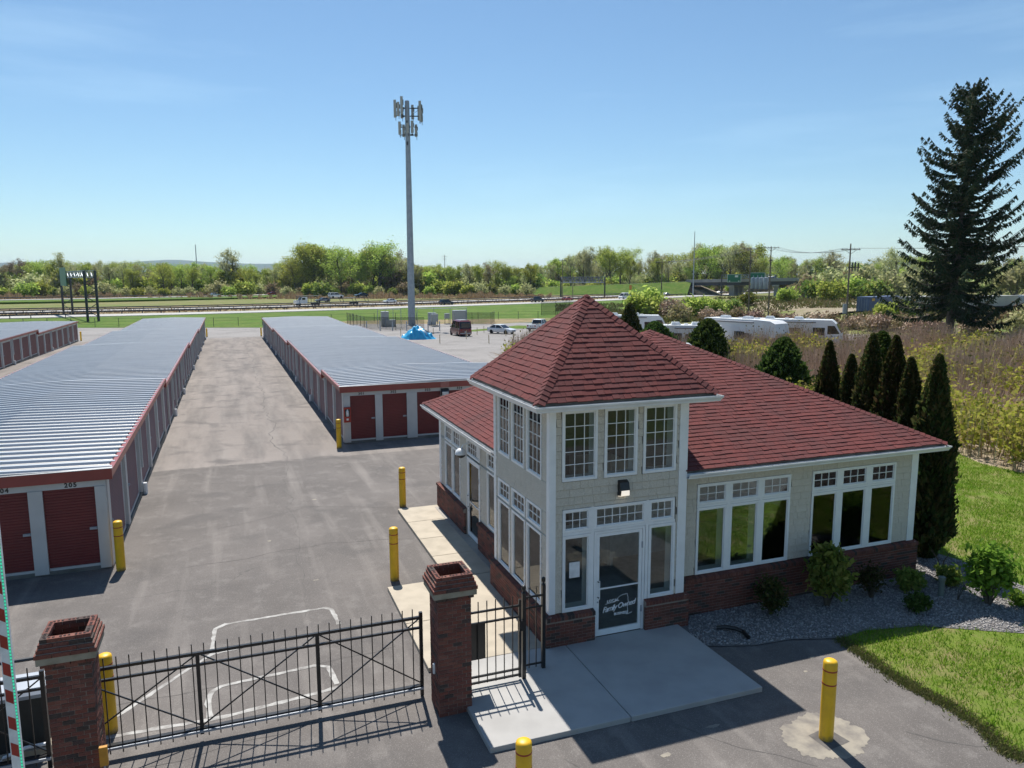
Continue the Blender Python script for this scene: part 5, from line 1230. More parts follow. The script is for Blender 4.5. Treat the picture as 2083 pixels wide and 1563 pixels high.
# ================================================================== HIGHWAY FURNITURE
def guardrail(label, off, h=.75, zr=ROADZ, path=HW, a=0, b=None, two=False):
    P = offset(path, off)[a:b]; t = thing('guardrail', label, 'guardrail', (P[0].x, P[0].y, zr-.1)); o = P[0]
    r_ = MB()
    for p, q in zip(P, P[1:]): 
        pa, qa = (p.x-o.x, p.y-o.y), (q.x-o.x, q.y-o.y); r_.bar((*pa, h), (*qa, h), .10, .31)
    obj('rail', r_, M['wood'] if two else M['darksteel'], t); ps = MB(); acc = 0
    for p, q in zip(P, P[1:]):
        L = (q-p).length; n = max(1, int(L/3.8))
        for k in range(n): c = p.lerp(q, k/n)-o; ps.box(c.x-.07, c.x+.07, c.y+.06, c.y+.2, 0, h+.12)
    tag(obj('posts', ps, M['darksteel'], t), kind='stuff'); return t
guardrail('dark guardrail along the near side of the highway at the left', -.7, a=2, b=34); guardrail('dark guardrail at the near edge of the highway median', 11.8); guardrail('dark guardrail just behind the first median guardrail', 13.6, two=True)
guardrail('dark guardrail along the near edge of the far lanes', 28.2); guardrail('dark guardrail along the outer edge of the far lanes', 42.0); guardrail('dark guardrail along the far left ramp road', 9.6, .8, -.6, RAMPL)
def truss(m_, a, b, w, h, n, s=.16):
    a, b = Vector(a), Vector(b); d = (b-a); dn = d.normalized(); sx_ = Vector((-dn.y, dn.x, 0))*w/2; up = Vector((0,0,h))
    for q in (sx_, -sx_):
        m_.bar(a+q, b+q, s).bar(a+q+up, b+q+up, s)
        for k in range(n):
            p0, p1 = a+d*(k/n)+q, a+d*((k+1)/n)+q
            m_.bar(p0, p1+up, s*.6) if k % 2 else m_.bar(p0+up, p1, s*.6)
            m_.bar(p0, p0+up, s*.6)
def gantry(label, a, b, h, signs, th=1.5, legw=1.6):
    x, y = a; t = thing('sign_gantry', label, 'gantry', (x, y, gz(x,y))); B_ = Vector((b[0]-x, b[1]-y, gz(*b)-gz(x,y))); d = B_.normalized(); sx_ = Vector((-d.y, d.x, 0))*legw/2
    for e in (Vector((0,0,0)), B_):
        lg = MB(); 
        for q in (sx_, -sx_): lg.bar(e+q, e+q+Vector((0,0,h)), .38)
        k = 1.0; f_ = 1
        while k < h-1.5: lg.bar(e+sx_*f_+Vector((0,0,k)), e-sx_*f_+Vector((0,0,k+1.4)), .14); k += 1.4; f_ = -f_
        obj('leg_frame', lg, M['darksteel'] if h < 10.2 else M['darksteel'], t)
    m_ = MB(); truss(m_, Vector((0,0,h-th)), B_+Vector((0,0,h-th)), legw*.9, th, 14, .16 if h > 9 else .34); obj('truss', m_, M['steel'], t)
    for s0, s1, z0, z1, mat, mk in signs:
        p, q = B_*s0, B_*s1; nrm = Vector((d.y, -d.x, 0)); off = nrm*(legw/2+.25)
        pn_ = obj('sign_panel', MB().hexa([p+off+Vector((0,0,z0)), q+off+Vector((0,0,z0)), q+off-nrm*.1+Vector((0,0,z0)), p+off-nrm*.1+Vector((0,0,z0))], [p+off+Vector((0,0,z1)), q+off+Vector((0,0,z1)), q+off-nrm*.1+Vector((0,0,z1)), p+off-nrm*.1+Vector((0,0,z1))]), mat, t)
        if mk:
            o2 = nrm*(legw/2+.28); w_ = (q-p); mm_ = MB()
            def R4(f0, f1, g0, g1):
                a_, b_ = p+w_*f0+o2, p+w_*f1+o2; zz0, zz1 = z0+(z1-z0)*g0, z0+(z1-z0)*g1
                mm_.hexa([a_+Vector((0,0,zz0)), b_+Vector((0,0,zz0)), b_-nrm*.02+Vector((0,0,zz0)), a_-nrm*.02+Vector((0,0,zz0))], [a_+Vector((0,0,zz1)), b_+Vector((0,0,zz1)), b_-nrm*.02+Vector((0,0,zz1)), a_-nrm*.02+Vector((0,0,zz1))])
            R4(.03,.97,.95,.975); R4(.03,.97,.02,.045); R4(.005,.03,.02,.975); R4(.97,.995,.02,.975)
            if mk == 1: R4(.55,.78,.62,.85); R4(.12,.22,.1,.2); R4(.78,.88,.1,.2)
            obj('sign_marks', mm_, M['signwhite'], pn_)
    return t
gantry('dark overhead sign gantry with green sign at the far left of the highway', (-112,190), (-88,158), 10.6, [(.02,.30,7.2,11.6,M['signgreen'],0)], 1.4, 2.0)
gantry('grey overhead sign gantry seen from behind over the highway', (22,338), (41,333), 8.8, [(.05,.97,6.9,8.9,M['mesh'],0)], 2.4)
gantry('steel gantry with two green road signs before the bridge', (96,346), (119,341), 9.6, [(.10,.36,6.2,9.9,M['signgreen'],1),(.52,.80,5.9,10.6,M['signgreen'],2),(.52,.8,4.9,5.85,plain('sign_yellow', (.6,.42,.02), .5),0)], 1.2, 1.3)
# ---- bridge and its grassy ramp
def ramp_path():
    P = [Vector(q) for q in ((-90,432,-1.1),(-40,418,-.2),(9,402,1.8),(50,386,3.5),(89,371,5.1))]; Q = []
    for i in range(len(P)-1):
        for k in range(6): Q.append(P[i].lerp(P[i+1], k/6))
    Q.append(P[-1]); return Q
RP = ramp_path()
def embank(name, Q, w, mat):
    V = []; F = []
    for i, p in enumerate(Q):
        d = (Q[min(i+1,len(Q)-1)]-Q[max(i-1,0)]); d.z = 0; d.normalize(); n = Vector((d.y,-d.x,0)); s = (p.z+1.6)*2.1+.5
        V += [p+n*(w+s)+Vector((0,0,-1.6-p.z)), p+n*w, p-n*w, p-n*(w+s)+Vector((0,0,-1.6-p.z))]
    for i in range(len(Q)-1):
        for k in range(3): F.append((4*i+k, 4*i+4+k, 4*i+5+k, 4*i+1+k))
    return tag(obj(name, MB().add(V, F), mat), kind='structure')
embank('ramp_embankment', RP, 6.5, M['verge'])
def road_on(name, Q, w, dz):
    V = []; F = []
    for i, p in enumerate(Q):
        d = (Q[min(i+1,len(Q)-1)]-Q[max(i-1,0)]); d.z = 0; d.normalize(); n = Vector((d.y,-d.x,0)); V += [p+n*w+Vector((0,0,dz)), p-n*w+Vector((0,0,dz))]
    for i in range(len(Q)-1): F.append((2*i, 2*i+2, 2*i+3, 2*i+1))
    return tag(obj(name, MB().add(V, F), M['road']), kind='structure')
road_on('bridge_ramp_road', RP, 5.5, .06)
R2 = [Vector((136,329.5,6.1)), Vector((150,318,5.6)), Vector((185,285,4.4)), Vector((230,240,3))]
embank('far_embankment', R2, 6.5, M['field']); road_on('far_ramp_road', R2, 5.5, .06)
bg_ = thing('highway_bridge', 'grey concrete highway bridge with dark girders over the road', 'bridge', (89, 371, 0)); bv = Vector((47,-41.5,0)); bn = Vector((bv.y,-bv.x,0)).normalized()
def bpt(s, o, z): p = bv*s+bn*o; return (p.x, p.y, z+1.0*s)
M['bridgec'] = plain('bridge_concrete', (.33,.32,.30), .8, c2=(.26,.25,.24), scale=.3)
def bbox(s0, s1, o0, o1, z0, z1): return MB().hexa([bpt(s0,o0,z0), bpt(s1,o0,z0), bpt(s1,o1,z0), bpt(s0,o1,z0)], [bpt(s0,o0,z1), bpt(s1,o0,z1), bpt(s1,o1,z1), bpt(s0,o1,z1)])
obj('deck', bbox(0,1,-7,7,4.55,5.1), M['bridgec'], bg_)
for s in (-6.9, 6.6): obj('parapet', bbox(0,1,s,s+.3,5.101,6.0), M['bridgec'], bg_)
for o_ in (-6, -3, 0, 3, 6): obj('girder', bbox(0,1,o_-.3,o_+.3,3.0,4.549), M['darksteel'], bg_)
for s in (.36, .70): 
    for o_ in (-4.5, 0, 4.5): obj('pier', bbox(s-.02,s+.02,o_-.7,o_+.7,-1.6-s,2.3), M['bridgec'], bg_)
    obj('pier_cap', bbox(s-.025,s+.025,-6.5,6.5,2.301,2.999), M['bridgec'], bg_)
for s0, s1, t0 in ((-.02,.2,1), (.8,1.02,-1)): obj('abutment_slope', MB().hexa([bpt(s0,-8,-3), bpt(s1,-8,-3), bpt(s1,8,-3), bpt(s0,8,-3)], [bpt(s0,-8,3.5 if t0 > 0 else -1.5), bpt(s1,-8,-1.5 if t0 > 0 else 3.5), bpt(s1,8,-1.5 if t0 > 0 else 3.5), bpt(s0,8,3.5 if t0 > 0 else -1.5)]), M['dirt'], bg_)
X_, Y_, Z_ = bpt(.62, -3, 5.1); car('suv', M['carblack'], 'dark car crossing the highway bridge', 89+X_, 371+Y_, Z_+.0, -41)
# ---- utility poles
ARMS = {}
def upole(label, x, y, h, arms=((-.4,2.4),), extra=None, ang=0, r=.17):
    t = thing('utility_pole', label, 'utility pole', (x, y, gz(x,y)), R(ang), 'wooden utility poles'); obj('pole', MB().tube([(0,0,0),(0,0,h)], [r, r*.62], 10), M['wood'], t)
    for dz, w in arms:
        a = obj('crossarm', MB().box(-w/2,w/2,-.2,-.08,h+dz-.06,h+dz+.06), M['wood'], t)
        for q in (-w/2+.15, -w*.2, w*.2, w/2-.15): obj('insulator', MB().lathe([(.05,0),(.06,.08),(.03,.2)], 8, (q,-.14,h+dz+.06)), M['darksteel'], a)
        obj('arm_brace', MB().bar((-w*.3,-.14,h+dz-.06), (0,-.14,h+dz-.7), .05).bar((w*.3,-.14,h+dz-.06), (0,-.14,h+dz-.7), .05), M['darksteel'], t)
    return t
upole('wooden utility pole with crossarm standing right of the roof peak shrubs', 35.8, 180.6, 12.8, ((-.5,3.2),))
p1 = upole('left pole of the pair carrying the transformer bank', 52.2, 166, 15.2, ((-.3,3.2),(-3.0,.8)))
p2 = upole('right pole of the pair carrying the transformer bank', 54.4, 159.5, 15.2, ((-.3,3.2),(-3.0,.8)))
p3 = upole('near utility pole with transformer arms left of the containers', 56.6, 127.1, 14.0, ((-1.0,3.2),))
obj('switch_rack', MB().box(-.2,1.6,-.25,-.05,10.0,10.15).box(.3,.45,-.3,-.1,9.4,10.9).box(.8,.95,-.3,-.1,9.5,11).box(1.3,1.45,-.3,-.1,9.4,10.8), M['darksteel'], p3); obj('meter_box', MB().box(-.7,-.15,-.3,.1,2.4,4.0), M['steel'], p3)
upole('thin utility pole before the grey gantry', 19.0, 283, 15.5, ((-.4,3),)); upole('far utility pole beside the woods right of the cell tower', -52, 590, 26, ((-1.2,5),(-3.2,4)), r=.3); upole('thin utility pole next to the one before the grey gantry', 23.2, 287, 13.8, ((-.4,2.2),))
ms_ = thing('steel_mast', 'slender steel mast above the trees left of the bridge', 'mast', (84.5, 352, -1.4)); obj('mast', MB().tube([(0,0,0),(0,0,29.5)], [.35,.14], 8), M['steel'], ms_)
ms_ = thing('radio_mast', 'thin radio mast on the wooded horizon left of the cell tower', 'mast', (-415, 1000, -1.4)); obj('mast', MB().tube([(0,0,0),(0,0,52)], [.9,.45], 6), M['steel'], ms_)
tb = thing('transformer_bank', 'row of grey transformer cans on a platform between two poles', 'transformers', (53.3, 162.75, gz(53.3,162.75)), R(-71))
obj('platform', MB().box(-3.4,3.4,-.5,.5,6.1,6.35), M['wood'], tb)
for k in range(4):
    c = obj('transformer_can', smooth(MB().lathe([(.52,0),(.55,.1),(.55,2.2),(.5,2.35),(.2,2.4)], 16, (-2.1+k*1.4,0,6.351)).mesh('transformer_can')), M['steel'], tb); obj('bushing', MB().lathe([(.08,0),(.1,.2),(.04,.5)], 8, (-2.1+k*1.4,0,8.75)), M['steel'], c)
def wire(label, a, b, sag):
    pts = []; 
    for k in range(13): s = k/12; p = Vector(a).lerp(Vector(b), s); p.z -= sag*4*s*(1-s); pts.append(p-Vector(a))
    t = thing('power_line', label, 'wire', a, 0, 'overhead power lines'); obj('wire', MB().tube(pts, .022, 4), M['darksteel'], t)
for k, q in enumerate((-1.4, -.6, .6, 1.4)):
    wires = ['left outer','left inner','right inner','right outer'][k]
    wire('thin %s wire strung between the transformer poles and the near pole' % wires, (54.4+q,159.4,gz(54.4,159.5)+15.1), (56.6+q,127,gz(56.6,127.1)+13.25), 1.0); wire('thin %s wire running right from the near pole' % wires, (56.6+q,127,gz(56.6,127.1)+13.25), (130,70+q*2,15.5), 1.6)
    wire('thin %s wire strung left from the transformer poles' % wires, (52.2+q,165.9,gz(52.2,166)+15.1), (35.8+q,180.5,gz(35.8,180.6)+12.5), .7)
# wire fence along the verge
t = thing('wire_fence', 'low wire fence of thin posts in the grass beyond the storage buildings', 'fence', (-100, 140, -1.45))
ps = [(-100,140),(-56,141),(-40,148),(-33,156),(10,164),(24,176)]; q_ = MB()
for (a, b), (c, d) in zip(ps, ps[1:]):
    n = max(2, int(math.hypot(c-a, d-b)/4.2))
    for k in range(n): xx, yy = a+(c-a)*k/n+100, b+(d-b)*k/n-140; obj('post', MB().tube([(xx,yy,0),(xx,yy,1.7)], .05, 5), M['darksteel'], t)
    for z in (.5, 1.1, 1.65): q_.bar((a+100,b-140,z), (c+100,d-140,z), .02)
obj('wire', q_, M['darksteel'], t)
t = thing('marker_sign', 'small orange road marker on the grassy ramp slope', 'sign', (55, 350, -1.4)); obj('post', MB().box(-.06,.06,-.06,.06,0,3.0), M['darksteel'], t); obj('panel', MB().box(-.55,.55,-.1,-.061,3.0,5.0), plain('marker_orange', (.55,.22,.03), .5), t)
# ================================================================== VEGETATION
def quads(C, size, asp=1.0, vertical=0.0, droop=None, rg=rng):
    """random oriented little quads; C (n,3), size (n,)"""
    n = len(C); a = rg.normal(size=(n, 3)); a /= np.linalg.norm(a, axis=1, keepdims=True)
    if vertical: a[:, 2] *= (1-vertical); a /= np.linalg.norm(a, axis=1, keepdims=True)
    b = rg.normal(size=(n, 3)); b -= (b*a).sum(1, keepdims=True)*a; b /= np.linalg.norm(b, axis=1, keepdims=True)+1e-9
    s = np.asarray(size).reshape(-1, 1)*.5; u = a*s*asp; w = b*s
    V = np.stack([C-u, C-w*.8+u*.1, C+u, C+w*.8+u*.1], 1).reshape(-1, 3)
    return V, np.arange(4*n).reshape(n, 4)
def strips(P0, P1, w, rg=rng):
    """thin upright quads from P0 to P1"""
    n = len(P0); d = P1-P0; s = np.cross(d, rg.normal(size=(n, 3))); s /= np.linalg.norm(s, axis=1, keepdims=True)+1e-9; s *= np.asarray(w).reshape(-1, 1)*.5
    V = np.stack([P0-s, P0+s, P1+s*.4, P1-s*.4], 1).reshape(-1, 3); return V, np.arange(4*n).reshape(n, 4)
def join(*VF):
    Vs, Fs, o = [], [], 0
    for V, F in VF: Vs.append(V); Fs.append(F+o); o += len(V)
    return np.concatenate(Vs), np.concatenate(Fs)
def skeleton(H, seed, trunk_frac=.35, n1=8, n2=5, n3=3, spread=.42, up=.75, r0=.022, lean=.03, stems=1):
    rd = random.Random(seed); m = MB(); tips = []; 
    def grow(p, d, L, r, lvl):
        pts = [p]; dd = d.copy(); k = 4 if lvl < 2 else 3
        for i in range(k):
            dd = (dd+Vector((rd.uniform(-.16,.16), rd.uniform(-.16,.16), rd.uniform(-.02,.12)))).normalized(); pts.append(pts[-1]+dd*L/k)
        m.tube(pts, [r*(1-.68*i/k) for i in range(k+1)], 6 if lvl == 0 else (4 if lvl == 1 else 3), cap=False)
        return pts, dd
    for s_ in range(stems):
        base = Vector((rd.uniform(-.06,.06)*H*(stems > 1), rd.uniform(-.06,.06)*H*(stems > 1), -.02*H))
        tr, td = grow(base, Vector((rd.uniform(-lean,lean)*2, rd.uniform(-lean,lean)*2, 1)).normalized(), H*.72, r0*H/math.sqrt(stems), 0)
        for i in range(n1):
            f = trunk_frac+(1-trunk_frac)*(i+rd.random()*.7)/n1; q = f*4; k = min(3, int(q)); p = tr[k].lerp(tr[k+1], q-k)
            a = rd.uniform(0, 6.283); d = Vector((math.cos(a), math.sin(a), up+rd.uniform(-.2,.5))).normalized(); L = H*spread*(1.15-.55*f)*rd.uniform(.7,1.1)
            p1, d1 = grow(p, d, L, r0*H*.38*(1.2-f*.7)/math.sqrt(stems), 1)
            for j in range(n2):
                g = .3+.7*(j+rd.random())/n2; qq = min(3.99, g*4); kk = int(qq); pp = p1[kk].lerp(p1[min(kk+1,4)], qq-kk); a2 = rd.uniform(0, 6.283)
                d2 = (d1+Vector((math.cos(a2), math.sin(a2), rd.uniform(-.2,.7)))*.9).normalized(); p2, dd2 = grow(pp, d2, L*.45*rd.uniform(.6,1.1), r0*H*.13/math.sqrt(stems), 2)
                tips += [p2[1], p2[2], p2[3]]
                for e in range(n3):
                    a3 = rd.uniform(0, 6.283); d3 = (dd2+Vector((math.cos(a3), math.sin(a3), rd.uniform(-.3,.8)))*.8).normalized(); p3, _ = grow(p2[2].lerp(p2[3], rd.random()), d3, L*.22*rd.uniform(.6,1.1), r0*H*.05/math.sqrt(stems), 3); tips += [p3[1], p3[-1]]
        tips.append(tr[-1])
    return m, np.array([tuple(t) for t in tips])
def leaves(tips, n, spread, size, flat=1.0, seed=1, asp=1.3):
    rg = np.random.default_rng(seed); i = rg.integers(0, len(tips), n); C = tips[i]+rg.normal(size=(n, 3))*spread*np.array([1, 1, flat]); C[:, 2] = np.maximum(C[:, 2], .05)
    return quads(C, rg.uniform(size*.55, size*1.35, n), asp, rg=rg)
M['fol_yg'] = foliage('spring_foliage', [(0.198,0.291,0.047),(0.303,0.385,0.065),(0.398,0.455,0.093),(0.467,0.503,0.129)], 0.58)
M['fol_g'] = foliage('green_foliage', [(0.109,0.168,0.035),(0.169,0.226,0.045),(0.247,0.284,0.061),(0.339,0.335,0.089)], 0.55)
M['fol_pale'] = foliage('pale_foliage', [(0.270,0.305,0.125),(0.371,0.394,0.168),(0.450,0.461,0.226),(0.517,0.496,0.270)], 0.58)
M['fol_brown'] = foliage('budding_twigs', [(0.237,0.173,0.109),(0.300,0.227,0.137),(0.291,0.273,0.109),(0.364,0.291,0.182)], 0.35)
M['fol_spruce'] = foliage('spruce_needles', [(0.016,0.039,0.018),(0.026,0.055,0.026),(0.042,0.073,0.034),(0.078,0.072,0.031)], 0.2)
M['fol_arb'] = foliage('arborvitae_sprays', [(0.026,0.043,0.014),(0.041,0.062,0.018),(0.066,0.084,0.022),(0.108,0.094,0.034),(0.090,0.060,0.030)], 0.4)
M['fol_jun'] = foliage('juniper_sprays', [(0.030,0.063,0.016),(0.048,0.094,0.023),(0.078,0.132,0.030),(0.121,0.167,0.039)], 0.4)
M['cane'] = foliage('dead_canes', [(0.480,0.348,0.204),(0.620,0.480,0.312),(0.620,0.588,0.408),(0.360,0.240,0.144)], 0.0, .85)
M['twig'] = foliage('thicket_twigs', [(0.332,0.225,0.178),(0.450,0.308,0.237),(0.568,0.402,0.308),(0.260,0.190,0.142)], 0.0, .9)
M['reed'] = foliage('dry_reeds', [(0.360,0.240,0.132),(0.432,0.312,0.180),(0.300,0.192,0.108),(0.480,0.360,0.228)], 0.2, .9)
M['fol_lime'] = foliage('bright_leaves', [(.12,.24,.03),(.18,.32,.04),(.24,.38,.06)], .5)
M['blade'] = foliage('grass_blades', [(.125,.235,.016),(.175,.305,.022),(.235,.345,.030),(.33,.33,.085)], 0.45)
VAR = []
for k, (mt, bk, ar) in enumerate((
    ('fol_yg', 'bark', dict(H=20, seed=11, n1=11, spread=.33, up=1.0, leafs=3800, ls=.75, lz=.36)),
    ('fol_yg', 'bark', dict(H=20, seed=23, n1=12, spread=.42, up=.8, trunk_frac=.25, leafs=4200, ls=.85, lz=.36)),
    ('fol_pale', 'barkpale', dict(H=24, seed=31, n1=11, spread=.26, up=1.5, trunk_frac=.32, r0=.017, leafs=3400, ls=.55, lz=.30)),
    ('fol_g', 'bark', dict(H=18, seed=45, n1=11, spread=.36, up=.9, trunk_frac=.22, leafs=4200, ls=.75, lz=.35)),
    ('fol_brown', 'barkpale', dict(H=18, seed=57, n1=10, n2=6, n3=4, spread=.33, up=1.2, r0=.02, leafs=2600, ls=.55, lz=.28)),
    ('fol_pale', 'bark', dict(H=20, seed=63, n1=10, n2=6, n3=4, spread=.36, up=1.1, r0=.022, trunk_frac=.3, leafs=2900, ls=.5, lz=.30)),
    ('fol_yg', 'barkpale', dict(H=16, seed=71, n1=6, spread=.30, up=1.6, stems=4, trunk_frac=.2, r0=.022, leafs=3800, ls=.6, lz=.32)),
    ('fol_pale', 'barkpale', dict(H=14, seed=83, n1=7, n2=5, n3=3, spread=.46, up=.8, stems=2, trunk_frac=.15, r0=.02, leafs=3200, ls=.6, lz=.32)))):
    ar = dict(ar); n = ar.pop('leafs'); ls = ar.pop('ls'); lz = ar.pop('lz'); m_, tips = skeleton(**ar)
    tm_ = m_.mesh('trunk'); tm_.materials.append(M[bk]); cm_ = np_mesh('crown', *leaves(tips, n, ls, lz, .8, k)); cm_.materials.append(M[mt]); VAR.append((tm_, cm_, ar['H']))
KIND = ['leafy yellow green tree with dark trunk', 'broad yellow green tree with low boughs', 'tall thin leaved pale tree', 'dense mid green tree', 'brownish budding tree with bare twigs', 'pale open crowned tree', 'many stemmed yellow green tree', 'low pale scrubby tree']
def tree(k, x, y, h, label=None, group='trees of the wood beyond the highway', cat='tree', name='tree', z=None, wd_=1.0, rot=None):
    tm_, cm_, H = VAR[k]; s = h/H
    t = thing(name, label or KIND[k]+' in the wood beyond the highway', cat, (x, y, gz(x,y)-.05 if z is None else z), random.uniform(0, 6.28) if rot is None else rot, group, (s*wd_, s*wd_, s))
    obj('trunk', tm_, None, t); obj('crown', cm_, None, t); return t
sky_x = [-150,0,60,130,200,300,360,430,520,560,600,640,690,740,800,850,900,1000,1060,1110,1150,1190,1260,1300,1390,1420,1530,1560,1610,1680,1740,1800,1860,1950,2083,2300]
sky_y = [525,522,520,520,522,524,528,525,535,540,505,490,497,495,495,528,526,528,535,525,512,495,498,520,515,490,490,510,512,520,530,515,512,520,525,525]
def hgt_at(px, D, jit=1.0): return ((563-np.interp(px, sky_x, sky_y))/1525*D+9.1)*jit
px = -130
while px < 2240:
    D = random.uniform(372, 410) if px < 1080 else random.uniform(430, 490); D += (30 if px < 260 else 0)
    X_ = (px-1041)/1525*D
    k = random.choices((0,1,2,3,4,5,6), (5,4,3,2,2,3,3))[0] if px < 1100 else random.choices((0,1,2,3,4,5,6), (3,2,6,2,2,4,2))[0]
    tree(k, X_, D, hgt_at(px, D, random.uniform(.84,1.06)), wd_=random.uniform(.9,1.2)); px += random.uniform(15, 24)
px = -130
while px < 2240:                                   # slender young trees filling the wood
    D = random.uniform(395, 440) if px < 1080 else random.uniform(450, 510); X_ = (px-1041)/1525*D
    tree(random.choice((6,6,7,0,3,2)), X_, D, hgt_at(px, D, random.uniform(.45,.75)), wd_=random.uniform(.9,1.3)); px += random.uniform(20, 32)
px = -140
while px < 2260:
    D = random.uniform(440, 560) if px < 1080 else random.uniform(520, 640); X_ = (px-1041)/1525*D
    tree(random.choices((0,1,2,3,5), (4,4,3,3,3))[0], X_, D, hgt_at(px, D, random.uniform(.86,1.06)), wd_=random.uniform(.95,1.25)); px += random.uniform(22, 34)
# distinctive ones
for k, pxx, yt, D, lb in ((2,155,497,400,'tall sparse pale tree rising above the left sign gantry'),(5,478,494,395,'tall sparse tree with a clear dark trunk left of the aisle end'),(0,640,482,385,'largest leafy tree left of the cell tower'),(1,770,486,388,'big rounded tree just left of the cell tower'),
                       (2,1190,489,470,'tall thin tree above the grey gantry'),(2,1235,487,475,'tall twin crowned tree right of the grey gantry'),(5,1330,503,470,'bare branched broad tree left of the steel mast'),(2,1395,482,480,'tall pale tree at the steel mast'),(2,1440,486,480,'tall pale tree right of the steel mast'),
                       (2,1490,486,485,'tall pale tree behind the green road signs'),(5,1680,503,430,'isolated rounded pale tree left of the near utility pole'),(5,1810,496,330,'pale spreading tree left of the spruce'),(7,1765,545,300,'pale low tree behind the near utility pole')):
    X_ = (pxx-1041)/1525*D; tree(k, X_, D, (563-yt)/1525*D+9.1, lb, cat='tree', group=None, wd_=1.15)
# understorey bushes of the wood
def bushmesh(seed, n, r, h, ls, sz, stems=14):
    rg = np.random.default_rng(seed); a = rg.uniform(0, 6.283, stems); t_ = rg.uniform(.2, 1, stems); tip = np.stack([np.cos(a)*r*t_, np.sin(a)*r*t_, h*(1.05-.5*t_*t_)], 1); m_ = MB()
    cs = []
    for q in tip:
        mid = q*np.array([.45,.45,.55]); m_.tube([(q[0]*.08,q[1]*.08,0), tuple(mid), tuple(q)], [h*.018,h*.012,h*.005], 4, cap=False)
        for _ in range(4): cs.append(mid+(q-mid)*rg.uniform(.1,1.05))
    cs = np.array(cs); i = rg.integers(0, len(cs), n); C = cs[i]+rg.normal(size=(n,3))*ls; C[:,2] = np.abs(C[:,2])+.03
    return m_, quads(C, rg.uniform(sz*.6, sz*1.4, n), 1.5, rg=rg)
BUSH = []
for k, (mt, n, r_, h_, ls, sz) in enumerate((('fol_yg',1500,2.4,3.4,.55,.42),('fol_g',1500,2.2,3.0,.5,.40),('fol_pale',1100,2.4,3.2,.5,.34),('fol_brown',1300,2.2,2.6,.5,.34),('twig',1500,2.3,2.2,.5,.30))):
    m_, vf = bushmesh(100+k, n, r_, h_, ls, sz); a_ = m_.mesh('stems'); a_.materials.append(M['barkpale']); b_ = np_mesh('foliage', *vf); b_.materials.append(M[mt]); BUSH.append((a_, b_))
BK = ['yellow green','mid green','pale green','brown budding','bare pinkish twiggy']
def bush(k, x, y, s, label, group, name='bush', z=None):
    t = thing(name, label, 'bush', (x, y, (gz(x,y) if z is None else z)-.03), random.uniform(0, 6.28), group, (s*random.uniform(.9,1.2), s*random.uniform(.9,1.2), s)); obj('stems', BUSH[k][0], None, t); obj('foliage', BUSH[k][1], None, t); return t
px = -120
while px < 2200:
    D = random.uniform(352, 378) if px < 1080 else random.uniform(412, 440); X_ = (px-1041)/1525*D; k = random.choices((0,1,2,3), (4,2,3,2))[0]
    bush(k, X_, D, random.uniform(1.0,2.0), BK[k]+' bush along the foot of the wood', 'bushes along the foot of the wood')
    D += random.uniform(28, 60); X_ = (px+8-1041)/1525*D; k = random.choices((0,1,2,3), (5,3,3,1))[0]; bush(k, X_, D, random.uniform(2.0,3.4), BK[k]+' bush along the foot of the wood', 'bushes along the foot of the wood'); px += random.uniform(20, 32)
# bushes in the middle distance between the yard and the bridge
for i, (pxx, py_, D, k, s) in enumerate(((1300,0,168,0,1.35),(1315,0,176,0,1.6),(1352,0,172,4,1.2),(1370,0,165,4,1.3),(1392,0,178,4,1.2),(1415,0,170,0,1.2),(1380,0,152,3,1.0),(1440,0,150,4,.9),(1465,0,143,4,.8),(1500,0,138,3,.9),(1530,0,135,4,.9),(1575,0,130,3,.8),(1605,0,128,4,.8),(1640,0,126,3,.7),(1670,0,122,4,.9),(1690,0,119,3,.8),(1735,0,120,4,.8),(1770,0,116,4,.9),(1800,0,114,4,.9),(1835,0,112,3,.8),
                                       (1830,0,124,0,.8),(1800,0,127,0,.75),(1870,0,106,4,.9),(1900,0,102,4,.9),(1985,0,104,4,.8),(2020,0,106,3,.9),(2060,0,104,3,1.1),(2090,0,98,2,1.2),(1450,0,175,0,1.0),(1490,0,185,1,.9),(1520,0,200,1,1.0),(1600,0,205,0,1.0),(1650,0,230,1,1.6),(1690,0,215,0,1.5),(1730,0,225,0,1.7),(1770,0,215,1,1.6),(1800,0,235,2,2.2),(1850,0,240,2,2.4),(1640,0,290,3,2.6),(1680,0,300,2,3.2),(1720,0,310,3,3.2),(1765,0,300,2,3.4),(1910,0,250,2,2.6),(2010,0,260,2,2.8),(2060,0,250,2,3.0))):
    X_ = (pxx-1041)/1525*D; nm = ['first','second','third','fourth','fifth']
    bush(k, X_, D, s, BK[k]+' bush in the rough ground between yard and bridge', 'bushes in the rough ground right of the yard')
# far woods: one mass to the horizon
def far_woods():
    n = 15000; D = 700+2400*rng.random(n)**1.6; p = rng.uniform(-250, 2330, n); X_ = (p-1041)/1525*D; C = np.stack([X_, D, -1+rng.random(n)**.6*19*(.75+.35*np.sin(p*.021)*np.sin(p*.0043+1))], 1)
    me = np_mesh('far_woods', *quads(C, rng.uniform(3.0, 7.0, n)*(D/1000)**.35, 1.2)); me.materials.append(foliage('far_foliage', [(.085,.125,.035),(.12,.165,.045),(.16,.20,.06),(.19,.20,.08)], .45))
    tag(obj('far_woods', me), 'hazy band of far off woods along the horizon', 'woods', kind='stuff')
far_woods()
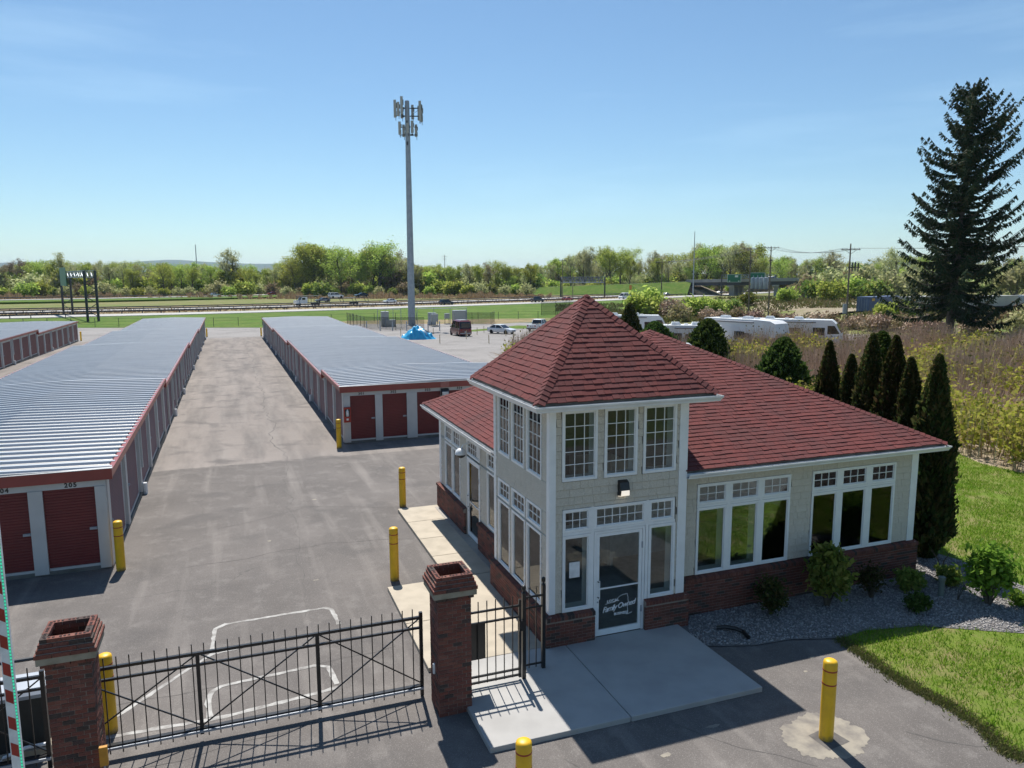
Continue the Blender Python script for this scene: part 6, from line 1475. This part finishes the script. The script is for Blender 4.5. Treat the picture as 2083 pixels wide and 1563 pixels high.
# dry reeds in front of the wood and in the median
def reeds():
    n = 18000; p = rng.uniform(-100, 1120, n); D = rng.uniform(318, 372, n); X_ = (p-1041)/1525*D; P0 = np.stack([X_, D, np.full(n, -1.45)], 1); P1 = P0+np.stack([rng.normal(0,.5,n), rng.normal(0,.5,n), rng.uniform(.5,2.6,n)*(.55+.45*np.sin(p*.05)*np.sin(p*.017+1)+.3*np.sin(p*.31))], 1)
    k = 6000; hp = np.array([(q.x, q.y) for q in offset(HW, 20)]); i = rng.integers(8, len(hp)-1, k); f = rng.random((k,1)); Q = hp[i-1]*(1-f)+hp[i]*f; Q += rng.normal(0, 2.6, (k,2)); P2 = np.concatenate([Q, np.full((k,1), ROADZ-.1)], 1); P3 = P2+np.stack([rng.normal(0,.2,k), rng.normal(0,.2,k), rng.uniform(.3,.9,k)], 1)
    me = np_mesh('dry_reeds', *join(strips(P0, P1, rng.uniform(.25,.6,n)), strips(P2, P3, rng.uniform(.15,.4,k)))); me.materials.append(M['reed']); tag(obj('dry_reeds', me), 'brown dry reeds growing before the wood and in the median', 'reeds', kind='stuff')
reeds()
# ---- the big spruce
def spruce(label, x, y, H):
    t = thing('spruce_tree', label, 'tree', (x, y, gz(x,y)-.05), R(10)); m_ = MB(); rd = random.Random(5)
    def ax(z): return Vector((-.9*(1-z/H)+.35*math.sin(z*.11), .3*math.sin(z*.09), z))
    m_.tube([ax(H*k/12) for k in range(13)], [.50*(1-k/12.6)+.03 for k in range(13)], 10)
    C = []; SZ = []; P0 = []; P1 = []; WDT = []
    nbr = 350
    for b in range(nbr):
        z = 3.6+(H-4.0)*((b+rd.random())/nbr)**.92; f = z/H
        base = 7.9*(1-f)**.44*(1 if f > .2 else .75+.25*f/.2); a = rd.uniform(0, 6.283)
        L = base*(.35+.75*rd.random()**.7)*(1+.16*math.cos(a)+.10*math.sin(2*a+z*.7)+.12*math.sin(z*1.1+a))+.5
        if f > .9: L *= .8
        pts = []; o = ax(z); n = max(4, int(L/.42)); rise = rd.uniform(-.1,.2)-.30*(1-f)+.25*f
        for k in range(n+1):
            s = k/n; pts.append(o+Vector((math.cos(a)*L*s, math.sin(a)*L*s, L*(rise*s-.32*s*(1-f)+.46*s*s*s))))
        q4 = pts[::max(1, n//4)]+[pts[-1]]; m_.tube(q4, [.07*(1-f*.6)*(1-.8*k/len(q4)) for k in range(len(q4))], 4, cap=False)
        side = Vector((-math.sin(a), math.cos(a), 0))
        for k in range(1, n+1):
            s = k/n; wl = (.62*(1-abs(s-.6))*min(1.2, L*.2)+.10)
            if rd.random() < .07: continue
            for sgn in (-1, 1, 0):
                for _ in range(3):
                    q = pts[k].lerp(pts[k-1], rd.random()); e = q+side*sgn*wl*rd.uniform(.4,1.2)+Vector((math.cos(a), math.sin(a), 0))*rd.uniform(.05,.3); e.z -= rd.uniform(.12,.62)*(1.15-.5*f); P0.append(q); P1.append(e); WDT.append(rd.uniform(.10,.22))
    obj('trunk', m_, M['bark'], t)
    P0 = np.array([tuple(p) for p in P0]); P1 = np.array([tuple(p) for p in P1]); W2 = np.array(WDT)
    V1 = strips(P0, P1, W2); V2 = quads((P0*.4+P1*.6), W2*1.25, 1.6); o = np_mesh('crown', *join(V1, V2)); o.materials.append(M['fol_spruce']); obj('crown', o, None, t)
spruce('tall dark spruce towering over the containers at right', 54.4, 92, 30.6)
# ---- columnar arborvitae and junipers
def conifer_mesh(seed, H, rad, n, shape, sz):
    rg = np.random.default_rng(seed); z = rg.random(n)**.85; a = rg.uniform(0, 6.283, n); lob = 1+.14*np.sin(a*3+seed+z*6)+.12*np.sin(a*5+z*17+seed)+.10*np.sin(a*9-z*31)+.07*np.sin(a*13+z*47)+np.where(rg.random(n) < .16, rg.uniform(0,.34,n), 0); r = rad*shape(z)*lob*(1-.28*rg.random(n)**2.2)
    C = np.stack([np.cos(a)*r, np.sin(a)*r, z*H], 1); L = rg.uniform(.7,1.4,n)*sz; up = np.stack([np.cos(a)*.45+rg.normal(0,.25,n), np.sin(a)*.45+rg.normal(0,.25,n), .75+rg.normal(0,.3,n)], 1); up /= np.linalg.norm(up, axis=1, keepdims=True)
    return strips(C-up*L[:,None]*.5, C+up*L[:,None]*.6, L*.75, rg)
col_s = lambda z: np.where(z < .12, .35+z*4.5, np.clip(1-.12*np.clip(z-.12,0,1), 0, 1)*np.clip(1-np.clip((z-.1)/.9,0,1)**2.4, 0, 1)**.8)
jun_s = lambda z: np.sqrt(np.clip(1-z**1.6, 0, 1))*(.85+.25*(1-z))
core_m = {}
ARB = []
for s_ in (1, 2, 3):
    me = np_mesh('foliage', *conifer_mesh(s_, 5.4, .54, 15000, col_s, .13)); me.materials.append(M['fol_arb']); tk_ = MB().tube([(0,0,-.05),(.02,0,2.4),(0,0,4.8)], [.09,.07,.02], 7)
    for q in range(3): tk_.tube([(.07*math.cos(q*2.1),.07*math.sin(q*2.1),-.05),(.14*math.cos(q*2.1),.14*math.sin(q*2.1),1.6),(.1*math.cos(q*2.1),.1*math.sin(q*2.1),3.4)], [.06,.05,.02], 6)
    tk_ = tk_.mesh('trunk'); tk_.materials.append(M['bark']); fl_ = MB().lathe([(.02,.9),(.28,1.2),(.34,2.4),(.25,3.7),(.08,4.6),(.02,4.9)], 12).mesh('inner_foliage'); fl_.materials.append(M['fol_arb']); ARB.append((me, tk_, fl_))
for i, (u_, v_, h_, w_, lb) in enumerate(((11.85,1.15,5.6,.86,'dark columnar evergreen at the right corner, nearest of the row'),(12.15,2.3,5.4,.80,'dark columnar evergreen, second of the row from the office corner'),(12.3,3.0,5.95,.92,'dark columnar evergreen, third of the row from the office corner'),(12.3,3.85,5.95,.86,'tall dark columnar evergreen, fourth of the row from the office corner'),
                                          (12.4,4.75,5.25,.78,'short dark columnar evergreen, fifth of the row from the office corner'),(12.3,5.6,5.6,.82,'dark columnar evergreen at the left end of the row'))):
    X_, Y_ = OF(u_, v_); t = thing('columnar_evergreen', lb, 'evergreen', (X_, Y_, gz(X_,Y_)), i*1.3, 'columnar evergreens in a row', (w_*1.12, w_*1.12, h_/5.4)); a_, b_, c_ = ARB[i % 3]; obj('foliage', a_, None, t); obj('trunk', b_, None, t); obj('inner_foliage', c_, None, t)
for i, (X_, Y_, h_, w_, lb, mt) in enumerate(((16.4,45,4.2,1.45,'rounded dark green juniper above the right roof slope','fol_jun'),(14.4,55,4.9,1.75,'rounded dark green juniper above the main roof peak','fol_jun'),(12.6,66,4.2,1.9,'spreading green juniper right of the tower roof','fol_jun'),(11.6,74,5.6,1.15,'narrow dark juniper right of the tower roof peak','fol_arb'),(15.6,31.5,5.4,1.0,'lighter green juniper behind the columnar evergreens','fol_jun'))):
    me = np_mesh('foliage', *conifer_mesh(20+i, h_, w_, 13000, jun_s, .22 if Y_ > 40 else .16)); me.materials.append(M[mt]); t = thing('juniper', lb, 'evergreen', (X_, Y_, gz(X_,Y_)-.02), i*2.0); obj('foliage', me, None, t)
    obj('trunk', MB().tube([(0,0,0),(0,0,h_*.8)], [.12,.03], 7), M['bark'], t); co_ = MB().lathe([(w_*.5,.25),(w_*.68,h_*.3),(w_*.5,h_*.65),(.05,h_*.9)], 12).mesh('inner_foliage'); co_.materials.append(M[mt]); obj('inner_foliage', co_, None, t)
# ---- shrubs of the gravel bed
def shrub(label, u_, v_, r_, h_, n, sz, mt, seed, ls=.09, stems=16, name='shrub'):
    X_, Y_ = OF(u_, v_); t = thing(name, label, 'shrub', (X_, Y_, gz(X_,Y_)), seed, None); m_, vf = bushmesh(seed, n, r_, h_, ls, sz, stems); obj('stems', m_, M['bark'], t); me = np_mesh('foliage', *vf); me.materials.append(M[mt]); obj('foliage', me, None, t)
shrub('large leafy green shrub against the brick base under the right windows', 6.95, -.42, .44, 1.3, 2800, .10, 'fol_g', 301, .12, 26)
shrub('dark reddish shrub against the brick base under the left windows', 5.45, -.30, .42, .75, 1500, .06, 'fol_arb', 302, .08, 26); shrub('dark twiggy shrub right of the large leafy shrub', 8.3, -.45, .40, .75, 1000, .05, 'fol_arb', 303, .08, 26)
shrub('small round green plant in the shaded gravel bed', 9.5, -.45, .36, .42, 1300, .08, 'fol_g', 304, .07, 26, 'bed_plant'); shrub('small mounded green plant nearest the lawn edge', 8.65, -1.42, .30, .34, 1000, .06, 'fol_jun', 305, .06, 22, 'bed_plant'); shrub('low dark green plant by the columnar evergreens', 10.75, -.45, .34, .32, 1000, .08, 'fol_g', 306, .07, 22, 'bed_plant')
shrub('bright leafy sunlit shrub at the right end of the gravel bed', 10.6, -1.7, .44, 1.3, 2200, .10, 'fol_lime', 307, .13, 24); shrub('low leaves at the edge of the sunlit shrub', 11.3, -2.1, .3, .3, 500, .08, 'fol_lime', 308, .06, 14, 'bed_plant')
for i, (u_, v_, h_, lb) in enumerate(((11.2,.1,.75,'thin bare twig plant by the lawn edge'),(12.0,-.25,.6,'small bare branching twig plant right of the thin one'),(10.1,-1.3,.55,'bare pale twig beside the green stub'))):
    X_, Y_ = OF(u_, v_); t = thing('bare_twig', lb, 'twig', (X_, Y_, gz(X_,Y_))); m_ = MB(); rd = random.Random(i)
    for k in range(4): a = rd.uniform(0,6.28); m_.tube([(0,0,0),(math.cos(a)*.08,math.sin(a)*.08,h_*.5),(math.cos(a)*.25,math.sin(a)*.25,h_*rd.uniform(.7,1.1))], [.014,.010,.005], 5)
    obj('twigs', m_, M['bark'], t)
X_, Y_ = OF(9.97,-.95); t = thing('utility_stub', 'short grey green pipe stub standing in the gravel bed', 'pipe', (X_, Y_, gz(X_,Y_))); obj('pipe', MB().lathe([(.07,0),(.07,.42),(.085,.43),(.085,.5),(.03,.52)], 12), plain('stub_green', (.16,.19,.17), .6), t)
X_, Y_ = OF(3.94,-.62); t = thing('drain_hose', 'black corrugated drain hose lying on the gravel by the pad', 'hose', (X_, Y_, .0), A0); obj('hose', MB().tube([(-.15,.1,.01),(0,0,.05),(.17,-.16,.05),(.24,-.3,.04),(.2,-.55,.02)], .045, 8), M['black'], t)
# ---- stones of the bed, lawn blades, brush: stuff
def in_poly(P, poly):
    x, y = P[:,0], P[:,1]; c = np.zeros(len(P), bool); n = len(poly)
    for i in range(n):
        x0, y0 = poly[i]; x1, y1 = poly[(i+1) % n]; k = ((y0 > y) != (y1 > y)) & (x < (x1-x0)*(y-y0)/(y1-y0+1e-12)+x0); c ^= k
    return c
def scatter(n, poly):
    p = np.array(poly); lo, hi = p.min(0), p.max(0); out_ = []
    while sum(map(len, out_)) < n:
        q = rng.uniform(lo, hi, (n*2, 2)); out_.append(q[in_poly(q, poly)])
    return np.concatenate(out_)[:n]
def o2w(q): return np.stack([OX+q[:,0]*UX-q[:,1]*UY, OY+q[:,0]*UY+q[:,1]*UX], 1)
bed = [(3.15,-1.0),(4.10,-1.36),(4.98,-1.42),(6.08,-1.75),(6.79,-1.68),(8.13,-1.93),(9.65,-2.83),(9.96,-3.0),(12.4,-1.3),(12.45,.5),(12.3,1.0),(12.1,2.2),(10.6,2.2),(10.6,.27),(3.35,.27),(3.35,-.1),(3.1,-.5)]
def stones():
    n = 15000; q = o2w(scatter(n, bed)); s = rng.uniform(.014, .034, n); z = G(q[:,0], q[:,1])+.022+s*.25; C = np.stack([q[:,0], q[:,1], z], 1)
    d = np.array([(1,0,0),(0,1,0),(-1,0,0),(0,-1,0),(0,0,.7),(0,0,-.7)]); a = rng.uniform(0, 6.283, n); ca, sa = np.cos(a), np.sin(a); D3 = np.stack([d[None,:,0]*ca[:,None]-d[None,:,1]*sa[:,None], d[None,:,0]*sa[:,None]+d[None,:,1]*ca[:,None], np.repeat(d[None,:,2], n, 0)], 2)*s[:,None,None]*rng.uniform(.6,1.4,(n,6,1))
    V = (C[:,None,:]+D3).reshape(-1,3); f = np.array([(0,1,4),(1,2,4),(2,3,4),(3,0,4),(1,0,5),(2,1,5),(3,2,5),(0,3,5)]); F = (f[None]+6*np.arange(n)[:,None,None]).reshape(-1,3)
    me = np_mesh('bed_stones', V, F); me.materials.append(varied('bed_stones', [(.30,.285,.275),(.24,.225,.22),(.36,.345,.33),(.20,.185,.18),(.42,.40,.38),(.27,.245,.23)], .85, 0)); tag(obj('bed_stones', me), 'grey crushed stone covering the planting bed', 'gravel', kind='stuff')
stones()
lawnp = [(6.08,-1.8),(6.79,-1.71),(8.13,-1.96),(9.65,-2.86),(9.96,-3.03),(12.4,-1.3),(12.5,.5),(12.38,1.0),(12.2,2.2),(11.3,3.2),(11.3,14),(24.9,12.5),(24.9,11.3),(23.4,9.2),(22.95,8),(23,6.3),(23.5,-6.4),(9,-6.45),(5.8,-6.0),(5.72,-5.72),(5.95,-5.2),(6.01,-4.44),(5.93,-3.96),(5.9,-3.38),(5.98,-2.6)]
def lawn_blades():
    n = 230000; l = scatter(n, lawnp); w = np.sin(l[:,0]*1.3+np.sin(l[:,1]*.9))*np.sin(l[:,1]*1.7+1.3*np.sin(l[:,0]*.7)); nz_ = np.sin(l[:,0]*5.1+2*np.sin(l[:,1]*3.3))*np.sin(l[:,1]*4.7+1.5*np.sin(l[:,0]*4.1))
    keep = rng.random(n) < np.clip(.60+.30*w+.38*nz_, .06, 1); l = l[keep]; n = len(l); q = o2w(l); h = rng.uniform(.025,.075,n)*(1+.4*rng.random(n)); P0 = np.stack([q[:,0], q[:,1], G(q[:,0], q[:,1])+.008], 1); P1 = P0+np.stack([rng.normal(0,.026,n), rng.normal(0,.026,n), h], 1)
    me = np_mesh('lawn_grass', *strips(P0, P1, rng.uniform(.010,.024,n))); me.materials.append(M['blade']); tag(obj('lawn_grass', me), 'short sunlit green grass of the lawn', 'grass', kind='stuff')
    # fringe creeping over the asphalt edge
    m = 26; e = np.array([(5.8,-6.05),(5.72,-5.75),(5.95,-5.2),(6.01,-4.44),(5.93,-3.96),(5.9,-3.38),(5.98,-2.6),(6.08,-1.8)]); k = 9000; i = rng.integers(0, len(e)-1, k); f = rng.random((k,1)); q = e[i]*(1-f)+e[i+1]*f+np.stack([rng.normal(.0,.09,k)-.02, rng.normal(0,.05,k)], 1); q = o2w(q); P0 = np.stack([q[:,0], q[:,1], G(q[:,0], q[:,1])+.002], 1); P1 = P0+np.stack([rng.normal(0,.03,k), rng.normal(0,.03,k), rng.uniform(.02,.07,k)], 1)
    me = np_mesh('edge_grass', *strips(P0, P1, rng.uniform(.010,.022,k))); me.materials.append(foliage('edge_grass', [(.16,.135,.06),(.11,.14,.03),(.20,.165,.085),(.09,.14,.02)], .2)); tag(obj('edge_grass', me), 'ragged dry grass fringe along the asphalt edge', 'grass', kind='stuff')
lawn_blades()
def dandelions():
    C = o2w(np.array([(8.2,-5.2),(8.6,-5.0),(7.9,-5.6),(13.4,2.9),(14.2,4.2),(13,5),(15.1,3.1),(16,6)])+rng.normal(0,.2,(8,2))); m_ = MB()
    for x, y in C: m_.lathe([(.004,0),(.004,.05),(.022,.055),(.024,.066),(.01,.074)], 8, (x, y, gz(x,y)))
    tag(obj('dandelions', m_, plain('dandelion_yellow', (.75,.52,.02), .6)), 'scattered yellow dandelions in the lawn', 'flowers', kind='stuff')
dandelions()
brushp = [(23.1,6.3),(23.05,8),(23.5,9.3),(25.0,11.4),(20.5,16),(17,23),(14.5,30),(17,50),(22,64),(50,60),(85,40),(70,-20),(40,-12),(30,-6)]
def brush():
    def put(nm, q, hlo, hhi, lean, w, mat, label, cat):
        n = len(q); x, y = q[:,0], q[:,1]; P0 = np.stack([x, y, G(x, y)-.02], 1); P1 = P0+np.stack([rng.normal(0,lean,n), rng.normal(0,lean,n), rng.uniform(hlo,hhi,n)], 1); return P0, P1, strips(P0, P1, rng.uniform(w*.6,w*1.5,n))
    def vis(l):                                  # density: denser near the lawn edge
        q = o2w(l); d = np.hypot(q[:,0], q[:,1]); return q, d
    l = scatter(60000, brushp); q, d = vis(l); keep = rng.random(len(q)) < np.clip((46/d)**1.6, .12, 1); q = q[keep]; d = d[keep]
    e = np.array([(23.1,6.3),(23.5,9.3),(25.0,11.4),(20.5,16),(17,23),(14.5,30)]); ew = o2w(e); de = np.min(np.hypot(q[:,None,0]-ew[None,:,0], q[:,None,1]-ew[None,:,1]), 1)
    zone = np.sin(q[:,0]*.33+1.1)*np.sin(q[:,1]*.21+.7*np.sin(q[:,0]*.2))+.22*rng.normal(size=len(q))
    near = (de < 5.0) | (zone > .42)
    A_, B_, vf1 = put('c', q[near], .8, 2.1, .22, .035, 'cane', '', '')
    fallen = ~near; A2, B2, vf2 = put('c', np.repeat(q[fallen], 2, 0)+rng.normal(0,.3,(2*fallen.sum(),2)), .05, .8, .9, .035, 'cane', '', '')
    me = np_mesh('dead_canes', *join(vf1, vf2)); me.materials.append(M['cane']); tag(obj('dead_canes', me), 'tan dead canes of the brush beyond the lawn', 'brush', kind='stuff')
    n = 90000; i = rng.integers(0, len(A_), n); f = rng.uniform(.45, 1.08, (n,1)); C = A_[i]*(1-f)+B_[i]*f+rng.normal(0,.14,(n,3)); ds = np.hypot(C[:,0], C[:,1])
    me = np_mesh('brush_leaves', *quads(C, rng.uniform(.09,.22,n)*(ds/34)**.5, 1.3)); me.materials.append(foliage('brush_leaf', [(.25,.32,.04),(.36,.42,.06),(.46,.48,.10),(.40,.33,.12)], .55)); tag(obj('brush_leaves', me), 'yellow green new leaves on the brush canes', 'brush', kind='stuff')
    # pinkish brown thickets farther back
    l = scatter(30000, [(22,30),(20,40),(19,52),(24,68),(56,66),(90,40),(78,-15),(48,0),(38,12),(32,20)]); q = o2w(l); d = np.hypot(q[:,0], q[:,1]); cl = np.sin(q[:,0]*.45)*np.sin(q[:,1]*.4+.5*np.sin(q[:,0]*.3)); k = rng.random(len(q)) < np.clip(.5+.5*cl, .1, 1); q = q[k]; cl = cl[k]
    rep = 6; Q = np.repeat(q, rep, 0); hh = np.repeat(1.0+1.5*np.clip(cl+.3, 0, 1.2), rep); n = len(Q); P0 = np.stack([Q[:,0], Q[:,1], G(Q[:,0], Q[:,1])-.02], 1); P1 = P0+np.stack([rng.normal(0,.38,n), rng.normal(0,.38,n), hh*rng.uniform(.5,1.25,n)], 1)
    me = np_mesh('thicket', *strips(P0, P1, rng.uniform(.02,.05,n))); me.materials.append(M['twig']); tag(obj('thicket', me), 'pinkish brown leafless thicket behind the brush canes', 'thicket', kind='stuff')
    n = 12000; i = rng.integers(0, len(P1), n); C = P1[i]+rng.normal(0,.15,(n,3)); me = np_mesh('thicket_leaves', *quads(C, rng.uniform(.1,.22,n), 1.3)); me.materials.append(foliage('thicket_leaf', [(.12,.13,.03),(.17,.16,.05),(.20,.15,.07)], .3)); tag(obj('thicket_leaves', me), 'sparse olive leaves in the thicket', 'thicket', kind='stuff')
    # rough grass tufts in the fields right of the yard
    n = 26000; p = rng.uniform(1130, 2100, n); D = 118+130*rng.random(n)**1.1; X_ = (p-1041)/1525*D; dens = np.sin(X_*.12)*np.sin(D*.09+X_*.05); kk = dens > -.35; X_, D = X_[kk], D[kk]; n = len(X_); P0 = np.stack([X_, D, G(X_, D)-.05], 1); P1 = P0+np.stack([rng.normal(0,.25,n), rng.normal(0,.25,n), rng.uniform(.25,.9,n)], 1)
    me = np_mesh('field_tufts', *strips(P0, P1, rng.uniform(.18,.5,n))); me.materials.append(foliage('field_tuft', [(.10,.13,.03),(.17,.16,.06),(.25,.19,.10),(.08,.14,.02)], .2)); tag(obj('field_tufts', me), 'rough grass tufts in the fields beyond the yard', 'grass', kind='stuff')
brush()
# ================================================================== AIR
hm, ht, hb_, ho = nodes('haze'); ht.nodes.remove(hb_)
pv = N(ht, 'ShaderNodeVolumePrincipled', i_Density=5.5e-5, i_Anisotropy=.35); pv.inputs['Color'].default_value = (.62,.80,1.0,1); ht.links.new(pv.outputs[0], ho.inputs['Volume'])
tag(obj('haze', MB().box(-15000,15000,-11000,15000,-7,265), hm), 'thin pale haze in the air over the whole place', 'haze', kind='stuff')
